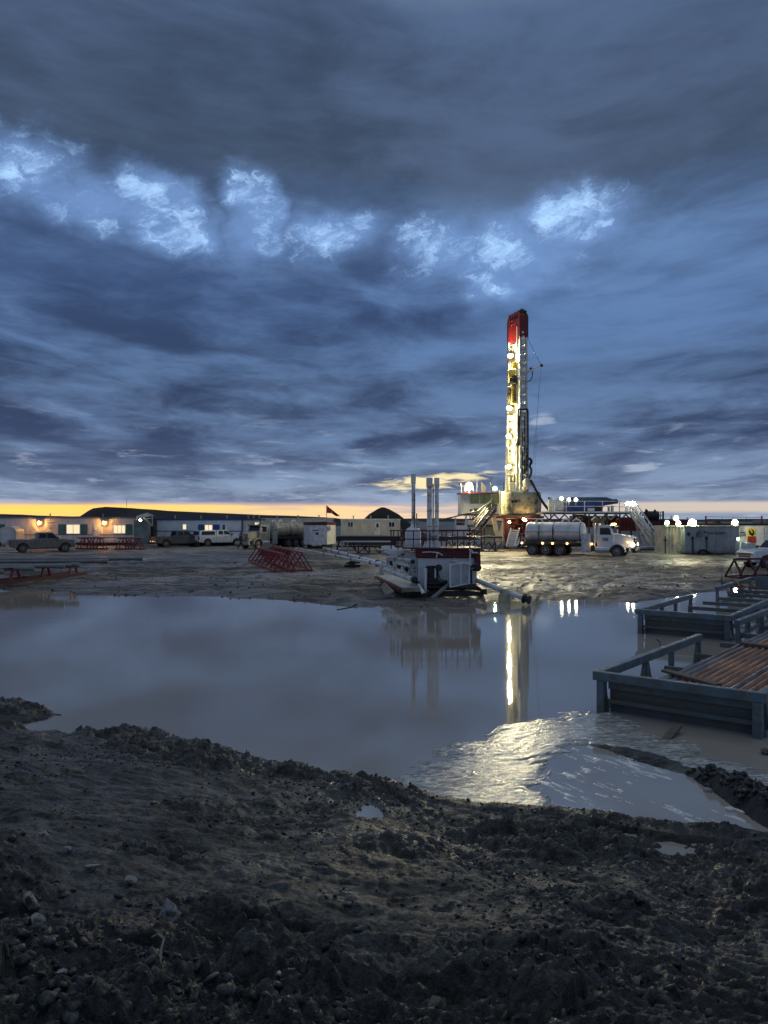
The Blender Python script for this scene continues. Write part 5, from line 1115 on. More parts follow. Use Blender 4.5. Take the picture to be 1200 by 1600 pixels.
for k in range(26): mb.box(*[tuple(at(794+rnd.random()*34, 811+rnd.random()*20, 82.5+rnd.random())+Vector((s_*0.25*rnd.random()+s_*0.08, s_*0.2, s_*0.2*rnd.random()+s_*0.05))) for s_ in (-1, 1)])
G(mb, 'substructure_equipment', 'dark_red', kind='stuff')
mb = MB(); mb.bar(at(771, 808, 81.5), at(780, 850, 81.5), 0.4); mb.bar(at(789, 808, 81.4), at(780.5, 840, 81.4), 0.35); mb.bar(at(787, 808, 82), at(787, 852, 82), 0.22); mb.bar(at(775, 812, 81.3), at(785, 812, 81.3), 0.2); G(mb, 'leg_frame', 'cream')
# wind wall: a tarp drum round the floor
zw0, zw1 = at(0, 806, 81).z, at(0, 768, 81).z
fp = []; cxw = at(812.5, 0, 82.6).x
for k in range(36):
    a = 2*math.pi*k/36; ca, sa = math.cos(a), math.sin(a); fp.append((math.copysign(abs(ca)**0.55, ca)*2.12, math.copysign(abs(sa)**0.75, sa)*1.9))
mb = MB(); rowsn = 9; vs = []
for i in range(rowsn):
    f = i/(rowsn-1)
    for k, (a, b_) in enumerate(fp):
        w_ = 1+0.035*math.sin(math.pi*f) + 0.012*math.sin(k*2.1+i*0.6)*(0.3+math.sin(math.pi*f)); vs.append((cxw+a*w_, 82.6+b_*w_, zw0+(zw1-zw0)*f + (0.06*math.sin(k*1.3) if i in (0, 8) else 0)))
mb.add(vs, [(i*36+k, i*36+(k+1)%36, (i+1)*36+(k+1)%36, (i+1)*36+k) for i in range(rowsn-1) for k in range(36)])
o_ = G(mb, 'wind_wall', 'tarp', smoothed=True); sm = o_.modifiers.new('thick', 'SOLIDIFY'); sm.thickness = 0.04
for dx_ in (-0.1, 0.28):
    mb = MB(); q = at(802.0, 783.5, 80.6); mb.ball((q.x+dx_*1.0, 80.53, q.z+0.05*dx_), 0.13, 8, (1, 0.4, 1.3)); mb.build('vent_hole', 'black', o_, world=True, smoothed=True)
mb = MB(); mb.bar(at(801.5, 786, 80.5), at(801.5, 804, 80.55), 0.07, 0.05); mb.build('rust_streak_strap', 'dark_red', o_, world=True)
mb = MB(); mb.bar(at(781.5, 766, 81), at(781.5, 807, 81), 0.15); mb.bar(at(841.5, 769, 81), at(841.5, 806, 81), 0.12); G(mb, 'wall_post', 'cream')
mb = MB(); R(mb, 783, 805, 843, 807.5, 80.5, 0.3); G(mb, 'floor_edge', 'dark_steel')
# mast: two lattice box legs joined by the crown
def mast_leg(cx0, Y0, cx1, Y1, z0, z1, w, mat, zcut, mat2):
    for za, zb3, mt in ((z0, zcut, mat), (zcut+0.003, z1, mat2)):
        mb = MB(); n_ = int(round((zb3-za)/0.85)); sub = MB()
        def C_(z, i, j):
            f = (z-z0)/(z1-z0); return (cx0+(cx1-cx0)*f + i*w/2, Y0+(Y1-Y0)*f + j*w/2, z)
        for i in (-1, 1):
            for j in (-1, 1): mb.bar(C_(za, i*0.8, j*0.8), C_(zb3, i*0.8, j*0.8), w*0.2, w*0.2)
        G(mb, 'mast_chord', mt)
        pl = MB()
        for k in range(n_):
            z = za+(zb3-za)*(k+0.5)/n_; hh = (zb3-za)/n_*0.30
            a, b_, c_, d_ = C_(z, -.8, -.93), C_(z, .8, -.93), C_(z, .8, .93), C_(z, -.8, .93)
            e_, f_, g_, h2 = C_(z, -.93, -.8), C_(z, -.93, .8), C_(z, .93, -.8), C_(z, .93, .8)
            for p_, q_ in (((a[0], a[1], z-hh), (b_[0], a[1]+0.03, z+hh)), ((d_[0], d_[1]-0.03, z-hh), (c_[0], d_[1], z+hh)), ((e_[0], e_[1], z-hh), (e_[0]+0.03, f_[1], z+hh)), ((g_[0]-0.03, g_[1], z-hh), (g_[0], h2[1], z+hh))):
                G(MB().box(p_, q_), 'web_plate', mt)
zb0 = zf_
xL0, xL1 = at(796, 0, 84.4).x, at(800.3, 0, 84.4).x; xR0, xR1 = at(817.5, 0, 81.8).x, at(817, 0, 81.8).x
zL = at(0, 500, 84.4).z; zR = at(0, 492, 81.8).z
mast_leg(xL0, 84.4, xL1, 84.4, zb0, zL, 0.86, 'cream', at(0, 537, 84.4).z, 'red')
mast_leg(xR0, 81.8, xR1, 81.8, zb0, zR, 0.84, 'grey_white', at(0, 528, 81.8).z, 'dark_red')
# closed plates inside the left leg (the bright face) and on the dark red cap of the right leg
mb = MB(); q0, q1 = at(790.5, 768, 84.0), at(806, 768, 84.0); zt2 = at(0, 538, 84).z
mb.add([(xL0-0.30, 84.12, zb0), (xL0+0.30, 84.12, zb0), (xL1+0.30, 84.12, zt2), (xL1-0.30, 84.12, zt2), (xL0-0.30, 84.16, zb0), (xL0+0.30, 84.16, zb0), (xL1+0.30, 84.16, zt2), (xL1-0.30, 84.16, zt2)], [(0,1,2,3),(7,6,5,4),(0,4,5,1),(1,5,6,2),(2,6,7,3),(3,7,4,0)]); G(mb, 'mast_face_plate', 'cream')
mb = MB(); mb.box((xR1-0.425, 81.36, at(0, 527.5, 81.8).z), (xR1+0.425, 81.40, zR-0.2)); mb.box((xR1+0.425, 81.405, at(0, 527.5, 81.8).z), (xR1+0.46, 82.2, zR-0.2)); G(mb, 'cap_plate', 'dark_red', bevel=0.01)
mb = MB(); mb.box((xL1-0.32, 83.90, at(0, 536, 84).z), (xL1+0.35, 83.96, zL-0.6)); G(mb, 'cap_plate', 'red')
for px, py in ((817, 519), (818, 526)): mb = MB(); q = at(px, py, 81.3); mb.ball(q, 0.13, 8, (1, 0.4, 1)); G(mb, 'cap_hole', 'grey_white', smoothed=True)
# ladder rungs (bright) up the right leg face
mb = MB(); z = zb0+0.4
while z < zR-3: mb.box((xR0-0.20, 81.31, z), (xR0+0.20, 81.35, z+0.05)); z += 0.42
mb.bar((xR0-0.22, 81.33, zb0), (xR1-0.22, 81.33, zR-2.8), 0.05); mb.bar((xR0+0.22, 81.33, zb0), (xR1+0.22, 81.33, zR-2.8), 0.05); G(mb, 'ladder', 'mid_steel')
# crown arch from left leg to right leg
def crown(off, th):
    A_, B_ = Vector((xL1, 84.4, zL)), Vector((xR1, 81.8, zR)); d_ = B_-A_; u = Vector((d_.y, -d_.x, 0)).normalized()*-1
    prof = [(-0.17, -2.2), (-0.17, -0.25), (-0.08, 0.12), (0.12, 0.42), (0.88, 0.42), (1.08, 0.12), (1.17, -0.25), (1.17, -2.6), (0.86, -2.6), (0.86, -1.1), (0.72, -0.75), (0.28, -0.75), (0.14, -1.1), (0.14, -2.2)]
    pts = [A_+d_*s_+Vector((0, 0, h_)) for s_, h_ in prof]; n_ = len(pts); mb = MB()
    mb.add([p_+u*off for p_ in pts]+[p_+u*(off+th) for p_ in pts], [tuple(range(n_-1, -1, -1)), tuple(range(n_, 2*n_))]+[(i, (i+1)%n_, n_+(i+1)%n_, n_+i) for i in range(n_)])
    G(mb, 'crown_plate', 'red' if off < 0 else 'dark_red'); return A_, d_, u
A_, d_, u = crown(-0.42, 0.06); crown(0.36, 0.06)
mb = MB()
for s_ in (0.0, 0.25, 0.5, 0.75, 1.0):
    q = A_+d_*s_+Vector((0, 0, 0.36)); mb.tube(q-u*0.36, q+u*0.36, 0.16, 12)
for s_ in (0.12, 0.88): q = A_+d_*s_+Vector((0, 0, -0.2)); mb.bar(q-u*0.36, q+u*0.36, 0.3)
G(mb, 'crown_sheaves', 'black', smoothed=True)
for s_ in (0.06, 0.33, 0.62, 0.90): mb = MB(); q = A_+d_*s_+Vector((0, 0, 0.44)); mb.box((q.x-0.17, q.y-0.3, q.z-0.05), (q.x+0.17, q.y+0.3, q.z+0.14+0.06*s_)); G(mb, 'crown_lug', 'black', bevel=0.03)
for s_ in (0.22, 0.42, 0.6, 0.78): mb = MB(); q = A_+d_*s_+Vector((0, 0, -0.14))-u*0.43; mb.ball(q, 0.17, 8, (0.6, 0.5, 1.5)); G(mb, 'crown_hole', 'black', smoothed=True)
# guide rail, top drive and lines between the legs
mb = MB(); mb.tube(at(808.5, 768, 83.0), at(808.5, 510, 83.0), 0.13, 10); G(mb, 'guide_rail', 'tank', smoothed=True)
mb = MB(); mb.tube(at(810.5, 768, 82.4), at(811.5, 640, 82.4), 0.10, 10); G(mb, 'guide_rail', 'cream', smoothed=True)
mb = MB(); R(mb, 802, 566, 809.5, 574, 82.8, 0.6); R(mb, 796, 577, 806, 590, 83.0, 0.6); R(mb, 800, 600, 809, 631, 82.9, 0.5); td = G(mb, 'top_drive', 'yellow', bevel=0.04)
mb = MB(); R(mb, 801, 586, 809, 599, 82.6, 0.5); R(mb, 797, 590, 802, 597, 82.5, 0.3); R(mb, 804, 600, 806.3, 628, 82.7, 0.14); mb.build('motor', 'black', td, world=True, bevel=0.03)
mb = MB(); mb.bar(at(791, 604, 83.2), at(805, 598, 82.5), 0.09); mb.path([at(796, 599, 82.7), at(794, 603, 82.7), at(800, 603, 82.7)], 0.08, 8); mb.build('link_arm', 'mid_steel', td, world=True)
mb = MB()
for k in range(10): R(mb, 793+rnd.random()*7, 604+rnd.random()*30, 797+rnd.random()*6, 606+rnd.random()*32, 83.7+0.02*k, 0.08)
mb.build('hose_clamp', 'dark_steel', td, world=True)
for k in range(14):
    py = 655+k*7.6+rnd.random()*3; q = 794+rnd.random()*5; mb = MB(); R(mb, q, py, q+2.2+rnd.random()*2, py+2+rnd.random()*3, 83.75, 0.05); G(mb, 'face_slot', 'dark_steel')
for py in (543, 549): mb = MB(); R(mb, 797.5, py, 801, py+2.6, 83.82, 0.04); G(mb, 'face_slot', 'dark_steel')
# drill floor bits in the mast foot
mb = MB(); R(mb, 797, 744, 801, 752, 83.3, 0.3); R(mb, 803, 741, 808, 752, 83.2, 0.3); R(mb, 796, 752, 808, 753, 83.1, 0.5); G(mb, 'iron_roughneck', 'dark_steel')
mb = MB(); R(mb, 797, 753.5, 804, 767, 83.0, 0.5); G(mb, 'floor_tool', 'cream', bevel=0.03)
mb = MB(); R(mb, 791, 700, 794, 768, 82.8, 0.25); R(mb, 806.6, 690, 809.4, 768, 82.2, 0.22); G(mb, 'mast_foot_post', 'cream')
mb = MB(); R(mb, 815.5, 675, 817.2, 766, 81.2, 0.06); R(mb, 819, 650, 820.4, 740, 81.2, 0.06); R(mb, 822, 700, 823.6, 766, 81.1, 0.1); G(mb, 'service_line', 'black')
for k in range(16): mb = MB(); q = at(817+rnd.random()*8, 690+k*4.8, 81.0); mb.ball(q, 0.09+0.05*rnd.random(), 6); G(mb, 'junction', 'mid_steel' if k % 3 else 'black', smoothed=True)
# black hoses
def hose(pts, r_=0.07, mat='black', name='hose', parent=RG):
    P_ = [at(*p_) if len(p_) == 3 else p_ for p_ in pts]; out = []
    for i in range(len(P_)-1):
        p0 = P_[max(i-1, 0)]; p1 = P_[i]; p2 = P_[i+1]; p3 = P_[min(i+2, len(P_)-1)]
        for k in range(5):
            t__ = k/5; out.append(0.5*((2*p1)+(p2-p0)*t__+(2*p0-5*p1+4*p2-p3)*t__*t__+(3*p1-p0-3*p2+p3)*t__**3))
    out.append(P_[-1]); mb = MB(); mb.path(out, r_, 8); return mb.build(name, mat, parent, world=True, smoothed=True)
hose([(809, 695, 81.2), (810, 645, 81.1), (812, 639.5, 81), (816, 640, 81), (822, 639.5, 81), (824.5, 642, 81), (824.8, 660, 81), (824.8, 700, 81), (824.6, 745, 81)], 0.10)
hose([(813.2, 640, 80.9), (812, 660, 80.9), (812, 690, 80.9), (809.5, 697, 80.9), (806.5, 694, 81), (804, 688, 82)], 0.075)
hose([(826, 716, 81), (830, 720, 81), (828, 728, 81), (830, 735, 80.8), (829, 742, 80.8), (826, 748, 81)], 0.13)
hose([(827, 715, 81), (831, 718, 81), (831.5, 724, 81), (829, 726, 81)], 0.04)
hose([(829, 750, 80.6), (845, 780, 80.0), (859, 799, 79.5)], 0.14); hose([(836, 768, 80.2), (848, 782, 80), (858, 800, 79.6)], 0.05, 'mid_steel')
mb = MB(); mb.ball(at(823, 756, 80.9), 0.42, 10, (1, 1, 1.5)); mb.ball(at(820, 763, 80.9), 0.3, 8); mb.build('swivel', 'cream', RG, world=True, smoothed=True)
mb = MB(); R(mb, 816, 758, 826, 767.5, 80.9, 0.5); G(mb, 'winch', 'dark_steel', bevel=0.04)
# service arm with wires
mb = MB(); mb.bar(at(823, 581.5, 81.4), at(846, 571, 80.6), 0.16); ar = G(mb, 'service_arm', 'grey_white')
mb = MB(); mb.ball(at(829.5, 576.2, 81.2), 0.16, 8); mb.ball(at(846.3, 571, 80.5), 0.16, 8); mb.build('arm_pulley', 'black', ar, world=True, smoothed=True)
hose([(832, 579, 81), (831.5, 588, 81), (829, 594, 81), (823, 597, 81.2)], 0.05, parent=ar)
mb = MB(); mb.tube(at(825, 530, 81.6), at(845.5, 570.5, 80.6), 0.022, 5); mb.build('arm_cable', 'black', ar, world=True)
mb = MB(); mb.tube(at(845.8, 571.5, 80.5), at(832, 735, 80.2), 0.012, 5); mb.tube(at(842, 600, 80.7), at(835, 760, 80.4), 0.01, 5); mb.build('arm_cable', 'dark_steel', ar, world=True)
# mast lamps: part of the mast
for px, py, Y_, rr in ((797.5, 556, 83.4, 0.36), (795.5, 638, 83.4, 0.33), (794.8, 682, 83.4, 0.30), (794, 729.5, 83.4, 0.33)):
    q = at(px, py, Y_); mb = MB(); mb.ball(q-Vector((0, 0.2, 0)), rr*0.48, 10, (1, 0.6, 0.9)); fl = G(mb, 'mast_lamp', 'lamp_warm', smoothed=True); mb = MB(); mb.ball(q, rr*0.95, 12, (1, 0.3, 0.8)); mb.build('lens', 'halo_lens_warm', fl, world=True, smoothed=True)  # lens glows by itself, a warm halo round the mast bulb
    sp_ = bpy.data.lights.new('floodlight_beam', 'SPOT'); sp_.energy = 950; sp_.color = (1.0, 0.90, 0.62); sp_.spot_size = math.radians(75); sp_.spot_blend = 0.7; sp_.shadow_soft_size = 0.16
    so_ = bpy.data.objects.new('floodlight_beam', sp_); COL.objects.link(so_); so_.location = q-Vector((0, 0.55, 0)); so_.rotation_euler = (Vector(so_.location)-Vector((2.5, 12, 0))).to_track_quat('Z', 'Y').to_euler()
    mb = MB(); mb.box((q.x-rr*0.9, q.y+rr*0.5, q.z-rr*0.6), (q.x+rr*0.9, q.y+rr*0.9, q.z+rr*0.6)); mb.build('lamp_housing', 'mid_steel', fl, world=True)
# doghouse
DH = thing('doghouse', at(750, 803, 82.5), 'white doghouse cabin with green lit windows at the left of the rig floor', 'cabin'); ORG[DH.name] = tuple(DH.location)
def D(mb, name, mat, parent=DH, **k): return mb.build(name, mat, parent, world=True, **k)
mb = MB(); R(mb, 719.5, 771.5, 733.5, 803, 82.55, 2.9); R(mb, 733.6, 787, 782, 803, 82.55, 2.9); R(mb, 733.6, 771.5, 782, 787, 83.4, 2.0); D(mb, 'wall', 'white_clean')
for k in range(7): mb = MB(); R(mb, 719.8+1.95*k, 772, 720.9+1.95*k, 803, 82.49, 0.055); D(mb, 'rib', 'white_clean')
mb = MB(); R(mb, 717.8, 769.3, 782.4, 771.3, 82.3, 3.3); D(mb, 'roof', 'dark_red')
for x in (733.9, 749.5, 767.5, 781): mb = MB(); R(mb, x-0.7, 771.5, x+0.7, 787, 82.5, 0.12); D(mb, 'window_post', 'cream')
for x0, x1 in ((734.8, 748.6), (750.4, 756.5), (757.3, 766.6), (768.4, 780.2)): mb = MB(); R(mb, x0, 772, x1, 786.4, 82.56, 0.03); D(mb, 'window', 'glass_green')
mb = MB(); R(mb, 735, 776, 746, 786, 82.9, 0.3); R(mb, 758, 775, 761, 786, 82.9, 0.3); D(mb, 'console', 'dark_steel')
mb = MB(); R(mb, 734, 795.5, 738.5, 799.5, 82.4, 0.1); R(mb, 741, 794.5, 748, 799.5, 82.3, 0.2); D(mb, 'wall_unit', 'dark_steel')
mb = MB(); R(mb, 719, 803.3, 783, 805.6, 82.4, 3.2); D(mb, 'floor_frame', 'dark_steel')
mb = MB(); R(mb, 720.3, 757, 721.6, 769, 82.6, 0.1); mb.ball(at(719, 757, 82.6), 0.13, 6); R(mb, 745, 748, 745.6, 769, 82.7, 0.05); R(mb, 726.5, 757, 727.2, 769, 82.6, 0.05); R(mb, 766.8, 756, 768, 769, 82.6, 0.08); mb.tube(at(767.4, 757, 82.65), at(767.4, 752, 82.65), 0.12, 8); R(mb, 786.3, 755, 787.4, 769, 82, 0.08); D(mb, 'roof_pole', 'dark_steel')
mb = MB(); mb.add([at(752, 768.8, 82.7), at(752, 753, 82.7), at(759.5, 760, 82.7), at(759.5, 768.8, 82.7), at(752, 768.8, 82.9), at(752, 753, 82.9), at(759.5, 760, 82.9), at(759.5, 768.8, 82.9)], [(0,1,2,3),(7,6,5,4),(0,4,5,1),(1,5,6,2),(2,6,7,3),(3,7,4,0)]); D(mb, 'roof_panel', 'dark_steel')
mb = MB(); R(mb, 731, 812.5, 775, 819.5, 82.6, 2.0); D(mb, 'lower_skirt', 'white_clean'); mb = MB(); R(mb, 729, 820, 775, 823, 82.5, 2.2); D(mb, 'skirt_band', 'dark_steel')
for x in (733, 756, 772): mb = MB(); R(mb, x, 823, x+1.6, 852, 83, 0.2); D(mb, 'support_leg', 'dark_steel')
mb = MB(); R(mb, 753, 823.3, 777, 851, 83.4, 1.8); tag(mb.build('fluid_tank', 'grey_white', world=True, bevel=0.03), 'dull grey rectangular tank under the doghouse', 'tank')
# V-door stairs going down left of the rig
ST = thing('rig_stairs', at(750, 845, 80), 'steep dark steel stairs and pipe slide leading down from the doghouse', 'stairs'); ORG[ST.name] = tuple(ST.location)
for k, (dx_, w_) in enumerate(((0, 0.16), (4, 0.09), (8, 0.09), (11, 0.16))): mb = MB(); mb.bar(at(772+dx_*0.5-2, 789+dx_*0.7, 80.6), at(735+dx_, 834+dx_*0.2, 78.2), w_); mb.build('stringer', 'mid_steel' if k == 1 else 'dark_steel', ST, world=True)
for k in range(13):
    f = k/12; mb = MB(); mb.bar(at(771-37*f, 791+44*f, 80.5-2.3*f), at(776-31*f, 795+43*f, 80.5-2.3*f), 0.20, 0.05); mb.build('step', 'dark_steel', ST, world=True)
mb = MB(); mb.bar(at(770, 779, 80.6), at(734, 823, 78.2), 0.08); mb.bar(at(770, 784, 80.6), at(734, 828.5, 78.2), 0.06)
for k in range(6): f = k/5; mb.bar(at(770-36*f, 779+44*f, 80.6-2.4*f), at(771-36*f, 791+44*f, 80.6-2.4*f), 0.06)
mb.build('handrail', 'dark_steel', ST, world=True)
mb = MB(); mb.path([at(757, 789, 80.5), at(763, 786, 80.5), at(770, 788, 80.5), at(777, 790, 80.6)], 0.09, 6)
for k in range(6): mb.bar(at(757+3.2*k, 787+rnd.random()*3, 80.5), at(760+3.2*k, 794+rnd.random()*3, 80.4), 0.08)
mb.bar(at(735, 812, 80), at(760, 800, 80.4), 0.12)
for k in range(6): mb.bar(at(733+4.5*k, 806-0.6*k, 80.2), at(736+4.5*k, 812-2*k, 80.2), 0.07); mb.bar(at(737+4.5*k, 806-0.6*k, 80.2), at(733+4.5*k, 812-2*k, 80.2), 0.07)
mb.build('landing_frame', 'dark_steel', ST, world=True)
WS = thing('access_steps', at(800, 854, 77), 'short flight of white steps up to the rig substructure', 'steps'); ORG[WS.name] = tuple(WS.location)
for k in range(8): f = k/7; mb = MB(); R(mb, 799.2-6*f, 828+24*f, 811.5-5*f, 830.3+24*f, 79.5-1.6*f, 0.28); mb.build('step', 'white_clean', WS, world=True)
for dx_ in (-1, 12): mb = MB(); mb.bar(at(799.5+dx_, 826, 79.6), at(792+dx_, 854, 77.8), 0.10, 0.25); mb.build('stringer', 'white_clean', WS, world=True)
mb = MB(); mb.add([at(809, 853, 78), at(806, 853, 78), at(811.5, 838, 78.5), at(812, 848, 78.2), at(809, 853, 78.1), at(806, 853, 78.1), at(811.5, 838, 78.6), at(812, 848, 78.3)], [(0,1,2,3),(7,6,5,4),(0,4,5,1),(1,5,6,2),(2,6,7,3),(3,7,4,0)]); mb.build('side_plate', 'white_clean', WS, world=True)
# ------------------------------------------------------------------ tank trucks
def tank_truck(loc, heading, label, body, tankm, lit=True):
    t_ = thing('tank_truck', loc, label, 'tank truck', heading)
    r_ = 0.53
    for x in (0, 1.25, 2.5):
        for s_ in (-1, 1): wheel(t_, x, s_*0.98, r_, 0.5, side=s_)
    for s_ in (-1, 1): wheel(t_, 7.45, s_*1.02, r_, 0.32, side=s_)
    for s_ in (-1, 1): mb = MB(); mb.bar((-0.95, s_*0.42, 0.98), (8.6, s_*0.42, 0.98), 0.12, 0.26); mb.build('chassis_rail', 'black', t_)
    mb = MB(); mb.box((-0.95, -1.18, 1.10), (5.4, 1.18, 1.24)); mb.build('deck', 'dark_steel', t_)
    R_ = 0.86; zc = 2.16
    mb = MB(); mb.lathe((-0.72, 0, zc), [(0, -0.2), (R_*0.5, -0.15), (R_*0.85, -0.05), (R_, 0.06), (R_, 5.0), (R_*0.85, 5.12), (R_*0.5, 5.22), (0, 5.26)], (1, 0, 0), 32); tk = mb.build('tank', tankm, t_, smoothed=True)
    for x in (-0.45, 0.6, 1.75, 2.35, 3.35, 4.15):
        mb = MB(); mb.lathe((x, 0, zc), [(R_+0.001, 0), (R_+0.028, 0.006), (R_+0.028, 0.054), (R_+0.001, 0.06)], (1, 0, 0), 32); mb.build('band', 'black' if x in (1.75, 4.15) else tankm, tk)
    mb = MB(); mb.box((-0.6, -R_-0.018, zc-0.02), (4.2, -R_+0.02, zc+0.02)); mb.build('seam', 'black', tk)
    for x, s_ in ((0.35, 0), (2.75, 0.1), (3.75, 0)):
        mb = MB(); mb.path([(x+0.36*math.cos(a), -0.12+s_, zc+R_-0.12+0.42*math.sin(a)) for a in np.linspace(0.1, math.pi-0.1, 9)], 0.06, 8); mb.build('lifting_hoop', 'white_clean', tk, smoothed=True)
    for x, z in ((0.55, zc-0.1), (1.85, zc-0.2)): mb = MB(); mb.path([(x, -R_-0.07, z+0.7), (x+0.05, -R_-0.13, z+0.2), (x-0.04, -R_-0.13, z-0.2), (x+0.02, -R_-0.06, z-0.6)], 0.035, 6); mb.ball((x, -R_-0.13, z), 0.08, 6); mb.build('hose', 'black', tk, smoothed=True)
    for s_ in (-1, 1):
        mb = MB(); mb.box((-0.7, s_*1.0, 1.245), (3.4, s_*1.2, 1.33)); mb.build('hose_tray', 'dark_steel', t_)
        mb = MB(); mb.prism([(-0.75, 1.0), (-0.62, 1.1), (3.1, 1.1), (3.2, 1.0), (3.1, 0.98), (-0.68, 0.98)], s_*0.72, s_*1.24); mb.build('fender', 'black', t_)
        mb = MB(); mb.box((4.45, s_*1.0, 0.42), (5.2, s_*1.27, 2.0)); mb.build('tool_locker', 'mid_steel' if s_ > 0 else 'grey_white', t_, bevel=0.02)
    # cab
    cab = [(5.75, 0.85), (5.75, 2.65), (5.85, 2.78), (6.75, 2.78), (6.9, 2.68), (7.12, 2.05), (7.12, 0.85)]
    mb = MB(); mb.prism(cab, -0.98, 0.98); cb = mb.build('cab', body, t_, bevel=0.05)
    hood = [(7.123, 0.95), (7.123, 1.98), (7.3, 2.0), (8.55, 1.82), (8.72, 1.72), (8.78, 0.85), (8.02, 0.85)] + [(7.45+0.62*math.cos(a), 0.53+0.64*math.sin(a)) for a in np.linspace(0.5, 1.9, 7)]
    mb = MB(); mb.prism(hood, -0.80, 0.80); mb.build('hood', body, t_, bevel=0.06)
    for s_ in (-1, 1):
        arc = [(7.45+0.72*math.cos(a), 0.5+0.74*math.sin(a)) for a in np.linspace(-0.05, math.pi*0.86, 10)] + [(7.45+0.62*math.cos(a), 0.5+0.62*math.sin(a)) for a in np.linspace(math.pi*0.86, -0.05, 10)]
        mb = MB(); mb.prism(arc, s_*0.80, s_*1.2); mb.build('front_fender', body, t_, bevel=0.02)
        mb = MB(); pts = [(5.98, s_*0.986, 1.95), (6.95, s_*0.986, 1.95), (6.78, s_*0.986, 2.55), (5.98, s_*0.986, 2.55)]; mb.add(pts+[(a, b-s_*0.012, c) for a, b, c in pts], [(0,1,2,3),(7,6,5,4),(0,4,5,1),(1,5,6,2),(2,6,7,3),(3,7,4,0)]); mb.build('side_window', 'glass', cb)
        mb = MB(); mb.box((5.95, s_*0.983, 1.15), (6.9, s_*0.995, 1.86)); dr = mb.build('door', body, cb)
        mb = MB(); mb.box((6.2, s_*0.996, 1.4), (6.7, s_*1.002, 1.7)); mb.build('door_panel', 'rim', dr)
        mb = MB(); mb.tube((5.52, s_*0.9, 0.9), (5.52, s_*0.9, 2.95), 0.09, 12); mb.build('exhaust_stack', 'chrome', t_, smoothed=True)
        mb = MB(); mb.tube((5.6, s_*0.95, 0.66), (6.85, s_*0.95, 0.66), 0.27, 16); mb.build('fuel_tank', 'chrome', t_, smoothed=True)
        mb = MB(); mb.box((5.65, s_*1.05, 0.42), (6.8, s_*1.22, 0.5)); mb.build('step', 'mid_steel', t_)
        mb = MB(); mb.box((7.0, s_*1.12, 1.95), (7.08, s_*1.32, 2.4)); mb.tube((7.0, s_*0.98, 2.2), (7.04, s_*1.14, 2.2), 0.02, 6); mb.build('side_mirror', 'chrome', t_)
        mb = MB(); mb.ball((8.78, s_*0.92, 1.12), 0.13 if lit else 0.1, 10, (0.6, 1, 1)); mb.build('headlight', 'lamp_head' if lit else 'glass', t_, smoothed=True)
        if lit: mb = MB(); mb.ball((8.35, s_*1.12, 1.34), 0.07, 8); mb.build('turn_signal', 'lamp_amber', t_, smoothed=True)
        if lit:
            for x in (-0.9, 1.0, 1.9, 3.2, 5.35): mb = MB(); mb.ball((x, s_*1.28, 1.14), 0.075, 8); mb.build('marker_light', 'lamp_amber', t_, smoothed=True)
    mb = MB(); pts = [(7.125, -0.85, 2.08), (7.125, 0.85, 2.08), (6.94, 0.85, 2.62), (6.94, -0.85, 2.62)]; mb.add(pts+[(a-0.01, b, c-0.0) for a, b, c in [(p_[0]-0.02, p_[1], p_[2]) for p_ in pts]], [(0,1,2,3),(7,6,5,4),(0,4,5,1),(1,5,6,2),(2,6,7,3),(3,7,4,0)]); mb.build('windscreen', 'glass', cb)
    mb = MB(); mb.box((6.88, -0.95, 2.60), (7.2, 0.95, 2.72)); mb.build('sun_visor', 'black', cb)
    if lit:
        for y in (-0.7, -0.35, 0, 0.35, 0.7): mb = MB(); mb.ball((6.95, y, 2.86), 0.075, 8); mb.build('roof_marker', 'lamp_amber', cb, smoothed=True)
    mb = MB(); mb.box((8.77, -0.58, 0.88), (8.84, 0.58, 1.68)); gl = mb.build('grille', 'black', t_, bevel=0.02)
    for k in range(5): mb = MB(); mb.box((8.842, -0.55, 0.98+0.14*k), (8.86, 0.55, 1.03+0.14*k)); mb.build('grille_bar', 'chrome', gl)
    mb = MB(); mb.prism([(8.72, 0.42), (8.72, 0.82), (8.95, 0.80), (9.02, 0.6), (8.95, 0.42)], -1.15, 1.15); mb.build('bumper', 'black' if lit else 'mid_steel', t_, bevel=0.02)
    mb = MB(); mb.box((-1.1, -1.2, 0.6), (-0.98, 1.2, 0.8)); mb.tube((-1.0, -0.7, 0.62), (-1.0, -0.7, 1.5), 0.08, 8); mb.tube((-0.95, 0.3, 0.9), (-0.95, 0.3, 1.7), 0.1, 8); mb.build('rear_gear', 'black', t_)
    return t_
h_ = math.radians(-28)
off = Vector((math.sin(h_)*1.0*-1, math.cos(h_)*1.0, 0))
p_ = at(832, 0, 68.2); tt_ = tank_truck((p_.x+off.x, 68.2+off.y, yard_z(p_.x, 69)-0.02), h_, 'polished tank truck with white cab and lights on, parked before the rig', 'white_clean', 'tank')
tt_.scale = (0.985, 0.985, 0.985)
h_ = math.radians(180+38)
p_ = at(436, 0, 84.0); t2 = tank_truck((at(463, 0, 88.5).x, 88.5, 0.0), math.radians(180+52), 'dusty grey vacuum tank truck with unlit cab left of the white shed', 'tank_dull', 'tank_dull', lit=False)
t2.scale = (0.92, 0.92, 0.92)

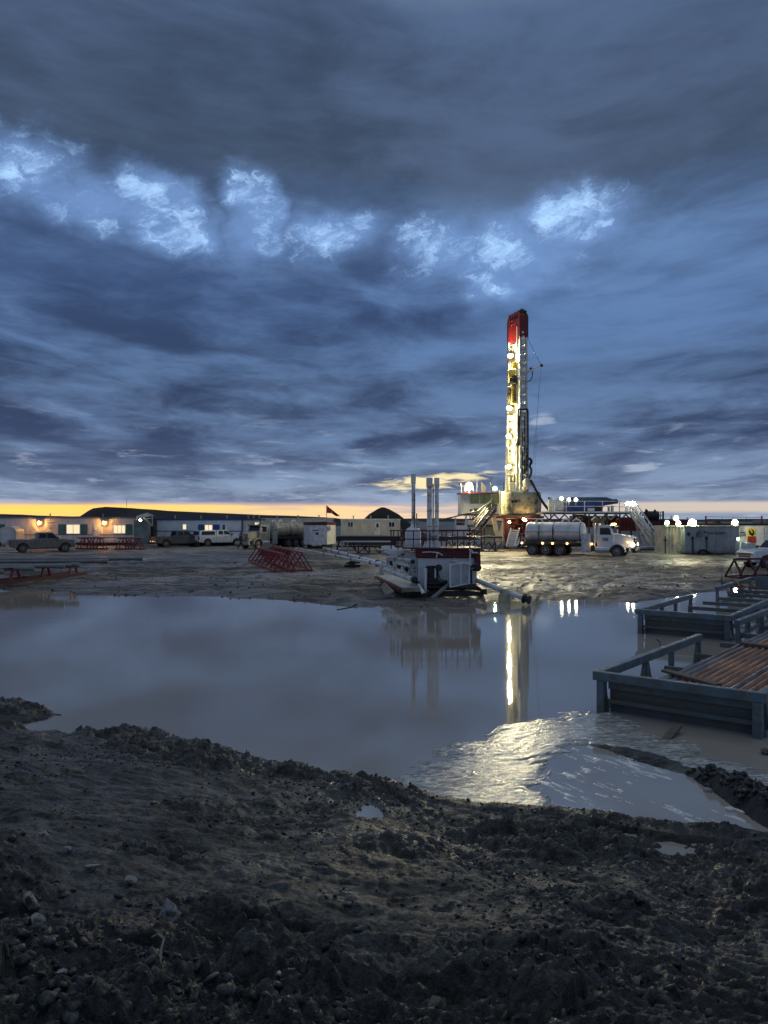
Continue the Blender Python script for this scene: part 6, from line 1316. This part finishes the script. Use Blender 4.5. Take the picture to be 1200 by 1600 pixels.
# ------------------------------------------------------------------ engine platform, stairs and mud tanks right of the rig
PF = thing('engine_platform', at(915, 850, 77), 'raised engine platform with white guard rails behind the tank truck', 'platform'); PF.location.z = 0; ORG[PF.name] = tuple(PF.location)
def Q(mb, name, mat, parent=PF, **k): return mb.build(name, mat, parent, world=True, **k)
Yp = 76
mb = MB(); R(mb, 848, 800.3, 991, 803.2, Yp, 3.4); Q(mb, 'deck', 'dark_steel'); mb = MB(); R(mb, 846, 799.2, 992, 801.2, Yp-0.08, 0.06); Q(mb, 'deck_edge', 'grey_white')
for x in (860.5, 867, 885, 913.5, 941.5, 968, 978, 990): mb = MB(); R(mb, x-0.5, 782.5, x+0.6, 799.2, Yp-0.02, 0.08); Q(mb, 'rail_post', 'white_clean')
for yy in (783, 791): mb = MB(); R(mb, 884, yy-0.4, 964, yy+0.6, Yp-0.09, 0.06); R(mb, 860, yy+0.5, 884, yy+1.5, Yp-0.09, 0.06); R(mb, 966, yy+0.5, 991, yy+1.4, Yp-0.09, 0.06); Q(mb, 'rail', 'white_clean')
for x in (860, 895, 920, 948, 968, 986): mb = MB(); R(mb, x, 803.5, x+1.7, 850, Yp+0.6, 0.2); Q(mb, 'leg', 'dark_steel')
for k in range(9): x0 = 850+16*k; mb = MB(); mb.bar(at(x0, 804, Yp+0.7), at(x0+8, 812, Yp+0.7), 0.12); mb.bar(at(x0+16, 804, Yp+0.7), at(x0+8, 812, Yp+0.7), 0.12); Q(mb, 'brace', 'mid_steel' if k in (2, 6) else 'dark_steel')
EN = thing('engine_house', at(925, 800, 76.8), 'long dark blue engine housing with slate roof on the raised platform', 'engine'); ORG[EN.name] = tuple(EN.location)
def N_(mb, name, mat, parent=EN, **k): return mb.build(name, mat, parent, world=True, **k)
def ppoly(pts, Y0, th, mat, name, parent, **k):
    n_ = len(pts); A2 = [at(x, y, Y0) for x, y in pts]; B2 = [q+Vector((0, th, 0)) for q in A2]; mb = MB()
    mb.add(A2+B2, [tuple(range(n_-1, -1, -1)), tuple(range(n_, 2*n_))]+[(i, (i+1)%n_, n_+(i+1)%n_, n_+i) for i in range(n_)]); return mb.build(name, mat, parent, world=True, **k)
ppoly([(890, 782.4), (892, 776.8), (948, 776.8), (957, 780), (958, 782.4)], 76.8, 2.2, 'navy', 'roof', EN, bevel=0.05)
ppoly([(906, 782.6), (958, 782.6), (958, 788), (944, 790), (940, 799), (906, 799)], 76.9, 2.0, 'blue', 'housing', EN, bevel=0.03)
ppoly([(885, 784), (905, 783), (905, 799), (885, 799)], 77.0, 1.6, 'blue', 'radiator', EN, bevel=0.03)
ppoly([(952, 781), (964, 779.5), (966, 782), (966, 787), (952, 788)], 76.7, 1.2, 'navy', 'air_intake', EN, bevel=0.06)
mb = MB(); R(mb, 919, 794, 929, 799, 76.6, 0.2); R(mb, 956, 790, 959, 799, 76.9, 0.4); R(mb, 951, 791, 953, 799, 76.9, 0.4); N_(mb, 'access_panel', 'white_clean'); mb = MB(); R(mb, 930, 792, 941, 799, 76.8, 0.1); N_(mb, 'louvre', 'black')
BT = thing('air_receiver', at(872, 800, 77.5), 'round white receiver tank at the left end of the engine platform', 'tank'); ORG[BT.name] = tuple(BT.location)
mb = MB(); q = at(872.5, 791, 77.5); mb.lathe(q+Vector((0, 0, -0.5)), [(0.4, 0), (0.55, 0.1), (0.58, 0.6), (0.5, 0.95), (0.25, 1.12), (0, 1.16)], n=20); mb.build('shell', 'white_clean', BT, world=True, smoothed=True)
mb = MB(); mb.path([at(863, 790, 77.3), at(866, 783, 77.3), at(872, 779, 77.2), at(880, 779.5, 77.2), at(884, 784, 77.1)], 0.07, 8); mb.tube(at(861, 799, 77), at(861, 781, 77), 0.3, 12); mb.tube(at(860, 781, 77), at(862, 779, 77), 0.2, 8); mb.build('piping', 'grey_white', BT, world=True, smoothed=True)
mb = MB(); mb.path([at(856.5, 779.5, 77), at(858, 778, 77), at(861, 778.5, 77), at(862, 782, 77)], 0.09, 8); mb.build('black_elbow', 'black', BT, world=True, smoothed=True)
# stairs on the right
PS = thing('platform_stairs', at(1005, 848, 74), 'white railed steel stairs coming down from the right end of the platform', 'stairs'); ORG[PS.name] = tuple(PS.location)
def SS(mb, name, mat='white_clean'): return mb.build(name, mat, PS, world=True)
for k in range(13): f = k/12; mb = MB(); mb.bar(at(986+31*f, 803+43*f, 76-1.5*f), at(993.5+31*f, 803+43*f, 76-1.5*f), 0.24, 0.05); SS(mb, 'step', 'cream')
for dx_ in (0, 8): mb = MB(); mb.bar(at(985+dx_, 802, 76), at(1017+dx_, 848, 74.5), 0.07, 0.26); SS(mb, 'stringer', 'cream')
for dx_ in (-0.5, 8):
    mb = MB(); mb.bar(at(984+dx_, 784, 76), at(1016+dx_, 829, 74.5), 0.10); SS(mb, 'handrail'); mb = MB(); mb.bar(at(985+dx_, 793, 76), at(1016+dx_, 838, 74.5), 0.07); SS(mb, 'handrail')
    for f in (0, 0.33, 0.66, 1): mb = MB(); mb.bar(at(984+dx_+32*f, 784+45*f, 76-1.5*f), at(985+dx_+32*f, 803+45*f, 76-1.5*f), 0.08); SS(mb, 'rail_post')
mb = MB(); mb.bar(at(990, 804, 76.4), at(1002, 850, 76), 0.14); mb.bar(at(1020, 828, 75), at(1023, 852, 75), 0.12); mb.bar(at(1001, 836, 75.5), at(1024, 838, 75.2), 0.1)
for k in range(9): mb.bar(at(1000+rnd.random()*18, 826+rnd.random()*14, 75.6), at(1006+rnd.random()*18, 838+rnd.random()*12, 75.4), 0.10)
SS(mb, 'support_frame', 'mid_steel')
# mud tanks and machinery behind
def block(name, x0, y0, x1, y1, Y_, depth, mat, label, cat, group=None):
    mb = MB(); R(mb, x0, y0, x1, y1, Y_, depth); o_ = mb.build(name, mat, world=True, bevel=0.03); return tag(o_, label, cat, group)
MT = thing('mud_tank', at(1005, 848, 79), 'long white mud tank with red rim behind the platform stairs', 'tank'); ORG[MT.name] = tuple(MT.location)
mb = MB(); R(mb, 950, 829, 1041, 853, 79, 3.0); mb.build('wall', 'white_clean', MT, world=True, bevel=0.03)
for k in range(9): mb = MB(); R(mb, 953+10*k, 830, 954.3+10*k, 852, 78.9, 0.1); mb.build('rib', 'white_clean', MT, world=True)
mb = MB(); R(mb, 949, 827, 1042, 828.9, 78.8, 3.3); mb.build('rim', 'dark_red', MT, world=True)
TK2 = thing('shaker_unit', at(979, 828, 78), 'rust red shaker unit standing between the truck cab and the stairs', 'machine'); ORG[TK2.name] = tuple(TK2.location)
ppoly([(968, 828), (970, 812), (976, 808), (992, 809), (998, 813), (999, 828)], 78, 2, 'red', 'body', TK2, bevel=0.04)
for k in range(4): mb = MB(); R(mb, 971+6*k, 814, 974+6*k, 826, 77.9, 0.1); mb.build('louvre', 'dark_red', TK2, world=True)
mb = MB(); R(mb, 895, 806, 966, 824, 80.5, 1.5); R(mb, 900, 804, 912, 806, 80, 1); tag(mb.build('pump_house', 'dark_red', world=True, bevel=0.05), 'dark red pump skid seen between tank truck and platform', 'machine')
for k, (x, m_) in enumerate(((930, 'grey_white'), (941, 'cream'), (904, 'mid_steel'))):
    mb = MB(); mb.ball(at(x, 812, 79.6), 0.42, 10, (1, 1, 0.8)); mb.tube(at(x, 812, 79.6), at(x, 826, 79.6), 0.25, 10); tag(mb.build('pump', m_, smoothed=True), ['white domed pump behind the truck cab roof', 'cream domed pump right of the white one behind the cab', 'grey domed pump behind the front of the polished tank'][k], 'pump', 'pumps behind the tank truck')
MX = thing('winch_machine', at(1022, 822, 84), 'black winch machine with railings on a red frame right of the stairs', 'machine'); ORG[MX.name] = tuple(MX.location)
def X_(mb, name, mat): return mb.build(name, mat, MX, world=True, bevel=0)
mb = MB(); R(mb, 1002, 812, 1042, 822, 84, 2.5); X_(mb, 'frame', 'dark_red')
mb = MB(); q = at(1018, 806, 84); mb.tube((q.x-0.5, 84, q.z), (q.x+0.7, 84, q.z), 0.52, 16); mb.tube((q.x-0.6, 84, q.z), (q.x-0.5, 84, q.z), 0.7, 16); X_(mb, 'drum', 'black')
mb = MB(); mb.tube(at(1010, 811, 83.8), at(1009.5, 795.5, 83.8), 0.12, 8); mb.path([at(1019, 802, 83.8), at(1022, 800, 83.8), at(1024, 796.5, 83.8)], 0.12, 8); R(mb, 1003, 800, 1013, 806, 84, 1); X_(mb, 'exhaust', 'black')
for x in (1028, 1032, 1036.6): mb = MB(); R(mb, x, 799.5, x+0.8, 812, 83.9, 0.08); X_(mb, 'rail_post', 'dark_steel')
mb = MB(); R(mb, 1026, 799.5, 1037, 800.4, 83.8, 0.08); R(mb, 1026, 805.5, 1037, 806.3, 83.8, 0.08); R(mb, 1035.6, 798.6, 1037.6, 822, 83.8, 0.2); X_(mb, 'rail', 'dark_steel')
block('red_container', 1041, 811.3, 1075, 823, 86, 2.5, 'dark_red', 'low dark red container behind the cluster of floodlights', 'container')
mb = MB(); R(mb, 1048.3, 805.5, 1049.3, 811.2, 86, 0.1); R(mb, 1074, 808.5, 1075.2, 811.2, 86, 0.1); tag(mb.build('guard_post', 'dark_steel', world=True), 'pair of short posts on top of the dark red container', 'posts')
MB2 = thing('mat_pile', at(1110, 822, 76), 'low dark pile of timbers with railing showing above the grey container', 'pile'); ORG[MB2.name] = tuple(MB2.location)
mb = MB(); R(mb, 1092, 819.5, 1205, 822.2, 74.5, 2.0); mb.build('dark_beam', 'black', MB2, world=True)
for k in range(9): mb = MB(); R(mb, 1097+5.5*k, 818.2-0.4*(k % 3), 1103+6.5*k, 819.6, 74.4+0.1*k, 1.0); mb.build('timber', 'wood', MB2, world=True)
mb = MB(); R(mb, 1149, 818.0, 1205, 819.3, 74.8, 1.0); mb.build('timber', 'dark_red', MB2, world=True)
for x in (1102.4, 1190): mb = MB(); R(mb, x, 806, x+1.7, 819.6, 74.2, 0.12); ppoly([(x-1.6, 820), (x, 815), (x+1.7, 815), (x+3.4, 820)], 74.25, 0.1, 'dark_red', 'gusset', MB2); mb.build('rail_post', 'dark_red', MB2, world=True)
mb = MB()
for yy in (807.5, 811): mb.tube(at(1103, yy, 74.3), at(1190, yy+1, 74.3), 0.022, 5)
for x in (1128, 1145, 1166): mb.tube(at(x, 808, 74.3), at(x, 820, 74.3), 0.02, 5)
mb.build('cable_rail', 'dark_steel', MB2, world=True)
mb = MB(); R(mb, 1118, 813, 1126, 817.5, 74.3, 0.5); mb.build('meter_box', 'dark_steel', MB2, world=True)
block('far_shed', 1197, 812, 1260, 824, 110, 4, 'teal_grey', 'dark green roof edge far behind at the right border', 'shed')

# grey container with name, cream tank, white poster container
PC = thing('container', at(1112, 867, 69), 'grey shipping container lettered Precision with a black hose in front', 'container'); PC.location.z = 0; ORG[PC.name] = tuple(PC.location)
def C2(mb, name, mat, parent=PC, **k): return mb.build(name, mat, parent, world=True, **k)
M['cont'] = material('grey_container_paint', (0.34, 0.365, 0.37), 0.5, dirt=(0.2, 0.18, 0.15), dirt_amt=0.2, dirt_top=0.4, nscale=0.8)
mb = MB(); R(mb, 1069.5, 822.8, 1154.5, 864.5, 69.06, 2.5); C2(mb, 'wall', 'cont')
for k in range(7):
    mb = MB(); R(mb, 1069.8+12.1*k, 823.2, 1081.6+12.1*k, 864, 69, 0.055); C2(mb, 'panel', 'cont')
mb = MB(); R(mb, 1068.5, 821.4, 1155.3, 822.7, 68.9, 2.8); C2(mb, 'roof_edge', 'cream'); mb = MB(); R(mb, 1068.5, 864.8, 1155.3, 866.6, 68.95, 2.6); C2(mb, 'bottom_rail', 'dark_steel')
s_ = 7.2/1200*69
lt = lettering('Precision', at(1099.0, 835.2, 68.93), 0.50, PC, sx=1.12)
# emblem of bent strokes left of the name
mb = MB(); E0 = at(1088, 840.5, 68.95)
def stroke(pts, w_=0.05): 
    for a, b_ in zip(pts, pts[1:]): mb.bar((E0.x+a[0], 68.93, E0.z+a[1]), (E0.x+b_[0], 68.93, E0.z+b_[1]), w_, 0.012, up=(0, 1, 0))
stroke([(0, 0.08), (0.05, 0.5), (0.14, 0.6)]); stroke([(0.0, 0.3), (0.18, 0.36)]); stroke([(0.14, 0.05), (0.2, 0.45), (0.3, 0.62), (0.40, 0.66)]); stroke([(0.22, 0.3), (0.4, 0.42), (0.48, 0.6)]); stroke([(0.26, 0.06), (0.42, 0.12), (0.5, 0.28), (0.42, 0.38)])
C2(mb, 'emblem', 'lettering')
mb = MB(); R(mb, 1099, 836.8, 1108, 837.5, 68.94, 0.012); C2(mb, 'small_print', 'lettering')
mb = MB(); q = at(1076, 834.5, 68.96); mb.lathe(q, [(0.13, -0.02), (0.16, 0.0), (0.13, 0.03), (0.11, 0.02)], (0, -1, 0), 16); C2(mb, 'vent_ring', 'lettering')
for x, y0, y1, w_ in ((1083, 843, 866, 1.2), (1104.5, 843, 864, 0.5)): mb = MB(); R(mb, x-w_/2, y0, x+w_/2, y1, 68.85, 0.1); R(mb, x-1.3, y0-4.5, x+1.3, y0, 68.8, 0.15); C2(mb, 'conduit', 'black')
hose([(1092.5, 864, 68.7), (1093, 862, 68.6), (1096, 859.8, 68.5), (1101, 860, 68.5), (1106, 862.5, 68.5), (1111, 865, 68.4), (1120, 866.6, 68.3), (1135, 867, 68.3)], 0.11, parent=PC)
CT = thing('cream_tank', at(1054, 866, 70), 'cream painted ribbed tank with ladder left of the grey container', 'tank'); CT.location.z = 0; ORG[CT.name] = tuple(CT.location)
mb = MB(); R(mb, 1041, 822.5, 1068, 864.5, 70, 3); mb.build('wall', 'cream', CT, world=True, bevel=0.02)
for x in (1043, 1047.5, 1052): mb = MB(); R(mb, x, 824, x+1.4, 864, 69.85, 0.15); mb.build('rib', 'cream', CT, world=True)
mb = MB(); R(mb, 1040, 821.5, 1069, 822.4, 69.8, 3.2); mb.build('rim', 'cream', CT, world=True)
LD = MB(); LD.bar(at(1058.5, 823, 69.6), at(1058.5, 864, 69.6), 0.07); LD.bar(at(1063.5, 823, 69.6), at(1063.5, 864, 69.6), 0.07)
for k in range(11): LD.bar(at(1058.5, 825+3.7*k, 69.6), at(1063.5, 825+3.7*k, 69.6), 0.06)
LD.build('ladder', 'grey_white', CT, world=True)
mb = MB(); R(mb, 1065, 823, 1068, 864, 69.7, 0.3); mb.build('corner_post', 'cream', CT, world=True)
mb = MB(); R(mb, 1036, 864.6, 1070, 867, 69.5, 3.3); mb.build('skid', 'cream', CT, world=True); mb = MB(); R(mb, 1039, 838, 1040.6, 866, 69.4, 0.1); R(mb, 1037, 843, 1043, 845, 69.4, 0.1); mb.build('valve_post', 'dark_steel', CT, world=True)
WC = thing('container', at(1180, 860, 71), 'white container with a yellow and red poster beside the grey one', 'container'); WC.location.z = 0; ORG[WC.name] = tuple(WC.location)
def W2(mb, name, mat, parent=WC, **k): return mb.build(name, mat, parent, world=True, **k)
mb = MB(); R(mb, 1155.6, 823, 1240, 862, 71, 2.6); W2(mb, 'wall', 'white_clean'); mb = MB(); R(mb, 1155.3, 821.6, 1240, 823, 70.9, 2.8); W2(mb, 'roof_edge', 'grey_white')
mb = MB(); R(mb, 1181.5, 825, 1194, 858, 70.95, 0.045); W2(mb, 'door', 'white_clean'); mb = MB(); R(mb, 1195, 823.2, 1240, 862, 70.94, 0.055); W2(mb, 'panel', 'trailer_blue')
mb = MB(); R(mb, 1168, 825, 1181, 848, 70.93, 0.06); po = W2(mb, 'poster', 'poster'); mb = MB(); R(mb, 1168.1, 838, 1180.9, 847.9, 70.915, 0.012); W2(mb, 'poster_print', 'poster_red', po)
ppoly([(1170, 829), (1174, 826), (1178, 829), (1179, 834), (1176, 838), (1171, 835)], 70.912, 0.012, 'hillmat', 'poster_print', po); ppoly([(1171, 826), (1173, 826), (1176.5, 832), (1174.5, 832.5)], 70.898, 0.01, 'poster', 'poster_print', po)
mb = MB(); R(mb, 1156.5, 831.2, 1164.5, 832.8, 70.96, 0.03); W2(mb, 'small_print', 'lettering')
lettering('APP', at(1156.3, 838.3, 70.95), 0.36, WC, sx=0.95)
mb = MB(); ob_pts = [(1158, 860), (1158.5, 847.5), (1162, 847), (1166, 850), (1172, 847.5), (1180, 850), (1184, 853), (1185, 860)]
ppoly(ob_pts, 66, 1.2, 'grey_white', 'tarp', None); tag(bpy.data.objects[[o.name for o in bpy.data.objects if o.name.startswith('tarp')][-1]], 'pale crumpled tarp covered load behind the white pickup hood', 'load')

# ------------------------------------------------------------------ floodlights
FL = [(733, 759.5, 82.4, 0.62, 'lamp_warm', 'big round warm floodlight on the doghouse roof', 769), (773.5, 763, 82.3, 0.40, 'lamp_green', 'greenish floodlight on the doghouse roof beside the mast', 769),
      (877.5, 778.5, 76.2, 0.36, 'lamp_soft', 'cream lamp head first from the left over the engine housing', 790), (889, 780.5, 76.1, 0.34, 'lamp_soft', 'cream lamp head second from the left over the engine housing', 790), (900, 780.5, 76.0, 0.34, 'lamp_soft', 'cream lamp head third from the left over the engine housing', 790),
      (980.5, 786, 76, 0.38, 'lamp_white', 'left lamp of the bright pair at the top of the platform stairs', 799), (989, 786, 76, 0.38, 'lamp_white', 'right lamp of the bright pair at the top of the platform stairs', 799),
      (1042.5, 816, 69.8, 0.36, 'lamp_green', 'greenish floodlight left of the cream tank', 823), (1057, 808.5, 70.4, 0.38, 'lamp_yard', 'highest warm floodlight above the cream tank', 822), (1060.5, 816.5, 69.8, 0.36, 'lamp_yard', 'lower warm floodlight above the ladder of the cream tank', 822),
      (1082.5, 816.8, 69.9, 0.55, 'lamp_yard', 'large warm floodlight on the roof edge of the grey container', 822), (1149, 816, 70.0, 0.5, 'lamp_yard', 'round floodlight where the grey and white containers meet', 822)]
for px, py, Y_, rr, mt, lb, pt in FL: bulb_thing(px, py, Y_, rr, mt, lb, post_to=pt)
bulb_thing(1153.5, 842, 66, 0.2, 'lamp_green', 'small dim green lamp low beside the poster container', post_to=864)
for k, (px, py) in enumerate(((821, 813), (818, 811), (796, 816))):
    q = at(px, py, 80.2); L_ = thing('work_lamp', q, ['small orange work lamp nearest the tank under the rig floor', 'small orange work lamp just above its neighbour under the rig floor', 'small orange work lamp at the left column under the rig floor'][k], 'lamp')
    mb = MB(); mb.ball((0, 0, 0), 0.12, 8); mb.build('bulb', 'lamp_work', L_, smoothed=True); mb = MB(); mb.box((-0.1, 0.1, -0.1), (0.1, 0.3, 0.14)); mb.build('housing', 'dark_steel', L_)

# ------------------------------------------------------------------ steel pipe racks standing in the pond
def steel_rack(loc, rz, W_, segs, L_tot, ztop, label, backplate=False):
    """local x = along the pipes, local -y = toward the other front corner; origin at the near left corner of the top frame"""
    t_ = thing('steel_rack', loc, label, 'steel rack', rz)
    zt, th, wd = ztop, 0.15, 0.13; zb_ = -0.45
    def rail(p, q, name='top_rail', h=th, w=wd, m_='rack'): mb = MB(); mb.bar(p, q, w, h); return mb.build(name, m_, t_, bevel=0.012)
    rail((-0.001, 0.07, zt-th/2), (-0.001, -W_-0.07, zt-th/2))                        # front cross beam
    for yy in (0.0, -W_):
        for x0, x1 in segs:
            rail((max(x0, 0.068), yy, zt-th/2-0.002), (x1, yy, zt-th/2-0.002))
            n_ = 4; step = (x1-x0)/(n_-1) if n_ > 1 else 0
            xs_ = [x0+0.10, x0+(x1-x0)*0.40, x0+(x1-x0)*0.66, x1-0.1]
            for k, x in enumerate(xs_):
                if k == 0 and x0 == 0: continue
                rail((x, yy, zb_), (x, yy, zt-th-0.003), 'post', 0.10, 0.10)
            for x in (x0+(x1-x0)*0.40, x1-0.1, x0+0.1):
                for s_ in (-1, 1):
                    if x0 < x+s_*0.5 < x1+0.2: rail((x+s_*0.06, yy, zt-th-0.01), (x+s_*0.42, yy, WATER-0.25), 'brace', 0.08, 0.06)
            rail((x0+0.1, yy, WATER+0.03), (x1, yy, WATER+0.03), 'lower_rail', 0.10, 0.08)
    for yy in (0.0, -W_):                                                              # front legs
        rail((0.02, yy+(-0.06 if yy == 0 else 0.06), zb_), (0.02, yy+(-0.06 if yy == 0 else 0.06), zt-th-0.003), 'leg', 0.13, 0.15)
        rail((0.12, yy+(-0.14 if yy == 0 else 0.14), zb_), (0.12, yy+(-0.06 if yy == 0 else 0.06), zt-th-0.02), 'leg_gusset', 0.02, 0.14)
    # front web: rolled beams lying one on another between the legs
    for z0, z1, y_, m_ in ((zt-0.30, zt-th-0.004, 0.10, 'rack'), (zt-0.48, zt-0.29, 0.17, 'rack_mud'), (zt-0.53, zt-0.46, 0.05, 'rack_mud'), (zb_, zt-0.50, 0.20, 'rack_mud')):
        mb = MB(); mb.box((y_, -W_+0.14, z0), (y_+0.06, -0.14, z1)); mb.build('web_plate', m_, t_, bevel=0.008)
    for x in np.arange(1.2, L_tot, 1.9):
        rail((x, -0.05, zt-0.42), (x, -W_+0.05, zt-0.42), 'cross_beam', 0.12, 0.10, 'rack_mud')
    if backplate:
        rail((L_tot, 0.07, zt-th/2), (L_tot, -W_-0.07, zt-th/2)); mb = MB(); mb.box((L_tot-0.6, -0.3, zt-0.45), (L_tot-0.56, -W_, zt+0.10)); mb.build('end_plate', 'rack', t_, bevel=0.01)
    return t_
ztr = 0.54
p0 = Vector((3.62, 13.0, 0)); ang_r = math.radians(50.8)
RA = steel_rack((p0.x, p0.y, 0), ang_r, 2.56, [(0, 5.5), (8.5, 14.9)], 15.2, ztr, 'nearest slate blue steel rack holding rusty pipes in the water')
p1 = Vector((7.28, 22.0, 0)); RB = steel_rack((p1.x, p1.y, 0), math.radians(53.5), 2.45, [(0, 5.6), (9.1, 15.3)], 15.3, ztr, 'farther slate blue steel rack standing empty in the water', True)
ca, sa = math.cos(ang_r), math.sin(ang_r)
ORDN = ['first', 'second', 'third', 'fourth', 'fifth', 'sixth', 'seventh', 'eighth', 'ninth', 'tenth', 'eleventh', 'twelfth', 'thirteenth']
rp = random.Random(3)
for k in range(13):
    w_ = 0.80+0.138*k; r_ = 0.064+0.003*rp.random(); x_s = 0.16+0.14*rp.random() if k else 0.14; z_ = ztr-0.30+r_
    grey = k in (0, 1, 8)
    mb = MB(); L_ = 12.3
    mb.tube((0, 0, 0), (L_, 0, 0), r_, 18); mb.tube((-0.001, 0, 0), (0.22, 0, 0), r_*1.12, 18)
    o_ = mb.build('drill_pipe', 'pipe_grey' if grey else 'rust', smoothed=True)
    o_.location = (p0.x+ca*x_s+sa*w_, p0.y+sa*x_s-ca*w_, z_); o_.rotation_euler = (rp.random()*6, 0, ang_r); o_.rotation_mode = 'XYZ'
    tag(o_, f'{ORDN[k]} pipe from the left in the near rack, ' + ('grey steel' if grey else 'rusty brown'), 'pipe', 'pipes lying in the near steel rack')
def rackpt(x, w_, z): return Vector((p0.x+ca*x+sa*w_, p0.y+sa*x-ca*w_, z))
mb = MB(); mb.bar(rackpt(1.45, 0.62, ztr-0.135), rackpt(0.78, 1.72, ztr-0.135), 0.16, 0.045); tag(mb.build('plank', 'wood', bevel=0.006), 'weathered plank laid across the pipes near the front of the rack', 'plank')
mb = MB(); mb.bar(rackpt(5.6, 0.85, ztr-0.13), rackpt(5.2, 2.4, ztr-0.13), 0.2, 0.05); tag(mb.build('plank', 'wood', bevel=0.006), 'weathered plank laid across the pipes farther back in the rack', 'plank')
a, b_ = ground(1028, 1163, WATER), ground(1060, 1144, WATER); mb = MB(); mb.bar((a.x, a.y, WATER-0.07), (b_.x, b_.y, WATER+0.11), 0.13, 0.04); tag(mb.build('plank', 'wood', bevel=0.006), 'short plank sticking up out of the foam below the rack', 'plank')
a, b_ = at(1026, 999, 16.5), at(1032, 1008, 16.3); mb = MB(); mb.path([a, a.lerp(b_, 0.5)+Vector((0.03, 0, 0.0)), b_], 0.012, 6); tag(mb.build('wire_hook', 'black'), 'small bent black wire on the left rail of the near rack', 'wire')
mb = MB(); q = at(1128, 905, 30); mb.tube((q.x, 30, 0.3), (q.x, 30, 0.95), 0.012, 6); tag(mb.build('stake', 'black'), 'thin rod sticking up beside the farther rack', 'stake')
mb = MB()
for k in range(9): a = at(1150+rnd.random()*30, 915+rnd.random()*14, 31.5+rnd.random()*2); mb.bar(a, a+Vector((rnd.uniform(-.5, .5), 0.2, rnd.uniform(-.4, .3))), 0.09)
tag(mb.build('scrap_heap', 'rust'), 'tangle of rusty scrap inside the far end of the empty rack', 'scrap', kind='stuff')
for o_ in list(bpy.data.objects):
    if o_.name.startswith('wall') and o_.type == 'EMPTY': pass
